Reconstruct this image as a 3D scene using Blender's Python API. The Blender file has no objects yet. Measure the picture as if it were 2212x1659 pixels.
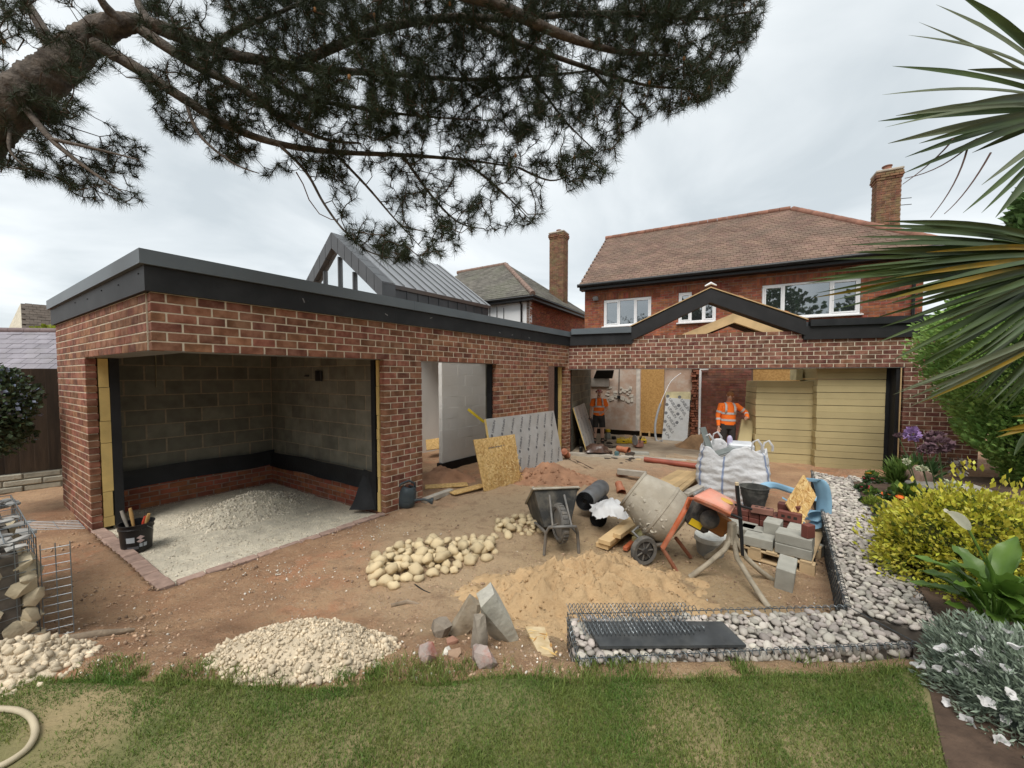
import bpy, bmesh, math, random
import numpy as np
from mathutils import Vector, Matrix, noise, Euler
from mathutils.bvhtree import BVHTree

random.seed(7)
sc = bpy.context.scene
COL = sc.collection
R = math.radians

# ------------------------------------------------------------------ camera
F, CX, CY, CZ = 835.0, 1106.0, 845.5, 1.92          # focal length and centre on a 2212 px wide frame
PITCH = math.atan((CY - 812.0) / F)
cam = bpy.data.cameras.new('camera')
cam_o = bpy.data.objects.new('camera', cam)
COL.objects.link(cam_o)
sc.camera = cam_o
cam.sensor_fit = 'HORIZONTAL'
cam.sensor_width = 36.0
cam.lens = 36.0 * F / 2212.0
cam.shift_y = (CY - 829.5) / 2212.0
cam.clip_start, cam.clip_end = 0.05, 3000
cam_o.location = (0, 0, CZ)
cam_o.rotation_euler = (math.pi / 2 - PITCH, 0, 0)

# ------------------------------------------------------------------ sky and sun
SUN_EL, SUN_AZ = R(58), R(200)                      # high soft light through cloud
w = bpy.data.worlds.new('World')
sc.world = w
w.use_nodes = True
nt = w.node_tree
nt.nodes.clear()
def wn(t, **k):
    n = nt.nodes.new(t)
    for a, b in k.items(): setattr(n, a, b)
    return n
out = wn('ShaderNodeOutputWorld'); bg = wn('ShaderNodeBackground')
sky = wn('ShaderNodeTexSky', sky_type='NISHITA', sun_disc=False)
sky.sun_elevation = SUN_EL; sky.sun_rotation = SUN_AZ
tc = wn('ShaderNodeTexCoord')
sep = wn('ShaderNodeSeparateXYZ'); nt.links.new(tc.outputs['Generated'], sep.inputs[0])
zz = wn('ShaderNodeMath', operation='MAXIMUM'); nt.links.new(sep.outputs['Z'], zz.inputs[0]); zz.inputs[1].default_value = 0.0
za = wn('ShaderNodeMath', operation='ADD'); nt.links.new(zz.outputs[0], za.inputs[0]); za.inputs[1].default_value = 0.22
dx = wn('ShaderNodeMath', operation='DIVIDE'); nt.links.new(sep.outputs['X'], dx.inputs[0]); nt.links.new(za.outputs[0], dx.inputs[1])
dy = wn('ShaderNodeMath', operation='DIVIDE'); nt.links.new(sep.outputs['Y'], dy.inputs[0]); nt.links.new(za.outputs[0], dy.inputs[1])
cmb = wn('ShaderNodeCombineXYZ'); nt.links.new(dx.outputs[0], cmb.inputs[0]); nt.links.new(dy.outputs[0], cmb.inputs[1])
nz = wn('ShaderNodeTexNoise'); nz.inputs['Scale'].default_value = 1.1; nz.inputs['Detail'].default_value = 7; nz.inputs['Roughness'].default_value = 0.5
nz.inputs['Distortion'].default_value = 0.5
nt.links.new(cmb.outputs[0], nz.inputs['Vector'])
cr = wn('ShaderNodeValToRGB'); nt.links.new(nz.outputs['Fac'], cr.inputs[0])
cr.color_ramp.elements[0].position = 0.36; cr.color_ramp.elements[0].color = (3.3, 3.6, 3.75, 1)
cr.color_ramp.elements[1].position = 0.64; cr.color_ramp.elements[1].color = (5.25, 5.45, 5.5, 1)
mx = wn('ShaderNodeMix', data_type='RGBA'); mx.inputs[0].default_value = 0.93
nt.links.new(sky.outputs[0], mx.inputs[6]); nt.links.new(cr.outputs[0], mx.inputs[7])
nt.links.new(mx.outputs[2], bg.inputs[0]); bg.inputs[1].default_value = 0.1
nt.links.new(bg.outputs[0], out.inputs[0])
sun = bpy.data.lights.new('sun', 'SUN'); sun.energy = 1.5; sun.angle = R(30); sun.color = (1, 0.96, 0.9)
sun_o = bpy.data.objects.new('sun', sun); COL.objects.link(sun_o)
sun_o.location = (0, -5, 20)
sd = Vector((math.sin(SUN_AZ) * math.cos(SUN_EL), math.cos(SUN_AZ) * math.cos(SUN_EL), math.sin(SUN_EL)))
sun_o.rotation_euler = sd.to_track_quat('Z', 'Y').to_euler()
vs = sc.view_settings
vs.view_transform = 'Standard'; vs.look = 'None'; vs.exposure = 1.03; vs.gamma = 1.0
try: vs.use_curve_mapping = False
except Exception: pass
sc.cycles.max_bounces = 6; sc.cycles.diffuse_bounces = 3; sc.cycles.glossy_bounces = 3
sc.cycles.transparent_max_bounces = 8; sc.cycles.use_denoising = True

# ------------------------------------------------------------------ a photograph point as a place
def ray(px, py):
    rx = (px - CX) / F; ry = (CY - py) / F
    return Vector((rx, math.cos(PITCH) + ry * math.sin(PITCH), -math.sin(PITCH) + ry * math.cos(PITCH)))
CAM = Vector((0, 0, CZ))
def G(px, py, z=0.0):                                # where it meets the level z
    d = ray(px, py); return CAM + d * ((z - CZ) / d.z)
def D(px, py, Y):                                    # at distance Y
    d = ray(px, py); return CAM + d * (Y / d.y)
def proj(v):
    z = v[2] - CZ; f = v[1] * math.cos(PITCH) - z * math.sin(PITCH); u = v[1] * math.sin(PITCH) + z * math.cos(PITCH)
    if f < 0.05: return None
    return CX + F * v[0] / f, CY - F * u / f
def inview(v, m=60):
    q = proj(v); return q is not None and -m < q[0] < 2212 + m and -m < q[1] < 1659 + m

# ------------------------------------------------------------------ materials
MATS = {}
def M(name, col, rough=0.85, var=0.15, scale=6.0, col2=None, bump=0.0, bscale=60.0, rnd=0.0, metal=0.0, spec=0.35, detail=4,
      dirt=None, dirt_scale=2.0, dirt_amt=0.5, hue=0.0, trans=0.0, ramp=None, stretch=None):
    if name in MATS: return MATS[name]
    m = bpy.data.materials.new(name); m.use_nodes = True
    t = m.node_tree; n = t.nodes; L = t.links; bs = n['Principled BSDF']
    bs.inputs['Roughness'].default_value = rough; bs.inputs['Metallic'].default_value = metal
    bs.inputs['Specular IOR Level'].default_value = spec
    geo = n.new('ShaderNodeNewGeometry'); pos = geo.outputs['Position']
    if stretch:
        mp = n.new('ShaderNodeMapping'); mp.inputs['Scale'].default_value = stretch
        L.new(pos, mp.inputs[0]); pos = mp.outputs[0]
    no = n.new('ShaderNodeTexNoise'); no.inputs['Scale'].default_value = scale; no.inputs['Detail'].default_value = detail
    L.new(pos, no.inputs['Vector'])
    rp = n.new('ShaderNodeValToRGB'); L.new(no.outputs['Fac'], rp.inputs[0])
    c2 = col2 or tuple(min(1, c * (1 + var)) for c in col)
    c1 = col if col2 else tuple(c * (1 - var) for c in col)
    e = rp.color_ramp.elements
    e[0].position = 0.32; e[0].color = (*c1, 1); e[1].position = 0.68; e[1].color = (*c2, 1)
    if ramp:
        for p_, c_ in ramp:
            x = e.new(p_); x.color = (*c_, 1)
    c = rp.outputs[0]
    if rnd or hue:
        oi = n.new('ShaderNodeObjectInfo')
        ad = n.new('ShaderNodeMath'); ad.operation = 'ADD'
        L.new(oi.outputs['Random'], ad.inputs[0]); L.new(geo.outputs['Random Per Island'], ad.inputs[1])
        fr = n.new('ShaderNodeMath'); fr.operation = 'FRACT'; L.new(ad.outputs[0], fr.inputs[0])
        hs = n.new('ShaderNodeHueSaturation')
        mr = n.new('ShaderNodeMapRange'); L.new(fr.outputs[0], mr.inputs[0]); mr.inputs[3].default_value = 1 - rnd; mr.inputs[4].default_value = 1 + rnd
        L.new(mr.outputs[0], hs.inputs['Value'])
        if hue:
            m2 = n.new('ShaderNodeMath'); m2.operation = 'MULTIPLY'; m2.inputs[1].default_value = 7.13; L.new(fr.outputs[0], m2.inputs[0])
            f2 = n.new('ShaderNodeMath'); f2.operation = 'FRACT'; L.new(m2.outputs[0], f2.inputs[0])
            m3 = n.new('ShaderNodeMapRange'); L.new(f2.outputs[0], m3.inputs[0]); m3.inputs[3].default_value = 0.5 - hue; m3.inputs[4].default_value = 0.5 + hue
            L.new(m3.outputs[0], hs.inputs['Hue'])
        L.new(c, hs.inputs['Color']); c = hs.outputs[0]
    if dirt:
        n2 = n.new('ShaderNodeTexNoise'); n2.inputs['Scale'].default_value = dirt_scale; n2.inputs['Detail'].default_value = 5; n2.inputs['Roughness'].default_value = 0.65
        L.new(geo.outputs['Position'], n2.inputs['Vector'])
        r2 = n.new('ShaderNodeMapRange'); L.new(n2.outputs['Fac'], r2.inputs[0]); r2.inputs[1].default_value = 0.45; r2.inputs[2].default_value = 0.7
        r2.inputs[4].default_value = dirt_amt
        mm = n.new('ShaderNodeMix'); mm.data_type = 'RGBA'; L.new(r2.outputs[0], mm.inputs[0]); L.new(c, mm.inputs[6]); mm.inputs[7].default_value = (*dirt, 1)
        c = mm.outputs[2]
    L.new(c, bs.inputs['Base Color'])
    if bump:
        nb = n.new('ShaderNodeTexNoise'); nb.inputs['Scale'].default_value = bscale; nb.inputs['Detail'].default_value = 5
        L.new(pos, nb.inputs['Vector'])
        b = n.new('ShaderNodeBump'); b.inputs['Strength'].default_value = min(1, bump); b.inputs['Distance'].default_value = 0.01 * max(1, bump)
        L.new(nb.outputs['Fac'], b.inputs['Height']); L.new(b.outputs[0], bs.inputs['Normal'])
    if trans:
        bs.inputs['Subsurface Weight'].default_value = 0
        tr = n.new('ShaderNodeBsdfTranslucent'); L.new(c, tr.inputs[0])
        ms = n.new('ShaderNodeMixShader'); ms.inputs[0].default_value = trans
        L.new(bs.outputs[0], ms.inputs[1]); L.new(tr.outputs[0], ms.inputs[2]); L.new(ms.outputs[0], n['Material Output'].inputs[0])
    MATS[name] = m
    return m
def glassmat(name, tint=(0.02, 0.025, 0.03), refl=0.4):
    m = bpy.data.materials.new(name); m.use_nodes = True; n = m.node_tree.nodes; L = m.node_tree.links
    bs = n['Principled BSDF']; bs.inputs['Base Color'].default_value = (*tint, 1); bs.inputs['Roughness'].default_value = 0.2
    gl = n.new('ShaderNodeBsdfGlossy'); gl.inputs['Roughness'].default_value = 0.015; gl.inputs['Color'].default_value = (0.85, 0.88, 0.9, 1)
    ms = n.new('ShaderNodeMixShader'); ms.inputs[0].default_value = refl
    L.new(bs.outputs[0], ms.inputs[1]); L.new(gl.outputs[0], ms.inputs[2]); L.new(ms.outputs[0], n['Material Output'].inputs[0])
    MATS[name] = m
    return m

# ------------------------------------------------------------------ objects
WM = {}
def tag(o, label, cat, group=None, kind=None):
    if label: o['label'] = label
    if cat: o['category'] = cat
    if group: o['group'] = group
    if kind: o['kind'] = kind
    return o
def thing(name, label, cat, loc=(0, 0, 0), rz=0.0, group=None):
    o = bpy.data.objects.new(name, None); COL.objects.link(o)
    o.empty_display_size = 0.1
    mat = Matrix.Translation(Vector(loc)) @ Matrix.Rotation(rz, 4, 'Z')
    o.matrix_basis = mat; WM[o] = mat
    return tag(o, label, cat, group)
def setparent(o, p):
    if p is None: return
    o.parent = p
    if p in WM: o.matrix_parent_inverse = WM[p].inverted()
# chamfered box template
_cb = []
for a in (-1, 1):
    for b in (-1, 1):
        for c in (-1, 1):
            for k in range(3): _cb.append((a, b, c, k))
def _cbv(h, bev):
    return [Vector((a * (h[0] - (0 if k == 0 else bev)), b * (h[1] - (0 if k == 1 else bev)), c * (h[2] - (0 if k == 2 else bev)))) for a, b, c, k in _cb]
def _cbf():
    I = {q: i for i, q in enumerate(_cb)}; fs = []
    for k in range(3):
        o = [i for i in range(3) if i != k]
        for s in (-1, 1):
            f = []
            for x, y in ((-1, -1), (1, -1), (1, 1), (-1, 1)):
                q = [0, 0, 0]; q[k] = s; q[o[0]] = x; q[o[1]] = y; f.append(I[(*q, k)])
            fs.append(f)
        for x in (-1, 1):
            for y in (-1, 1):
                q = [0, 0, 0]; q[o[0]] = x; q[o[1]] = y
                q0 = list(q); q0[k] = -1; q1 = list(q); q1[k] = 1
                fs.append([I[(*q0, o[0])], I[(*q1, o[0])], I[(*q1, o[1])], I[(*q0, o[1])]])
    for a in (-1, 1):
        for b in (-1, 1):
            for c in (-1, 1): fs.append([I[(a, b, c, 0)], I[(a, b, c, 1)], I[(a, b, c, 2)]])
    V = _cbv((1, 1, 1), 0.2); r = []
    for f in fs:
        n_ = (V[f[1]] - V[f[0]]).cross(V[f[2]] - V[f[0]])
        ctr = sum((V[i] for i in f), Vector()) / len(f)
        r.append(f if n_.dot(ctr) > 0 else f[::-1])
    return r
CBF = _cbf()
BXV = [(-1, -1, -1), (1, -1, -1), (1, 1, -1), (-1, 1, -1), (-1, -1, 1), (1, -1, 1), (1, 1, 1), (-1, 1, 1)]
BXF = [(3, 2, 1, 0), (4, 5, 6, 7), (0, 1, 5, 4), (1, 2, 6, 5), (2, 3, 7, 6), (3, 0, 4, 7)]
_ico = {}
def ico(n):
    if n not in _ico:
        b = bmesh.new(); bmesh.ops.create_icosphere(b, subdivisions=n, radius=1.0)
        b.verts.index_update()
        _ico[n] = ([v.co.copy() for v in b.verts], [[v.index for v in f.verts] for f in b.faces]); b.free()
    return _ico[n]
def RZ(loc, rz=0.0, rx=0.0, ry=0.0):
    return Matrix.Translation(Vector(loc)) @ Euler((rx, ry, rz)).to_matrix().to_4x4()
class MB:
    def __init__(s, T=None): s.v = []; s.f = []; s.T = T
    def add(s, vs, fs, T=None):
        o = len(s.v)
        for q in vs:
            q = Vector(q)
            if T is not None: q = T @ q
            if s.T is not None: q = s.T @ q
            s.v.append(q)
        s.f.extend([[i + o for i in f] for f in fs]); return s
    def box(s, c, size, rz=0.0, bev=0.0, T=None):
        h = [x / 2 for x in size]
        t = Matrix.Translation(Vector(c)) @ Matrix.Rotation(rz, 4, 'Z')
        if T is not None: t = T @ t
        if bev: return s.add(_cbv(h, bev), CBF, t)
        return s.add([(a * h[0], b * h[1], c_ * h[2]) for a, b, c_ in BXV], BXF, t)
    def hexa(s, b4, t4):                                # bottom ring, top ring (both counter-clockwise from above)
        return s.add(list(b4) + list(t4), BXF)
    def prism(s, poly, z0, z1):
        n = len(poly)
        return s.add([(p[0], p[1], z0) for p in poly] + [(p[0], p[1], z1) for p in poly],
                     [list(range(n))[::-1], list(range(n, 2 * n))] + [[i, (i + 1) % n, n + (i + 1) % n, n + i] for i in range(n)])
    def tube(s, pts, rad, n=8, cap=True, squash=1.0):
        pts = [Vector(p) for p in pts]; m = len(pts)
        if not hasattr(rad, '__len__'): rad = [rad] * m
        V = []; up = None
        for i, p in enumerate(pts):
            d = (pts[min(i + 1, m - 1)] - pts[max(i - 1, 0)]).normalized()
            if up is None:
                up = Vector((0, 0, 1)) if abs(d.z) < 0.9 else Vector((1, 0, 0))
            a = d.cross(up); a = a.normalized() if a.length > 1e-6 else d.orthogonal().normalized()
            b = a.cross(d).normalized(); up = b
            for k in range(n):
                t = 2 * math.pi * k / n
                V.append(p + (a * math.cos(t) + b * math.sin(t) * squash) * rad[i])
        Fs = []
        for i in range(m - 1):
            for k in range(n):
                k2 = (k + 1) % n
                Fs.append([i * n + k, i * n + k2, (i + 1) * n + k2, (i + 1) * n + k])
        if cap: Fs.append(list(range(n))[::-1]); Fs.append([(m - 1) * n + k for k in range(n)])
        return s.add(V, Fs)
    def lathe(s, prof, T=None, n=24, close=False):      # profile (r, z) about local z
        V = []; m = len(prof)
        for r, z in prof:
            for k in range(n):
                t = 2 * math.pi * k / n; V.append((r * math.cos(t), r * math.sin(t), z))
        Fs = [[i * n + k, i * n + (k + 1) % n, (i + 1) * n + (k + 1) % n, (i + 1) * n + k] for i in range(m - 1) for k in range(n)]
        if close:
            Fs += [[(m - 1) * n + k, (m - 1) * n + (k + 1) % n, (k + 1) % n, k] for k in range(n)]
        return s.add(V, Fs, T)
    def blob(s, c, r, sub=1, jit=0.0, rot=None, fn=None):
        V, Fs = ico(sub); r = r if hasattr(r, '__len__') else (r, r, r)
        t = (rot or Matrix.Identity(3)).to_4x4(); out_ = []
        sd_ = Vector((random.random() * 50, random.random() * 50, random.random() * 50))
        for v in V:
            k = 1 + (jit * noise.noise(v * 1.6 + sd_) if jit else 0)
            out_.append(Vector((v.x * r[0] * k, v.y * r[1] * k, v.z * r[2] * k)))
        return s.add(out_, Fs, Matrix.Translation(Vector(c)) @ t)
    def grid(s, rows, closed=False):                     # rows of points
        n = len(rows[0]); V = [p for r in rows for p in r]
        Fs = []
        for i in range(len(rows) - 1):
            for k in range(n if closed else n - 1):
                k2 = (k + 1) % n
                Fs.append([i * n + k, i * n + k2, (i + 1) * n + k2, (i + 1) * n + k])
        return s.add(V, Fs)
    def mesh(s, name, mat, smooth=None):
        me = bpy.data.meshes.new(name); me.from_pydata([tuple(q) for q in s.v], [], s.f)
        if mat is not None: me.materials.append(mat)
        if smooth is not None:
            me.shade_smooth()
            if smooth < 180: me.set_sharp_from_angle(angle=R(smooth))
        me.update(); return me
    def build(s, name, mat, parent=None, smooth=None, label=None, cat=None, group=None, kind=None, solid=0.0):
        o = bpy.data.objects.new(name, s.mesh(name, mat, smooth)); COL.objects.link(o)
        setparent(o, parent); tag(o, label, cat, group, kind)
        if solid:
            md = o.modifiers.new('thick', 'SOLIDIFY'); md.thickness = solid; md.offset = 0
        return o
def npmesh(name, V, Fq, mat, smooth=False):             # numpy verts, faces (m,k)
    me = bpy.data.meshes.new(name); k = Fq.shape[1]
    me.vertices.add(len(V)); me.vertices.foreach_set('co', V.astype(np.float32).ravel())
    me.loops.add(Fq.size); me.loops.foreach_set('vertex_index', Fq.astype(np.int32).ravel())
    me.polygons.add(len(Fq)); me.polygons.foreach_set('loop_start', np.arange(0, Fq.size, k, dtype=np.int32))
    if smooth: me.polygons.foreach_set('use_smooth', np.ones(len(Fq), dtype=bool))
    me.update(calc_edges=True); me.validate(); me.materials.append(mat); return me
def npobj(name, V, Fq, mat, parent=None, smooth=False, **k):
    o = bpy.data.objects.new(name, npmesh(name, V, Fq, mat, smooth)); COL.objects.link(o); setparent(o, parent)
    return tag(o, k.get('label'), k.get('cat'), k.get('group'), k.get('kind'))
# pieces: (matrix, size) chamfered blocks, the largest in view as parts, the rest joined
_bm = {}
def brickmesh(size, mat, bev, nm):
    k = (tuple(round(x, 2) if i == 0 else round(x, 3) for i, x in enumerate(size)), mat.name, bev)
    if k not in _bm: _bm[k] = MB().box((0, 0, 0), k[0], 0, bev).mesh(nm, mat)
    return _bm[k]
def emit(pieces, name, mat, parent, cap=300, bev=0.004, minpx=7.0, sub=None):
    sc_ = []
    for T, size in pieces:
        c = T.translation; d = (c - CAM).length
        px = F * max(size[0], size[2]) / d * 1.74 if inview(c, 10) else 0
        sc_.append((px * min(size[0], size[2]) / d, px))
    order = sorted(range(len(pieces)), key=lambda i: -sc_[i][0])
    rest = MB(); nr = 0
    for j, i in enumerate(order):
        T, size = pieces[i]
        if j < cap and sc_[i][1] > minpx:
            o = bpy.data.objects.new(name, brickmesh(size, mat, bev, name)); COL.objects.link(o)
            setparent(o, parent)
            o.matrix_basis = T
        else:
            rest.box((0, 0, 0), size, 0, bev, T); nr += 1
    if nr: rest.build('more_' + name + 's', mat, parent, kind='stuff')
    return nr
def courses(o, u, n, length, z0, ch, nc, bl=0.225, joint=0.011, depth=0.1, holes=(), off0=0.0, jit=0.0012, zt=None, first=0):
    """running bond: o origin (xy), u along, n outward; returns chamfered pieces flush with the wall face"""
    u = Vector((u[0], u[1], 0)).normalized(); n = Vector((n[0], n[1], 0)).normalized(); o = Vector((o[0], o[1], 0))
    rz = math.atan2(u.y, u.x); P = []
    for i in range(nc):
        za, zb = z0 + i * ch + joint / 2, z0 + (i + 1) * ch - joint / 2
        zm = (za + zb) / 2
        s = -bl * (0.5 if (i + first) % 2 else 0.0) + off0
        while s < length:
            a, b = max(s, 0) + joint / 2, min(s + bl, length) - joint / 2
            s += bl
            segs = [(a, b)]
            for h in holes:
                if zm > h[2] and zm < h[3]:
                    ns = []
                    for x, y in segs:
                        if y <= h[0] or x >= h[1]: ns.append((x, y)); continue
                        if x < h[0]: ns.append((x, h[0]))
                        if y > h[1]: ns.append((h[1], y))
                    segs = ns
            for x, y in segs:
                if y - x < 0.03: continue
                c = o + u * ((x + y) / 2) - n * (depth / 2 - random.uniform(-jit, jit)) + Vector((0, 0, zm))
                P.append((Matrix.Translation(c) @ Matrix.Rotation(rz + random.uniform(-.004, .004), 4, 'Z'), (y - x, depth, zb - za)))
    return P
def shrink(hs, e=0.012): return [(a - e, b + e, c, d + e) for a, b, c, d in hs]
def slab(mb, o, u, n, s0, s1, z0, z1, d0, d1):          # block along a wall line: from s0 to s1, depth d0..d1 behind the face
    u = Vector((u[0], u[1], 0)).normalized(); n = Vector((n[0], n[1], 0)).normalized(); o = Vector((o[0], o[1], 0))
    q = [o + u * s0 - n * d0, o + u * s1 - n * d0, o + u * s1 - n * d1, o + u * s0 - n * d1]
    ar = sum(q[i].x * q[(i + 1) % 4].y - q[(i + 1) % 4].x * q[i].y for i in range(4))
    if ar < 0: q = q[::-1]
    mb.prism([(p.x, p.y) for p in q], z0, z1); return mb
def wallcore(mb, o, u, n, length, z0, z1, d0, d1, holes=()):
    cuts = sorted({0, length, *[x for h in holes for x in h[:2] if 0 < x < length]})
    for a, b in zip(cuts, cuts[1:]):
        if b - a < 1e-4: continue
        hs = sorted([(max(h[2], z0), min(h[3], z1)) for h in holes if h[0] <= a + 1e-6 and h[1] >= b - 1e-6])
        z = z0
        for x, y in hs:
            if x > z + 1e-4: slab(mb, o, u, n, a, b, z, x, d0, d1)
            z = max(z, y)
        if z < z1 - 1e-4: slab(mb, o, u, n, a, b, z, z1, d0, d1)
    return mb
def V2(a, b): return Vector((b[0] - a[0], b[1] - a[1], 0))
def sstep(a, b, x):
    t = max(0.0, min(1.0, (x - a) / (b - a))); return t * t * (3 - 2 * t)
def fbm(x, y, s, o=4): return noise.fractal(Vector((x * s, y * s, 3.7)), 0.9, 2.0, o)
# ================================================================== materials used by the buildings
brick_new = M('new_red_brick', (0.215, 0.088, 0.050), 0.85, 0.34, 9, rnd=0.32, hue=0.014, bump=0.5, bscale=90, dirt=(0.36, 0.26, 0.19), dirt_scale=9, dirt_amt=0.28)
brick_dk = M('dark_red_brick', (0.175, 0.071, 0.046), 0.85, 0.34, 9, rnd=0.32, hue=0.014, bump=0.5, bscale=90, dirt=(0.36, 0.28, 0.22), dirt_scale=9, dirt_amt=0.26)
mortar = M('cream_mortar', (0.60, 0.53, 0.41), 0.95, 0.12, 20, bump=0.4, bscale=160)
brick_old = M('old_orange_brick', (0.30, 0.095, 0.048), 0.9, 0.3, 7, rnd=0.28, hue=0.015, bump=0.4, bscale=100, dirt=(0.16, 0.075, 0.055), dirt_scale=1.7, dirt_amt=0.5)
mortar_old = M('grey_old_mortar', (0.27, 0.19, 0.15), 0.95, 0.2, 15)
block_m = M('grey_concrete_block', (0.158, 0.15, 0.118), 0.95, 0.2, 5, rnd=0.18, bump=0.5, bscale=140)
block_mortar = M('block_mortar', (0.28, 0.225, 0.16), 0.95, 0.12, 20)
white_block = M('white_painted_block', (0.78, 0.765, 0.73), 0.9, 0.06, 3, bump=0.35, bscale=80, dirt=(0.5, 0.47, 0.42), dirt_scale=1.5, dirt_amt=0.35)
fascia_m = M('anthracite_fascia', (0.018, 0.0195, 0.021), 0.55, 0.15, 3, spec=0.25, dirt=(0.04, 0.042, 0.045), dirt_scale=3, dirt_amt=0.4)
fascia_r = M('charcoal_barge', (0.018, 0.018, 0.019), 0.55, 0.2, 5)
trim_m = M('grey_roof_trim', (0.105, 0.127, 0.142), 0.45, 0.08, 2, spec=0.5)
membrane = M('black_membrane', (0.011, 0.0115, 0.013), 0.6, 0.35, 4, bump=0.5, bscale=25)
pir_edge = M('yellow_insulation', (0.60, 0.44, 0.17), 0.9, 0.12, 5, rnd=0.1, bump=0.3, bscale=60)
roof_felt = M('grey_roofing', (0.08, 0.09, 0.1), 0.7)
timber_new = M('pale_timber', (0.53, 0.37, 0.19), 0.75, 0.2, 3, rnd=0.12, stretch=(1, 1, 1), bump=0.2, bscale=40)
kerb_m = M('pink_kerb_brick', (0.34, 0.235, 0.19), 0.95, 0.2, 12, rnd=0.12, bump=0.4, bscale=90)
concrete = M('pale_concrete', (0.40, 0.36, 0.30), 0.95, 0.18, 6, bump=0.4, bscale=70, rnd=0.05)
upvc = M('white_upvc', (0.80, 0.80, 0.80), 0.35, 0.02, 3)
black_pl = M('black_plastic', (0.015, 0.015, 0.016), 0.4, 0.1, 5)
winglass = glassmat('window_glass', (0.016, 0.019, 0.02), 0.36)
tile_old = M('brown_clay_tile', (0.175, 0.112, 0.083), 0.9, 0.22, 1.6, rnd=0.13, hue=0.008, bump=0.3, bscale=60, dirt=(0.125, 0.105, 0.08), dirt_scale=1.0, dirt_amt=0.45)
ridge_m = M('red_ridge_tile', (0.235, 0.115, 0.08), 0.9, 0.25, 5, rnd=0.15)
tile_grey = M('grey_brown_tile', (0.125, 0.115, 0.098), 0.9, 0.25, 2, rnd=0.2, dirt=(0.12, 0.125, 0.085), dirt_scale=0.9, dirt_amt=0.6)
zinc_d = M('dark_seamed_metal', (0.075, 0.078, 0.082), 0.42, 0.12, 2, metal=0.3, spec=0.5)
zinc_l = M('grey_seamed_metal', (0.25, 0.255, 0.265), 0.36, 0.08, 2, metal=0.5, spec=0.5)
render_w = M('white_render', (0.74, 0.75, 0.75), 0.9, 0.04, 3, bump=0.3, bscale=60)
skyglass = glassmat('gable_glass', (0.16, 0.175, 0.18), 0.75)
osb = M('osb_board', (0.44, 0.26, 0.085), 0.8, 0.3, 26, col2=(0.72, 0.49, 0.21), bump=0.3, bscale=90, detail=3, stretch=(1, 1, 1))
osb_dk = M('weathered_osb', (0.36, 0.19, 0.06), 0.8, 0.3, 22, col2=(0.52, 0.31, 0.11), detail=3)

# ================================================================== plan of the site
C0 = Vector((-3.158, 3.391, 0))
U = Vector((math.sin(R(36.3)), math.cos(R(36.3)), 0)); N = Vector((U.y, -U.x, 0))
UL = Vector((-math.sin(R(57)), math.cos(R(57)), 0)); NL = Vector((-UL.y, UL.x, 0))
CH = 0.0856; LZ = 25 * CH; FZ0, FZ1, FZ2 = 2.655, 2.875, 3.0
I0 = C0 + U * 7.7
E = Vector((math.cos(R(19)), -math.sin(R(19)), 0)); NE = Vector((E.y, -E.x, 0))
def onwall(px, py, o, u, d=0.0, n=None):              # where a sight line meets a vertical wall plane
    n_ = Vector((u.y, -u.x, 0)); r = ray(px, py)
    oo = o if n is None else o - n * d
    t = (oo - CAM).dot(n_) / r.dot(n_); return CAM + r * t
def mitre(path, off):                                  # offset a 2-D path to the right-hand side
    ds = [(path[i + 1] - path[i]).normalized() for i in range(len(path) - 1)]; out_ = []
    for i, p in enumerate(path):
        if i == 0: d = ds[0]; out_.append(p + Vector((d.y, -d.x, 0)) * off)
        elif i == len(path) - 1: d = ds[-1]; out_.append(p + Vector((d.y, -d.x, 0)) * off)
        else:
            a = Vector((ds[i - 1].y, -ds[i - 1].x, 0)); b = Vector((ds[i].y, -ds[i].x, 0))
            m = (a + b).normalized(); out_.append(p + m * (off / max(0.3, m.dot(a))))
    return out_
def strip(mb, path, o0, o1, z0, z1):
    A = mitre(path, o0); B = mitre(path, o1)
    for i in range(len(path) - 1):
        q = [A[i], A[i + 1], B[i + 1], B[i]]
        ar = sum(q[k].x * q[(k + 1) % 4].y - q[(k + 1) % 4].x * q[k].y for k in range(4))
        if ar < 0: q = q[::-1]
        mb.prism([(p.x, p.y) for p in q], z0, z1)
    return mb

# ================================================================== the brick garden room on the left
gr = thing('garden_room', 'long flat-roofed red brick garden room with an open cantilevered corner and grey fascia', 'building', C0)
h1 = [(-1, 2.3625, -1, LZ), (3.0375, 4.8375, -1, LZ), (6.75, 7.5375, -1, LZ)]
h2 = [(-1, 2.42, -1, LZ)]
pcs = courses(C0, U, N, 7.83, -3 * CH, CH, 34, holes=h1)
pcs += courses(C0 + UL * 0.104, UL, NL, 4.06, -3 * CH, CH, 34, holes=[(-1, 2.3525, -1, LZ)], first=1, off0=-0.01)
emit(pcs, 'brick', brick_new, gr)
mc = MB()
wallcore(mc, C0 + U * .014, U, N, 7.80, -0.3, FZ0 + 0.02, 0.0045, 0.09, [(a - .014, b - .014, c, d) for a, b, c, d in shrink(h1)])
wallcore(mc, C0 + UL * 0.108, UL, NL, 4.04, -0.3, FZ0 + 0.02, 0.0045, 0.09, [(-1, 2.362, -1, LZ + .012)])
mc.build('mortar', mortar, gr)
lin = MB()
slab(lin, C0, U, N, 0.10, 2.44, LZ + 0.004, LZ + 0.012, 0.006, 0.30); slab(lin, C0, U, N, 3.0, 4.9, LZ + 0.004, LZ + 0.012, 0.006, 0.3)
slab(lin, C0, U, N, 6.7, 7.6, LZ + 0.004, LZ + 0.012, 0.006, 0.3)
slab(lin, C0, UL, NL, 0.10, 2.5, LZ + 0.0045, LZ + 0.0125, 0.006, 0.30)
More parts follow.
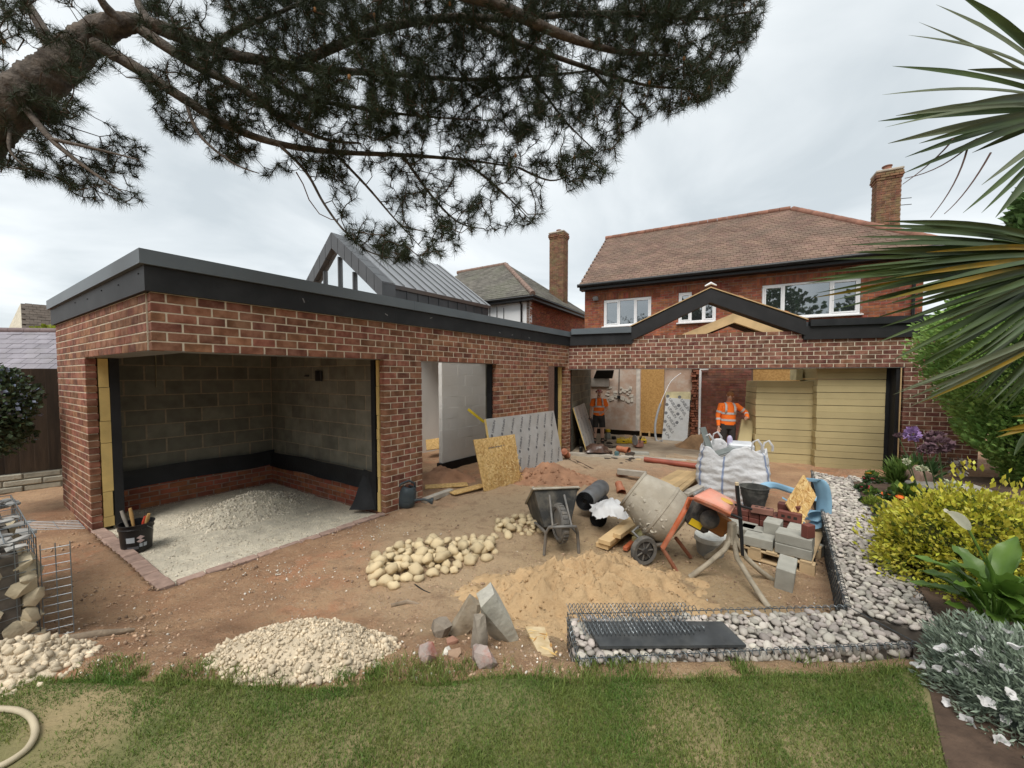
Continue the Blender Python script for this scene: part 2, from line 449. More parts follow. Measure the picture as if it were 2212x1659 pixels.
lin.build('steel_lintel', M('galvanised_steel', (0.3, 0.3, 0.29), 0.5, metal=0.6), gr)
fb = MB(); path = [C0 + UL * 4.2, C0, I0 + U * 0.02]
strip(fb, path, 0.032, -0.03, FZ0, FZ1 + 0.005); fb.build('fascia_board', fascia_m, gr)
ft = MB(); strip(ft, path, 0.068, -0.05, FZ1, FZ2); ft.build('roof_trim', trim_m, gr)
sp = C0 + UL * 4.2
MB().prism([tuple(q.xy) for q in (C0 - N * 0.06 - NL * 0.06 + U * 0.03, C0 + U * 3.2 - N * .06, C0 + U * 3.2 - N * 4.0, sp - NL * 0.1)], FZ1 - 0.15, FZ2 - 0.03).build('roof_deck', roof_felt, gr)
dk_ = MB(); slab(dk_, C0, U, N, 5.5, 7.7, FZ1 - .15, FZ2 - .03, .06, 4.0); slab(dk_, C0, U, N, 3.2, 5.5, FZ1 - .15, FZ2 - .03, .06, .40); slab(dk_, C0, U, N, 3.2, 5.5, FZ1 - .15, FZ2 - .03, 3.0, 4.0); dk_.build('roof_deck', roof_felt, gr)  # opening left in the deck, added unseen to brighten the white room below
rk_ = MB(); slab(rk_, C0, U, N, 3.16, 5.54, FZ2 - .035, FZ2 + .03, .36, .42); slab(rk_, C0, U, N, 3.16, 5.54, FZ2 - .035, FZ2 + .03, 2.98, 3.04); rk_.build('added_rooflight_upstand', timber_new, gr)  # edges of the added, unseen rooflight
scw = MB()
for i in range(5):
    p = C0 + UL * (0.12 + i * 0.62) + NL * 0.034; scw.blob((p.x, p.y, FZ0 + 0.16 - 0.02 * (i % 2)), 0.008, 1)
for i in range(9):
    p = C0 + U * (0.5 + i * 0.85) + N * 0.034; scw.blob((p.x, p.y, FZ0 + 0.12), 0.006, 1)
for s_ in (2.55, 5.6):
    m_ = MB(); slab(m_, C0, U, N, s_, s_ + .006, FZ0 - .001, FZ1, -.0335, .0); m_.build('board_joint', black_pl, gr)
    m_ = MB(); slab(m_, C0, U, N, s_ + .3, s_ + .33, FZ1 - .002, FZ2 + .002, -.071, -.02); m_.build('trim_joint', trim_m, gr)
scf = MB()
for s_, z_, a_ in ((2.4, .10, .4), (3.2, .15, -.3), (4.9, .08, .2), (5.3, .07, -.4), (5.9, .06, .3), (1.3, .12, 1.2)): p = C0 + U * s_ + N * .0335; scf.box((0, 0, 0), (.05, .002, .012), 0, 0, RZ((p.x, p.y, FZ0 + z_), math.atan2(U.y, U.x), 0, a_))
scf.build('mortar_scuffs', M('dusty_scuff', (.2, .2, .2), .9), gr, kind='stuff')
scw.build('fascia_screws', black_pl, gr, kind='stuff')
# inner leaf of grey blocks
def Q(s, d): return C0 + U * s - N * d
PW0, PW1 = Q(2.46, 0.2), Q(2.255, 3.25)                 # partition face (left side)
RW0 = Q(-0.14, 3.25)
rl = (PW1 - RW0).length
bp = courses(RW0, U, N, rl, 0.30, 0.222, 11, bl=0.45, depth=0.1, joint=0.016)
pu = (PW0 - PW1).normalized(); pn = Vector((pu.y, -pu.x, 0)); pn = pn if pn.dot(-U) > 0 else -pn
pl = (PW0 - PW1).length
bp += courses(PW1, pu, pn, pl, 0.30, 0.222, 11, bl=0.45, depth=0.1, joint=0.012, first=1)
emit(bp, 'block', block_m, gr)
bm_ = MB(); wallcore(bm_, RW0, U, N, rl + 0.1, -0.2, FZ0, 0.004, 0.16); wallcore(bm_, PW1, pu, pn, pl, -0.2, FZ0, 0.004, 0.16)
bm_.build('block_mortar', block_mortar, gr)
fp = courses(RW0, U, N, rl, -0.12, 0.077, 6, depth=0.12, jit=0.004); fp += courses(PW1, pu, pn, pl, -0.12, 0.077, 6, depth=0.12, jit=0.004, first=1)
fp = [(Matrix.Translation((N if i < 0 else Vector((0, 0, 0)))) @ T, s_) for i, (T, s_) in enumerate(fp)]
nr_ = len(courses(RW0, U, N, rl, -0.12, 0.077, 6, depth=0.12))
fp = [(Matrix.Translation((N if i < nr_ else pn) * 0.05) @ T, s_) for i, (T, s_) in enumerate(fp)]
emit(fp, 'foundation_brick', brick_old, gr, cap=150)
fm = MB(); wallcore(fm, RW0, U, N, rl, -0.2, 0.335, -0.046, 0.02); wallcore(fm, PW1, pu, pn, pl, -0.2, 0.335, -0.046, 0.02); fm.build('foundation_mortar', mortar_old, gr)
def sheet(o, u, n, length, za, zb, seed):
    rows = []; m = 60
    for j in range(7):
        row = []
        for i in range(m + 1):
            s_ = length * i / m; f = j / 6
            wv = noise.noise(Vector((s_ * 2.2, f * 2, seed)))
            z = za + (zb - za) * f + (0.035 * noise.noise(Vector((s_ * 1.3, seed, 4))) if j in (0, 6) else 0)
            p = o + u * s_ + n * (0.068 + 0.014 * wv + (0.02 if j == 0 else 0)); row.append((p.x, p.y, z))
        rows.append(row)
    return MB().grid(rows)
sheet(RW0, U, N, rl, 0.30, 0.56, 2.0).build('membrane', membrane, gr, smooth=180)
sheet(PW1, pu, pn, pl - 0.02, 0.28, 0.54, 9.0).build('membrane', membrane, gr, smooth=180)
# loose tail of membrane at the right jamb
rows = []
for j in range(9):
    f = j / 8; row = []
    for i in range(6):
        g = i / 5; p = PW0 + pn * (0.075 + 0.25 * g * f * f + 0.02 * math.sin(6 * f + 5 * g)) - pu * (0.02 + 0.32 * g)
        row.append((p.x, p.y, 0.55 - 0.53 * f))
    rows.append(row)
MB().grid(rows).build('membrane', membrane, gr, smooth=180)
# jambs: insulation strips and membrane behind the brick return
def jamb(o, u, n, s, side, segs, z0, z1, dk=0.13, w=0.1, lip=0.0):
    a, b = (s - 0.05, s + lip) if side > 0 else (s - lip, s + 0.05)
    z = z0
    for k, f in enumerate(segs):
        zz_ = z + (z1 - z0) * f
        m_ = MB(); e_ = random.uniform(-0.006, 0.008)
        slab(m_, o, u, n, a, b + e_ if side > 0 else b, z + 0.003, zz_ - 0.003, 0.106 + random.uniform(0, 0.008), 0.106 + w - random.uniform(0, 0.02))
        m_.build('insulation_strip', pir_edge, gr); z = zz_
    m_ = MB(); slab(m_, o, u, n, a - 0.1 * (side > 0) * 0, b, z0, z1 + 0.02, 0.21, 0.21 + dk); m_.build('damp_course', membrane, gr)
jamb(C0, UL, NL, 2.456, -1, [0.06, 0.15, 0.29, 0.13, 0.2, 0.17], 0.0, LZ, 0.09)
jamb(C0, U, N, 2.3625, -1, [0.13, 0.1, 0.17, 0.08, 0.07, 0.09, 0.19, 0.17], 0.0, LZ, 0.09, 0.075)
jamb(C0, U, N, 7.5375, -1, [0.2, 0.2, 0.2, 0.2, 0.2], 0.0, LZ, 0.1)
m_ = MB(); slab(m_, C0, U, N, 4.815, 4.87, 0.0, LZ, 0.104, 0.22); m_.build('damp_course', membrane, gr)
m_ = MB(); slab(m_, C0, U, N, 6.74, 6.77, 0.0, LZ, 0.104, 0.22); m_.build('damp_course', membrane, gr)
m_ = MB(); slab(m_, C0, U, N, 7.83, 7.87, 0.0, LZ, 0.0, 0.2); m_.build('damp_course', membrane, gr)
m_ = MB(); slab(m_, C0, U, N, 2.46, 3.0, -0.1, FZ0, 0.22, 0.32); slab(m_, C0, U, N, 4.9, 6.7, -0.1, FZ0, 0.22, 0.32); m_.build('inner_leaf', block_m, gr)
# the white-painted room behind the door opening: a far wall and a nearer cross wall
wq = MB(); q0 = onwall(955, 900, Q(0, 1.15), U); q1 = onwall(1046, 900, Q(0, 1.15), U)
s0 = (q0 - C0).dot(U); s1 = (q1 - C0).dot(U) + 0.6
wb = courses(Q(0, 1.15) + U * s0, U, N, s1 - s0, 0.16, 0.222, 12, bl=0.45, depth=0.1, joint=0.004)
emit(wb, 'white_block', white_block, gr, bev=0.003)
wc = MB(); slab(wc, C0, U, N, s0 + 0.004, s1, 0.16, FZ0, 1.1525, 1.24); 
slab(wc, C0, U, N, 2.62, s1 + 2.2, -0.1, FZ0, 3.2, 3.3)
wc.build('white_wall', white_block, gr)
wb2 = courses(Q(2.62, 3.19), U, N, 3.0, 0.12, 0.222, 12, bl=0.45, depth=0.1, joint=0.004)
emit(wb2, 'white_block', white_block, gr, cap=60, bev=0.003)
m_ = MB(); slab(m_, C0, U, N, s0 - 0.05, s1, -0.1, 0.16, 1.12, 1.26); m_.build('damp_course', membrane, gr)
m_ = MB(); slab(m_, C0, U, N, 2.5, 2.6, -0.1, FZ0, 0.3, 3.3); m_.build('inner_leaf', white_block, gr)
# rear outside wall, closes the building
m_ = MB(); slab(m_, C0, U, N, -0.1, 7.9, -0.3, FZ0, 3.85, 3.98); m_.build('rear_wall', block_m, gr)
m_ = MB(); slab(m_, C0, UL, NL, 2.5, 4.05, -0.1, FZ0, 0.2, 0.3); m_.build('inner_leaf', block_m, gr)
# kerb of bricks on edge round the open corner
kp = []
for k in range(11): 
    p = C0 + UL * (0.02 + 0.22 * k + 0.11) - NL * (0.055 + random.uniform(-.006, .006)); kp.append((RZ((p.x, p.y, -0.055 + random.uniform(-.006, .004)), math.atan2(UL.y, UL.x) + random.uniform(-.02, .02)), (0.212, 0.125, 0.13)))
for k in range(10):
    p = C0 + U * (0.13 + 0.224 * k + 0.11) - N * (0.05 + random.uniform(-.006, .006)); kp.append((RZ((p.x, p.y, -0.055 + random.uniform(-.008, .004)), math.atan2(U.y, U.x) + random.uniform(-.02, .02)), (0.212, 0.105, 0.13)))
emit(kp, 'kerb_brick', kerb_m, gr, bev=0.008)
for nm_, a, b, sz in (('junction_box', onwall(692, 812, PW1, pu), 0, (0.03, 0.17, 0.17)), ('pipe_clip', onwall(666, 812, PW1, pu), 0, (0.03, 0.12, 0.025))):
    m_ = MB(); m_.box((0, 0, 0), sz, 0, 0.008, RZ(a + pn * 0.03, math.atan2(pn.y, pn.x))); m_.build(nm_, black_pl, gr)
p = onwall(334, 757, RW0, U) + N * 0.02
cb = MB(); cb.tube([(p.x, p.y, 2.6), (p.x + .005, p.y, 2.1), (p.x, p.y, 1.75)], 0.008, 6); cb.build('hanging_cable', M('pale_cable', (0.3, 0.27, 0.18), 0.6), gr, smooth=60)

# ================================================================== the new extension across the back of the house
ex = thing('rear_extension', 'red brick house extension with wide open front, black fascia and open gable frame', 'building', I0)
ELZ = 2.085; nE = 7.65
T0, T1, TA = 1.5, 4.87, 3.13                             # gable feet and apex along the wall
FB = ELZ + 7 * CH - 0.02
he = [(-0.5, 6.525, -1, ELZ)]
z00 = ELZ - 25 * CH
pe = courses(I0, E, NE, nE, z00, CH, 32, holes=he, first=1)
pe += courses(I0 + E * (T0 + 0.02), E, NE, T1 - T0 - 0.04, z00 + 32 * CH, CH, 2, first=1)
emit(pe, 'brick', brick_dk, ex)
mc = MB(); wallcore(mc, I0, E, NE, nE, -0.3, FB + 0.02, 0.0045, 0.1, shrink(he)); slab(mc, I0, E, NE, T0 + 0.03, T1 - 0.03, FB + 0.02, z00 + 34 * CH - 0.006, 0.0045, 0.095)
mc.build('mortar', mortar, ex)
m_ = MB(); slab(m_, I0, E, NE, 0.0, 6.55, ELZ - 0.006, ELZ + 0.004, 0.004, 0.3); m_.build('steel_lintel', MATS['galvanised_steel'], ex)
m_ = MB(); slab(m_, I0, E, NE, 0.0, 7.6, ELZ + 0.004, FB, 0.1, 0.3); m_.build('inner_lintel', concrete, ex)
EZ1, EZ2 = 2.93, 3.065
for a, b in ((0.03, T0), (T1, nE)):
    m_ = MB(); slab(m_, I0, E, NE, a, b, FB, EZ1 + 0.004, -0.04, 0.03); m_.build('fascia_board', fascia_r if a > 1 else fascia_m, ex)
    m_ = MB(); slab(m_, I0, E, NE, a + (0.05 if a < 1 else 0.1), b - (0.02 if a < 1 else 0), EZ1, EZ2, -0.085, 0.05); m_.build('roof_trim', trim_m if a < 1 else fascia_m, ex)
    m_ = MB(); slab(m_, I0, E, NE, a, b, EZ1 - 0.2, EZ2 - 0.03, 0.05, 2.6 if a < 1 else 1.15); m_.build('roof_deck', roof_felt, ex)
def rafters(mb, d0, d1, t0, ta, t1, z0, za, hgt):        # an inverted V of boards
    for a, b in ((t0, ta), (t1, ta)):
        A0 = I0 + E * a; B0 = I0 + E * b
        q = [A0 - NE * d0, B0 - NE * d0, B0 - NE * d1, A0 - NE * d1]
        zz_ = [z0, za, za, z0]
        lo = [Vector((p.x, p.y, z - hgt)) for p, z in zip(q, zz_)]; hi = [Vector((p.x, p.y, z)) for p, z in zip(q, zz_)]
        if a > b: lo = lo[::-1]; hi = hi[::-1]
        mb.hexa(lo, hi)
    return mb
rafters(MB(), -0.05, 0.02, T0 - 0.02, TA, T1 + 0.03, 3.05, 3.83, 0.30).build('barge_board', fascia_r, ex)
rafters(MB(), 0.022, 0.34, T0, TA, T1 + 0.01, 3.02, 3.80, 0.25).build('gable_rafter', M('dark_stained_timber', (0.055, 0.036, 0.024), 0.8), ex)
rafters(MB(), -0.07, 0.30, T0 - 0.06, TA, T1 + 0.06, 3.085, 3.865, 0.022).build('verge_batten', timber_new, ex)
ts = 0.62
tl = onwall(1474, 722, I0, E, 1.7, NE); tr_ = onwall(1703, 718, I0, E, 1.7, NE); ta_ = onwall(1587, 676, I0, E, 1.7, NE)
ft_ = lambda p: (p - I0).dot(E)
rafters(MB(), 1.7, 1.85, ft_(tl), ft_(ta_), ft_(tr_), tl.z, ta_.z, 0.24).build('timber_truss', timber_new, ex)
m_ = MB(); slab(m_, I0, E, NE, ft_(tl) + 0.2, ft_(tr_) - 0.2, tl.z - 0.22, tl.z + 0.02, 1.86, 1.96); m_.build('truss_tie', timber_new, ex)
rafters(MB(), 1.9, 2.4, ft_(tl) + 0.2, ft_(ta_), ft_(tr_) - 0.2, tl.z - .05, ta_.z - 0.12, 0.14).build('dark_rafter', MATS['dark_stained_timber'], ex)
vt = M('terracotta_verge', (0.42, 0.16, 0.07), 0.8, rnd=0.2)
for k in range(15):                                       # broken tile bits bedded along the verge
    f = random.random(); a = T0 if k % 2 else T1; t_ = a + (TA - a) * (0.06 + 0.9 * k / 15); z = 3.085 + 0.78 * (0.06 + 0.9 * k / 15)
    p = I0 + E * t_ - NE * random.uniform(0.0, 0.2)
    MB().box((0, 0, 0), (0.11, 0.14, 0.025), 0, 0.004, RZ((p.x, p.y, z + 0.018), -R(19), 0, -0.43 if k % 2 else 0.43)).build('verge_tile', vt, ex)
p = I0 + E * TA
MB().tube([(p.x - .12, p.y, 3.89), (p.x, p.y - .02, 3.95), (p.x + .12, p.y - .03, 3.90)], [0.015, 0.03, 0.012], 8).build('ridge_membrane', upvc, ex, smooth=60)
m_ = MB(); slab(m_, I0, E, NE, 6.42, 6.5, -0.1, ELZ, 0.02, 0.22); slab(m_, I0, E, NE, 6.36, 6.5, -0.1, ELZ, 0.22, 0.34); m_.build('damp_course', membrane, ex)
m_ = MB(); slab(m_, I0, E, NE, 6.478, 6.497, -0.1, ELZ, 0.005, 0.016); m_.build('jamb_batten', timber_new, ex)
# threshold beam along the foot of the opening
th = MB()
for a, b in ((0.02, 1.55), (1.56, 3.1), (3.11, 4.6)):
    m_ = MB(); slab(m_, I0, E, NE, a, b, -0.16, 0.0, -0.02, 0.16); m_.build('threshold_block', concrete, ex)
# left inside wall of blocks between pier and house
S0 = C0 + U * 7.86 - N * 0.04; S1 = Vector((2.73, 13.4, 0)); su = (S1 - S0).normalized(); sn = Vector((su.y, -su.x, 0)); sl = (S1 - S0).length
emit(courses(S0, su, sn, sl, -0.1, 0.222, 13, bl=0.45, depth=0.1, joint=0.012), 'block', block_m, ex)
m_ = MB(); wallcore(m_, S0, su, sn, sl, -0.2, 2.7, 0.005, 0.2); m_.build('block_mortar', block_mortar, ex)
Rr = I0 + E * 6.6 - NE * 0.3
m_ = MB(); slab(m_, Rr, -NE, E, 0.0, 2.0, -0.2, 2.7, -0.1, 0.1); m_.build('side_wall', block_m, ex)

# ================================================================== roofs
def tiled(pa, a, b, poly, tw, gauge, th_, mat, parent, name='roof_tile', cap=300, under=None, tilt=0.05, jit=0.003):
    """pa origin at the eave, a along, b up the slope, poly in (s, t)"""
    a = a.normalized(); b = (b - a * a.dot(b)).normalized(); n = a.cross(b).normalized()
    if n.z < 0: n = -n
    def inside(s_, t_):
        c = False; j = len(poly) - 1
        for i in range(len(poly)):
            xi, yi = poly[i]; xj, yj = poly[j]
            if (yi > t_) != (yj > t_) and s_ < (xj - xi) * (t_ - yi) / (yj - yi) + xi: c = not c
            j = i
        return c
    smin = min(p[0] for p in poly); smax = max(p[0] for p in poly); tmax = max(p[1] for p in poly)
    P = []; r = 0; t_ = 0.0
    while t_ < tmax:
        s_ = smin + (tw / 2 if r % 2 else 0)
        while s_ < smax:
            if inside(s_ + tw / 2, t_ + gauge * 0.5):
                c = pa + a * (s_ + tw / 2) + b * (t_ + gauge * 0.55) + n * (th_ * 0.8 + random.uniform(-jit, jit))
                bt = (b - n * (tilt + random.uniform(-.012, .012))).normalized(); nn = a.cross(bt).normalized()
                if nn.z < 0: nn = -nn
                Mx = Matrix((a, bt, nn)).transposed().to_4x4(); Mx.translation = c
                P.append((Mx, (tw - 0.006, gauge * 1.35, th_)))
            s_ += tw
        t_ += gauge; r += 1
    emit(P, name, mat, parent, cap=cap, bev=0.003, minpx=5)
    ub = MB(); q = [pa + a * x + b * y - n * 0.02 for x, y in poly]; q2 = [p - n * 0.08 for p in q]; m = len(q)
    ub.add(q + q2, [list(range(m)), list(range(m, 2 * m))[::-1]] + [[i, m + i, m + (i + 1) % m, (i + 1) % m] for i in range(m)])
    ub.build('roof_boarding', under or mat, parent)
def ridges(pts, r, mat, parent, step=0.32):
    for A_, B_ in zip(pts, pts[1:]):
        d = (B_ - A_); L_ = d.length; d.normalize(); k = max(1, int(L_ / step))
        for i in range(k):
            MB().tube([A_ + d * (L_ * i / k), A_ + d * (L_ * (i + 0.97) / k)], [r * 1.06, r], 8).build('ridge_tile', mat, parent, smooth=50)
def window(parent, o, u, n, s0, s1, z0, z1, bars, glass=None, fw=0.06, sill=True, frame=None, depth=0.06):
    o = Vector((o.x, o.y, 0)); frame = frame or upvc
    w_ = MB(); T = Matrix((u, -n, Vector((0, 0, 1)))).transposed().to_4x4(); T.translation = o + n * 0.0
    def bx(a, b, c, d, y0, y1): w_.box(((a + b) / 2, (y0 + y1) / 2, (c + d) / 2), (b - a, y1 - y0, d - c), 0, 0.006, T)
    bx(s0, s1, z0, z0 + fw, 0.02, 0.02 + depth); bx(s0, s1, z1 - fw, z1, 0.02, 0.02 + depth)
    cs = [s0] + list(bars) + [s1]
    for i, c in enumerate(cs):
        a = c if i == 0 else (c - fw if i == len(cs) - 1 else c - fw / 2); bx(a, a + fw, z0 + fw, z1 - fw, 0.021, 0.019 + depth)
    W = w_.build('window', frame, parent)
    for i in range(len(cs) - 1):
        sub_ = MB(); a = cs[i] + (fw if i == 0 else fw / 2); b = cs[i + 1] - (fw if i == len(cs) - 2 else fw / 2)
        sub_.box(((a + b) / 2, 0.06, (z0 + z1) / 2), (b - a, 0.012, z1 - z0 - 2 * fw), 0, 0, T); sub_.build('pane', glass or winglass, W)
        if i % 2 == 0 and fw > 0.045:
            sub_ = MB(); e_ = 0.035
            for x0_, x1_, y0_, y1_ in ((a, b, z0 + fw, z0 + fw + e_), (a, b, z1 - fw - e_, z1 - fw), (a, a + e_, z0 + fw + e_, z1 - fw - e_), (b - e_, b, z0 + fw + e_, z1 - fw - e_)):
                sub_.box(((x0_ + x1_) / 2, 0.036, (y0_ + y1_) / 2), (x1_ - x0_, 0.05, y1_ - y0_), 0, 0.005, T)
            sub_.build('casement', frame, W)
    if sill:
        sub_ = MB(); sub_.box(((s0 + s1) / 2, -0.02, z0 - 0.02), (s1 - s0 + 0.1, 0.14, 0.035), 0, 0.005, T); sub_.build('sill', frame, W)
    bk = MB(); bk.box(((s0 + s1) / 2, 0.6, (z0 + z1) / 2), (s1 - s0 + 0.3, 0.02, z1 - z0 + 0.3), 0, 0, T)
    return W

# ================================================================== the two-storey house
hs = thing('brick_house', 'two-storey orange brick house with brown tiled hipped roof and white windows', 'house', (2.5, 13.5, 0))
HL = Vector((2.52, 13.5, 0)); HU = Vector((math.cos(R(27)), -math.sin(R(27)), 0)); HN = Vector((HU.y, -HU.x, 0)); HN = HN if HN.y < 0 else -HN
HB = -HN; HE = 5.02; HW = 8.55
def hwp(px, py): return onwall(px, py, HL, HU)
def hs_(px, py=700): return (hwp(px, py) - HL).dot(HU)
wins = [(hs_(1304), hs_(1406), hwp(1304, 706).z, hwp(1304, 649).z), (hs_(1465), hs_(1546), hwp(1465, 698).z, hwp(1465, 633).z), (hs_(1645), hs_(1857), hwp(1645, 690).z, hwp(1645, 617).z)]
hz0 = 2.35
hh = [(a - 0.005, b + 0.005, c - 0.02, d) for a, b, c, d in wins]
hl2 = [(a - 0.15, b + 0.15, d, d + 0.215) for a, b, c, d in wins]
HCH = 0.077
ph = courses(HL, HU, HN, HW, hz0, HCH, 34, bl=0.235, holes=hh + hl2, jit=0.003)
emit(ph, 'brick', brick_old, hs, bev=0.003)
sold = []
for a, b, c, d in wins:                                   # soldier courses over the windows
    k = 0; n_ = int((b - a + 0.3) / 0.077)
    for k in range(n_):
        p = HL + HU * (a - 0.15 + (b - a + 0.3) * (k + 0.5) / n_) - HN * 0.05; sold.append((RZ((p.x, p.y, d + 0.1075), math.atan2(HU.y, HU.x)), ((b - a + 0.3) / n_ - 0.01, 0.1, 0.207)))
emit(sold, 'soldier_brick', brick_old, hs, bev=0.003)
mc = MB(); wallcore(mc, HL, HU, HN, HW, hz0 - 0.1, HE, 0.006, 0.16, hh); mc.build('mortar', mortar_old, hs)
# gable end and sides close the house
m_ = MB(); slab(m_, HL, HU, HN, -0.0, 0.15, -0.2, HE, 0.16, 6.8); slab(m_, HL, HU, HN, HW - 0.15, HW, -0.2, HE, 0.16, 6.8); slab(m_, HL, HU, HN, 0.15, HW - 0.15, -0.2, HE, 6.6, 6.8); m_.build('outer_wall', brick_old, hs)
slab(MB(), HL, HU, HN, 0.1, HW - 0.1, HE - 0.25, HE - 0.2, 0.2, 6.6).build('ceiling', render_w, hs)
slab(MB(), HL, HU, HN, 0.15, HW - 0.15, hz0 + .2, HE - 0.3, 1.2, 1.25).build('room_partition', M('dim_room', (0.12, 0.12, 0.12), 0.9), hs)
for a, b, c, d in wins:
    L_ = b - a
    bars = [a + L_ / 3, a + 2 * L_ / 3] if a < 3 else ([a + L_ * 0.5] if L_ < 1.6 else [a + L_ * 0.235, a + L_ * 0.72])
    window(hs, HL, HU, HN, a, b, c, d, bars)
# roof: front slope, gable at left, hip at right
ov = 0.32; RZt = 7.72; rise = RZt - HE
ea = HL - HU * 0.12 + HN * ov + Vector((0, 0, HE - 0.02))
up = (HB * (3.42 + ov) + Vector((0, 0, rise))); sl_ = up.length
RL = 6.3
tiled(ea, HU, up, [(0, 0), (HW + 0.5, 0), (RL + 0.12, sl_), (0.0, sl_)], 0.167, 0.165, 0.014, tile_old, hs)
rA = ea + up + Vector((0, 0, 0.02)); rB = rA + HU * (RL + 0.12); hipE = ea + HU * (HW + 0.5)
ridges([rA, rB], 0.10, ridge_m, hs); ridges([rB + (hipE - rB) * 0.02, hipE], 0.10, ridge_m, hs)
bk_ = MB(); bA = HL + HB * (6.84 + ov) - HU * 0.12 + Vector((0, 0, HE)); bB = bA + HU * (HW + 0.6)
bk_.add([rA, rB, bB, bA], [[0, 1, 2, 3]]); bk_.add([rB, hipE, bB], [[0, 1, 2]]); bk_.build('rear_slope', tile_old, hs)
m_ = MB(); g0 = HL + Vector((0, 0, HE - 0.1)); m_.add([g0 + HU * 0.05, g0 + HU * 0.05 + HB * 6.8, rA + HU * 0.17 - Vector((0, 0, .1)), g0 + HU * 0.2, g0 + HU * 0.2 + HB * 6.8, rA + HU * 0.3 - Vector((0, 0, .1))], [[0, 2, 1], [3, 4, 5], [0, 3, 5, 2], [1, 2, 5, 4]]); m_.build('gable_wall', brick_old, hs)
gt = MB(); g0 = HL + HN * (ov + 0.05) + Vector((0, 0, HE - 0.06)); gt.tube([g0 - HU * 0.15, g0 + HU * (HW + 0.5)], 0.06, 8); gt.build('gutter', black_pl, hs, smooth=60)
m_ = MB(); slab(m_, HL, HU, HN, -0.1, HW + 0.45, HE - 0.2, HE - 0.03, -ov + 0.02, -ov + 0.05); slab(m_, HL, HU, HN, -0.1, HW + 0.45, HE - 0.2, HE - 0.17, -ov + 0.05, -0.005); m_.build('fascia', black_pl, hs)
MB().tube([HL + HU * 8.35 + HN * 0.08 + Vector((0, 0, HE - 0.2)), HL + HU * 8.35 + HN * 0.08 + Vector((0, 0, 2.6))], 0.035, 8).build('drainpipe', black_pl, hs, smooth=60)
fl = hwp(1288, 646); MB().box((0, 0, 0), (0.17, 0.09, 0.13), 0, 0.01, RZ(fl + HN * 0.09, -R(27), 0.4)).build('floodlight', M('grey_lamp', (0.2, 0.2, 0.2), 0.5), hs)
for k in range(3):
    p = hwp(1418 + 85 * k, 637 - 6 * k); MB().box((0, 0, 0), (0.22, 0.02, 0.14), 0, 0.004, RZ(p + HN * 0.004, -R(27))).build('air_brick', M('air_brick', (0.2, 0.06, 0.03), 0.9), hs)
# chimney of the house
def chimney(parent, c, rz, wx, wy, z0, z1, mat, pots, moss=None):
    P = []; k = 0; z = z0; a = Vector((math.cos(rz), math.sin(rz), 0)); b = Vector((-a.y, a.x, 0))
    for i in range(int((z1 - z0) / HCH)):
        cor = 0.05 if i >= int((z1 - z0) / HCH) - 2 else (0.025 if i >= int((z1 - z0) / HCH) - 3 else 0)
        for o_, u_, n_, L_ in ((c - a * (wx / 2 + cor) - b * (wy / 2 + cor), a, -b, wx + 2 * cor), (c + a * (wx / 2 + cor) + b * (wy / 2 + cor), -a, b, wx + 2 * cor), (c - a * (wx / 2 + cor) + b * (wy / 2 + cor - .1), -b, -a, wy + 2 * cor - .2), (c + a * (wx / 2 + cor) - b * (wy / 2 + cor - .1), b, a, wy + 2 * cor - .2)):
            P += courses(o_, u_, n_, L_, z0 + i * HCH, HCH, 1, bl=0.235, jit=0.004, first=i)
    emit(P, 'chimney_brick', mat, parent, cap=140, bev=0.003, minpx=5)
    MB().box((c.x, c.y, (z0 + z1) / 2), (wx - 0.02, wy - 0.02, z1 - z0 - 0.02), rz).build('chimney_core', mortar_old, parent)
    MB().box((c.x, c.y, z1 + 0.01), (wx + 0.08, wy + 0.08, 0.08), rz, 0.02).build('chimney_cap', concrete, parent)
    for dx_, r_, h_ in pots:
        p = c + a * dx_
        MB().lathe([(r_ * .75, z1), (r_, z1 + .02), (r_ * .9, z1 + h_ * .5), (r_ * .85, z1 + h_ * .85), (r_ * 1.05, z1 + h_ * .9), (r_ * 1.05, z1 + h_), (r_ * .8, z1 + h_)], Matrix.Translation((p.x, p.y, 0)), 14).build('chimney_pot', ridge_m, parent, smooth=50)
brick_ch = M('mossy_chimney_brick', (0.185, 0.092, 0.056), 0.95, 0.3, 7, rnd=0.25, hue=0.015, dirt=(0.20, 0.19, 0.09), dirt_scale=3, dirt_amt=0.7)
cc = D(1914, 420, 13.2); chimney(hs, Vector((cc.x, cc.y, 0)), -R(27), 0.62, 0.5, 5.0, D(1914, 375, 13.2).z, brick_ch, [(0, 0.13, 0.24)])
for yy in (430, 444):
    p = D(1936, yy, 13.0); MB().tube([p, p + Vector((0.45, -0.05, 0.02))], 0.012, 5).build('aerial_arm', fascia_r, hs)
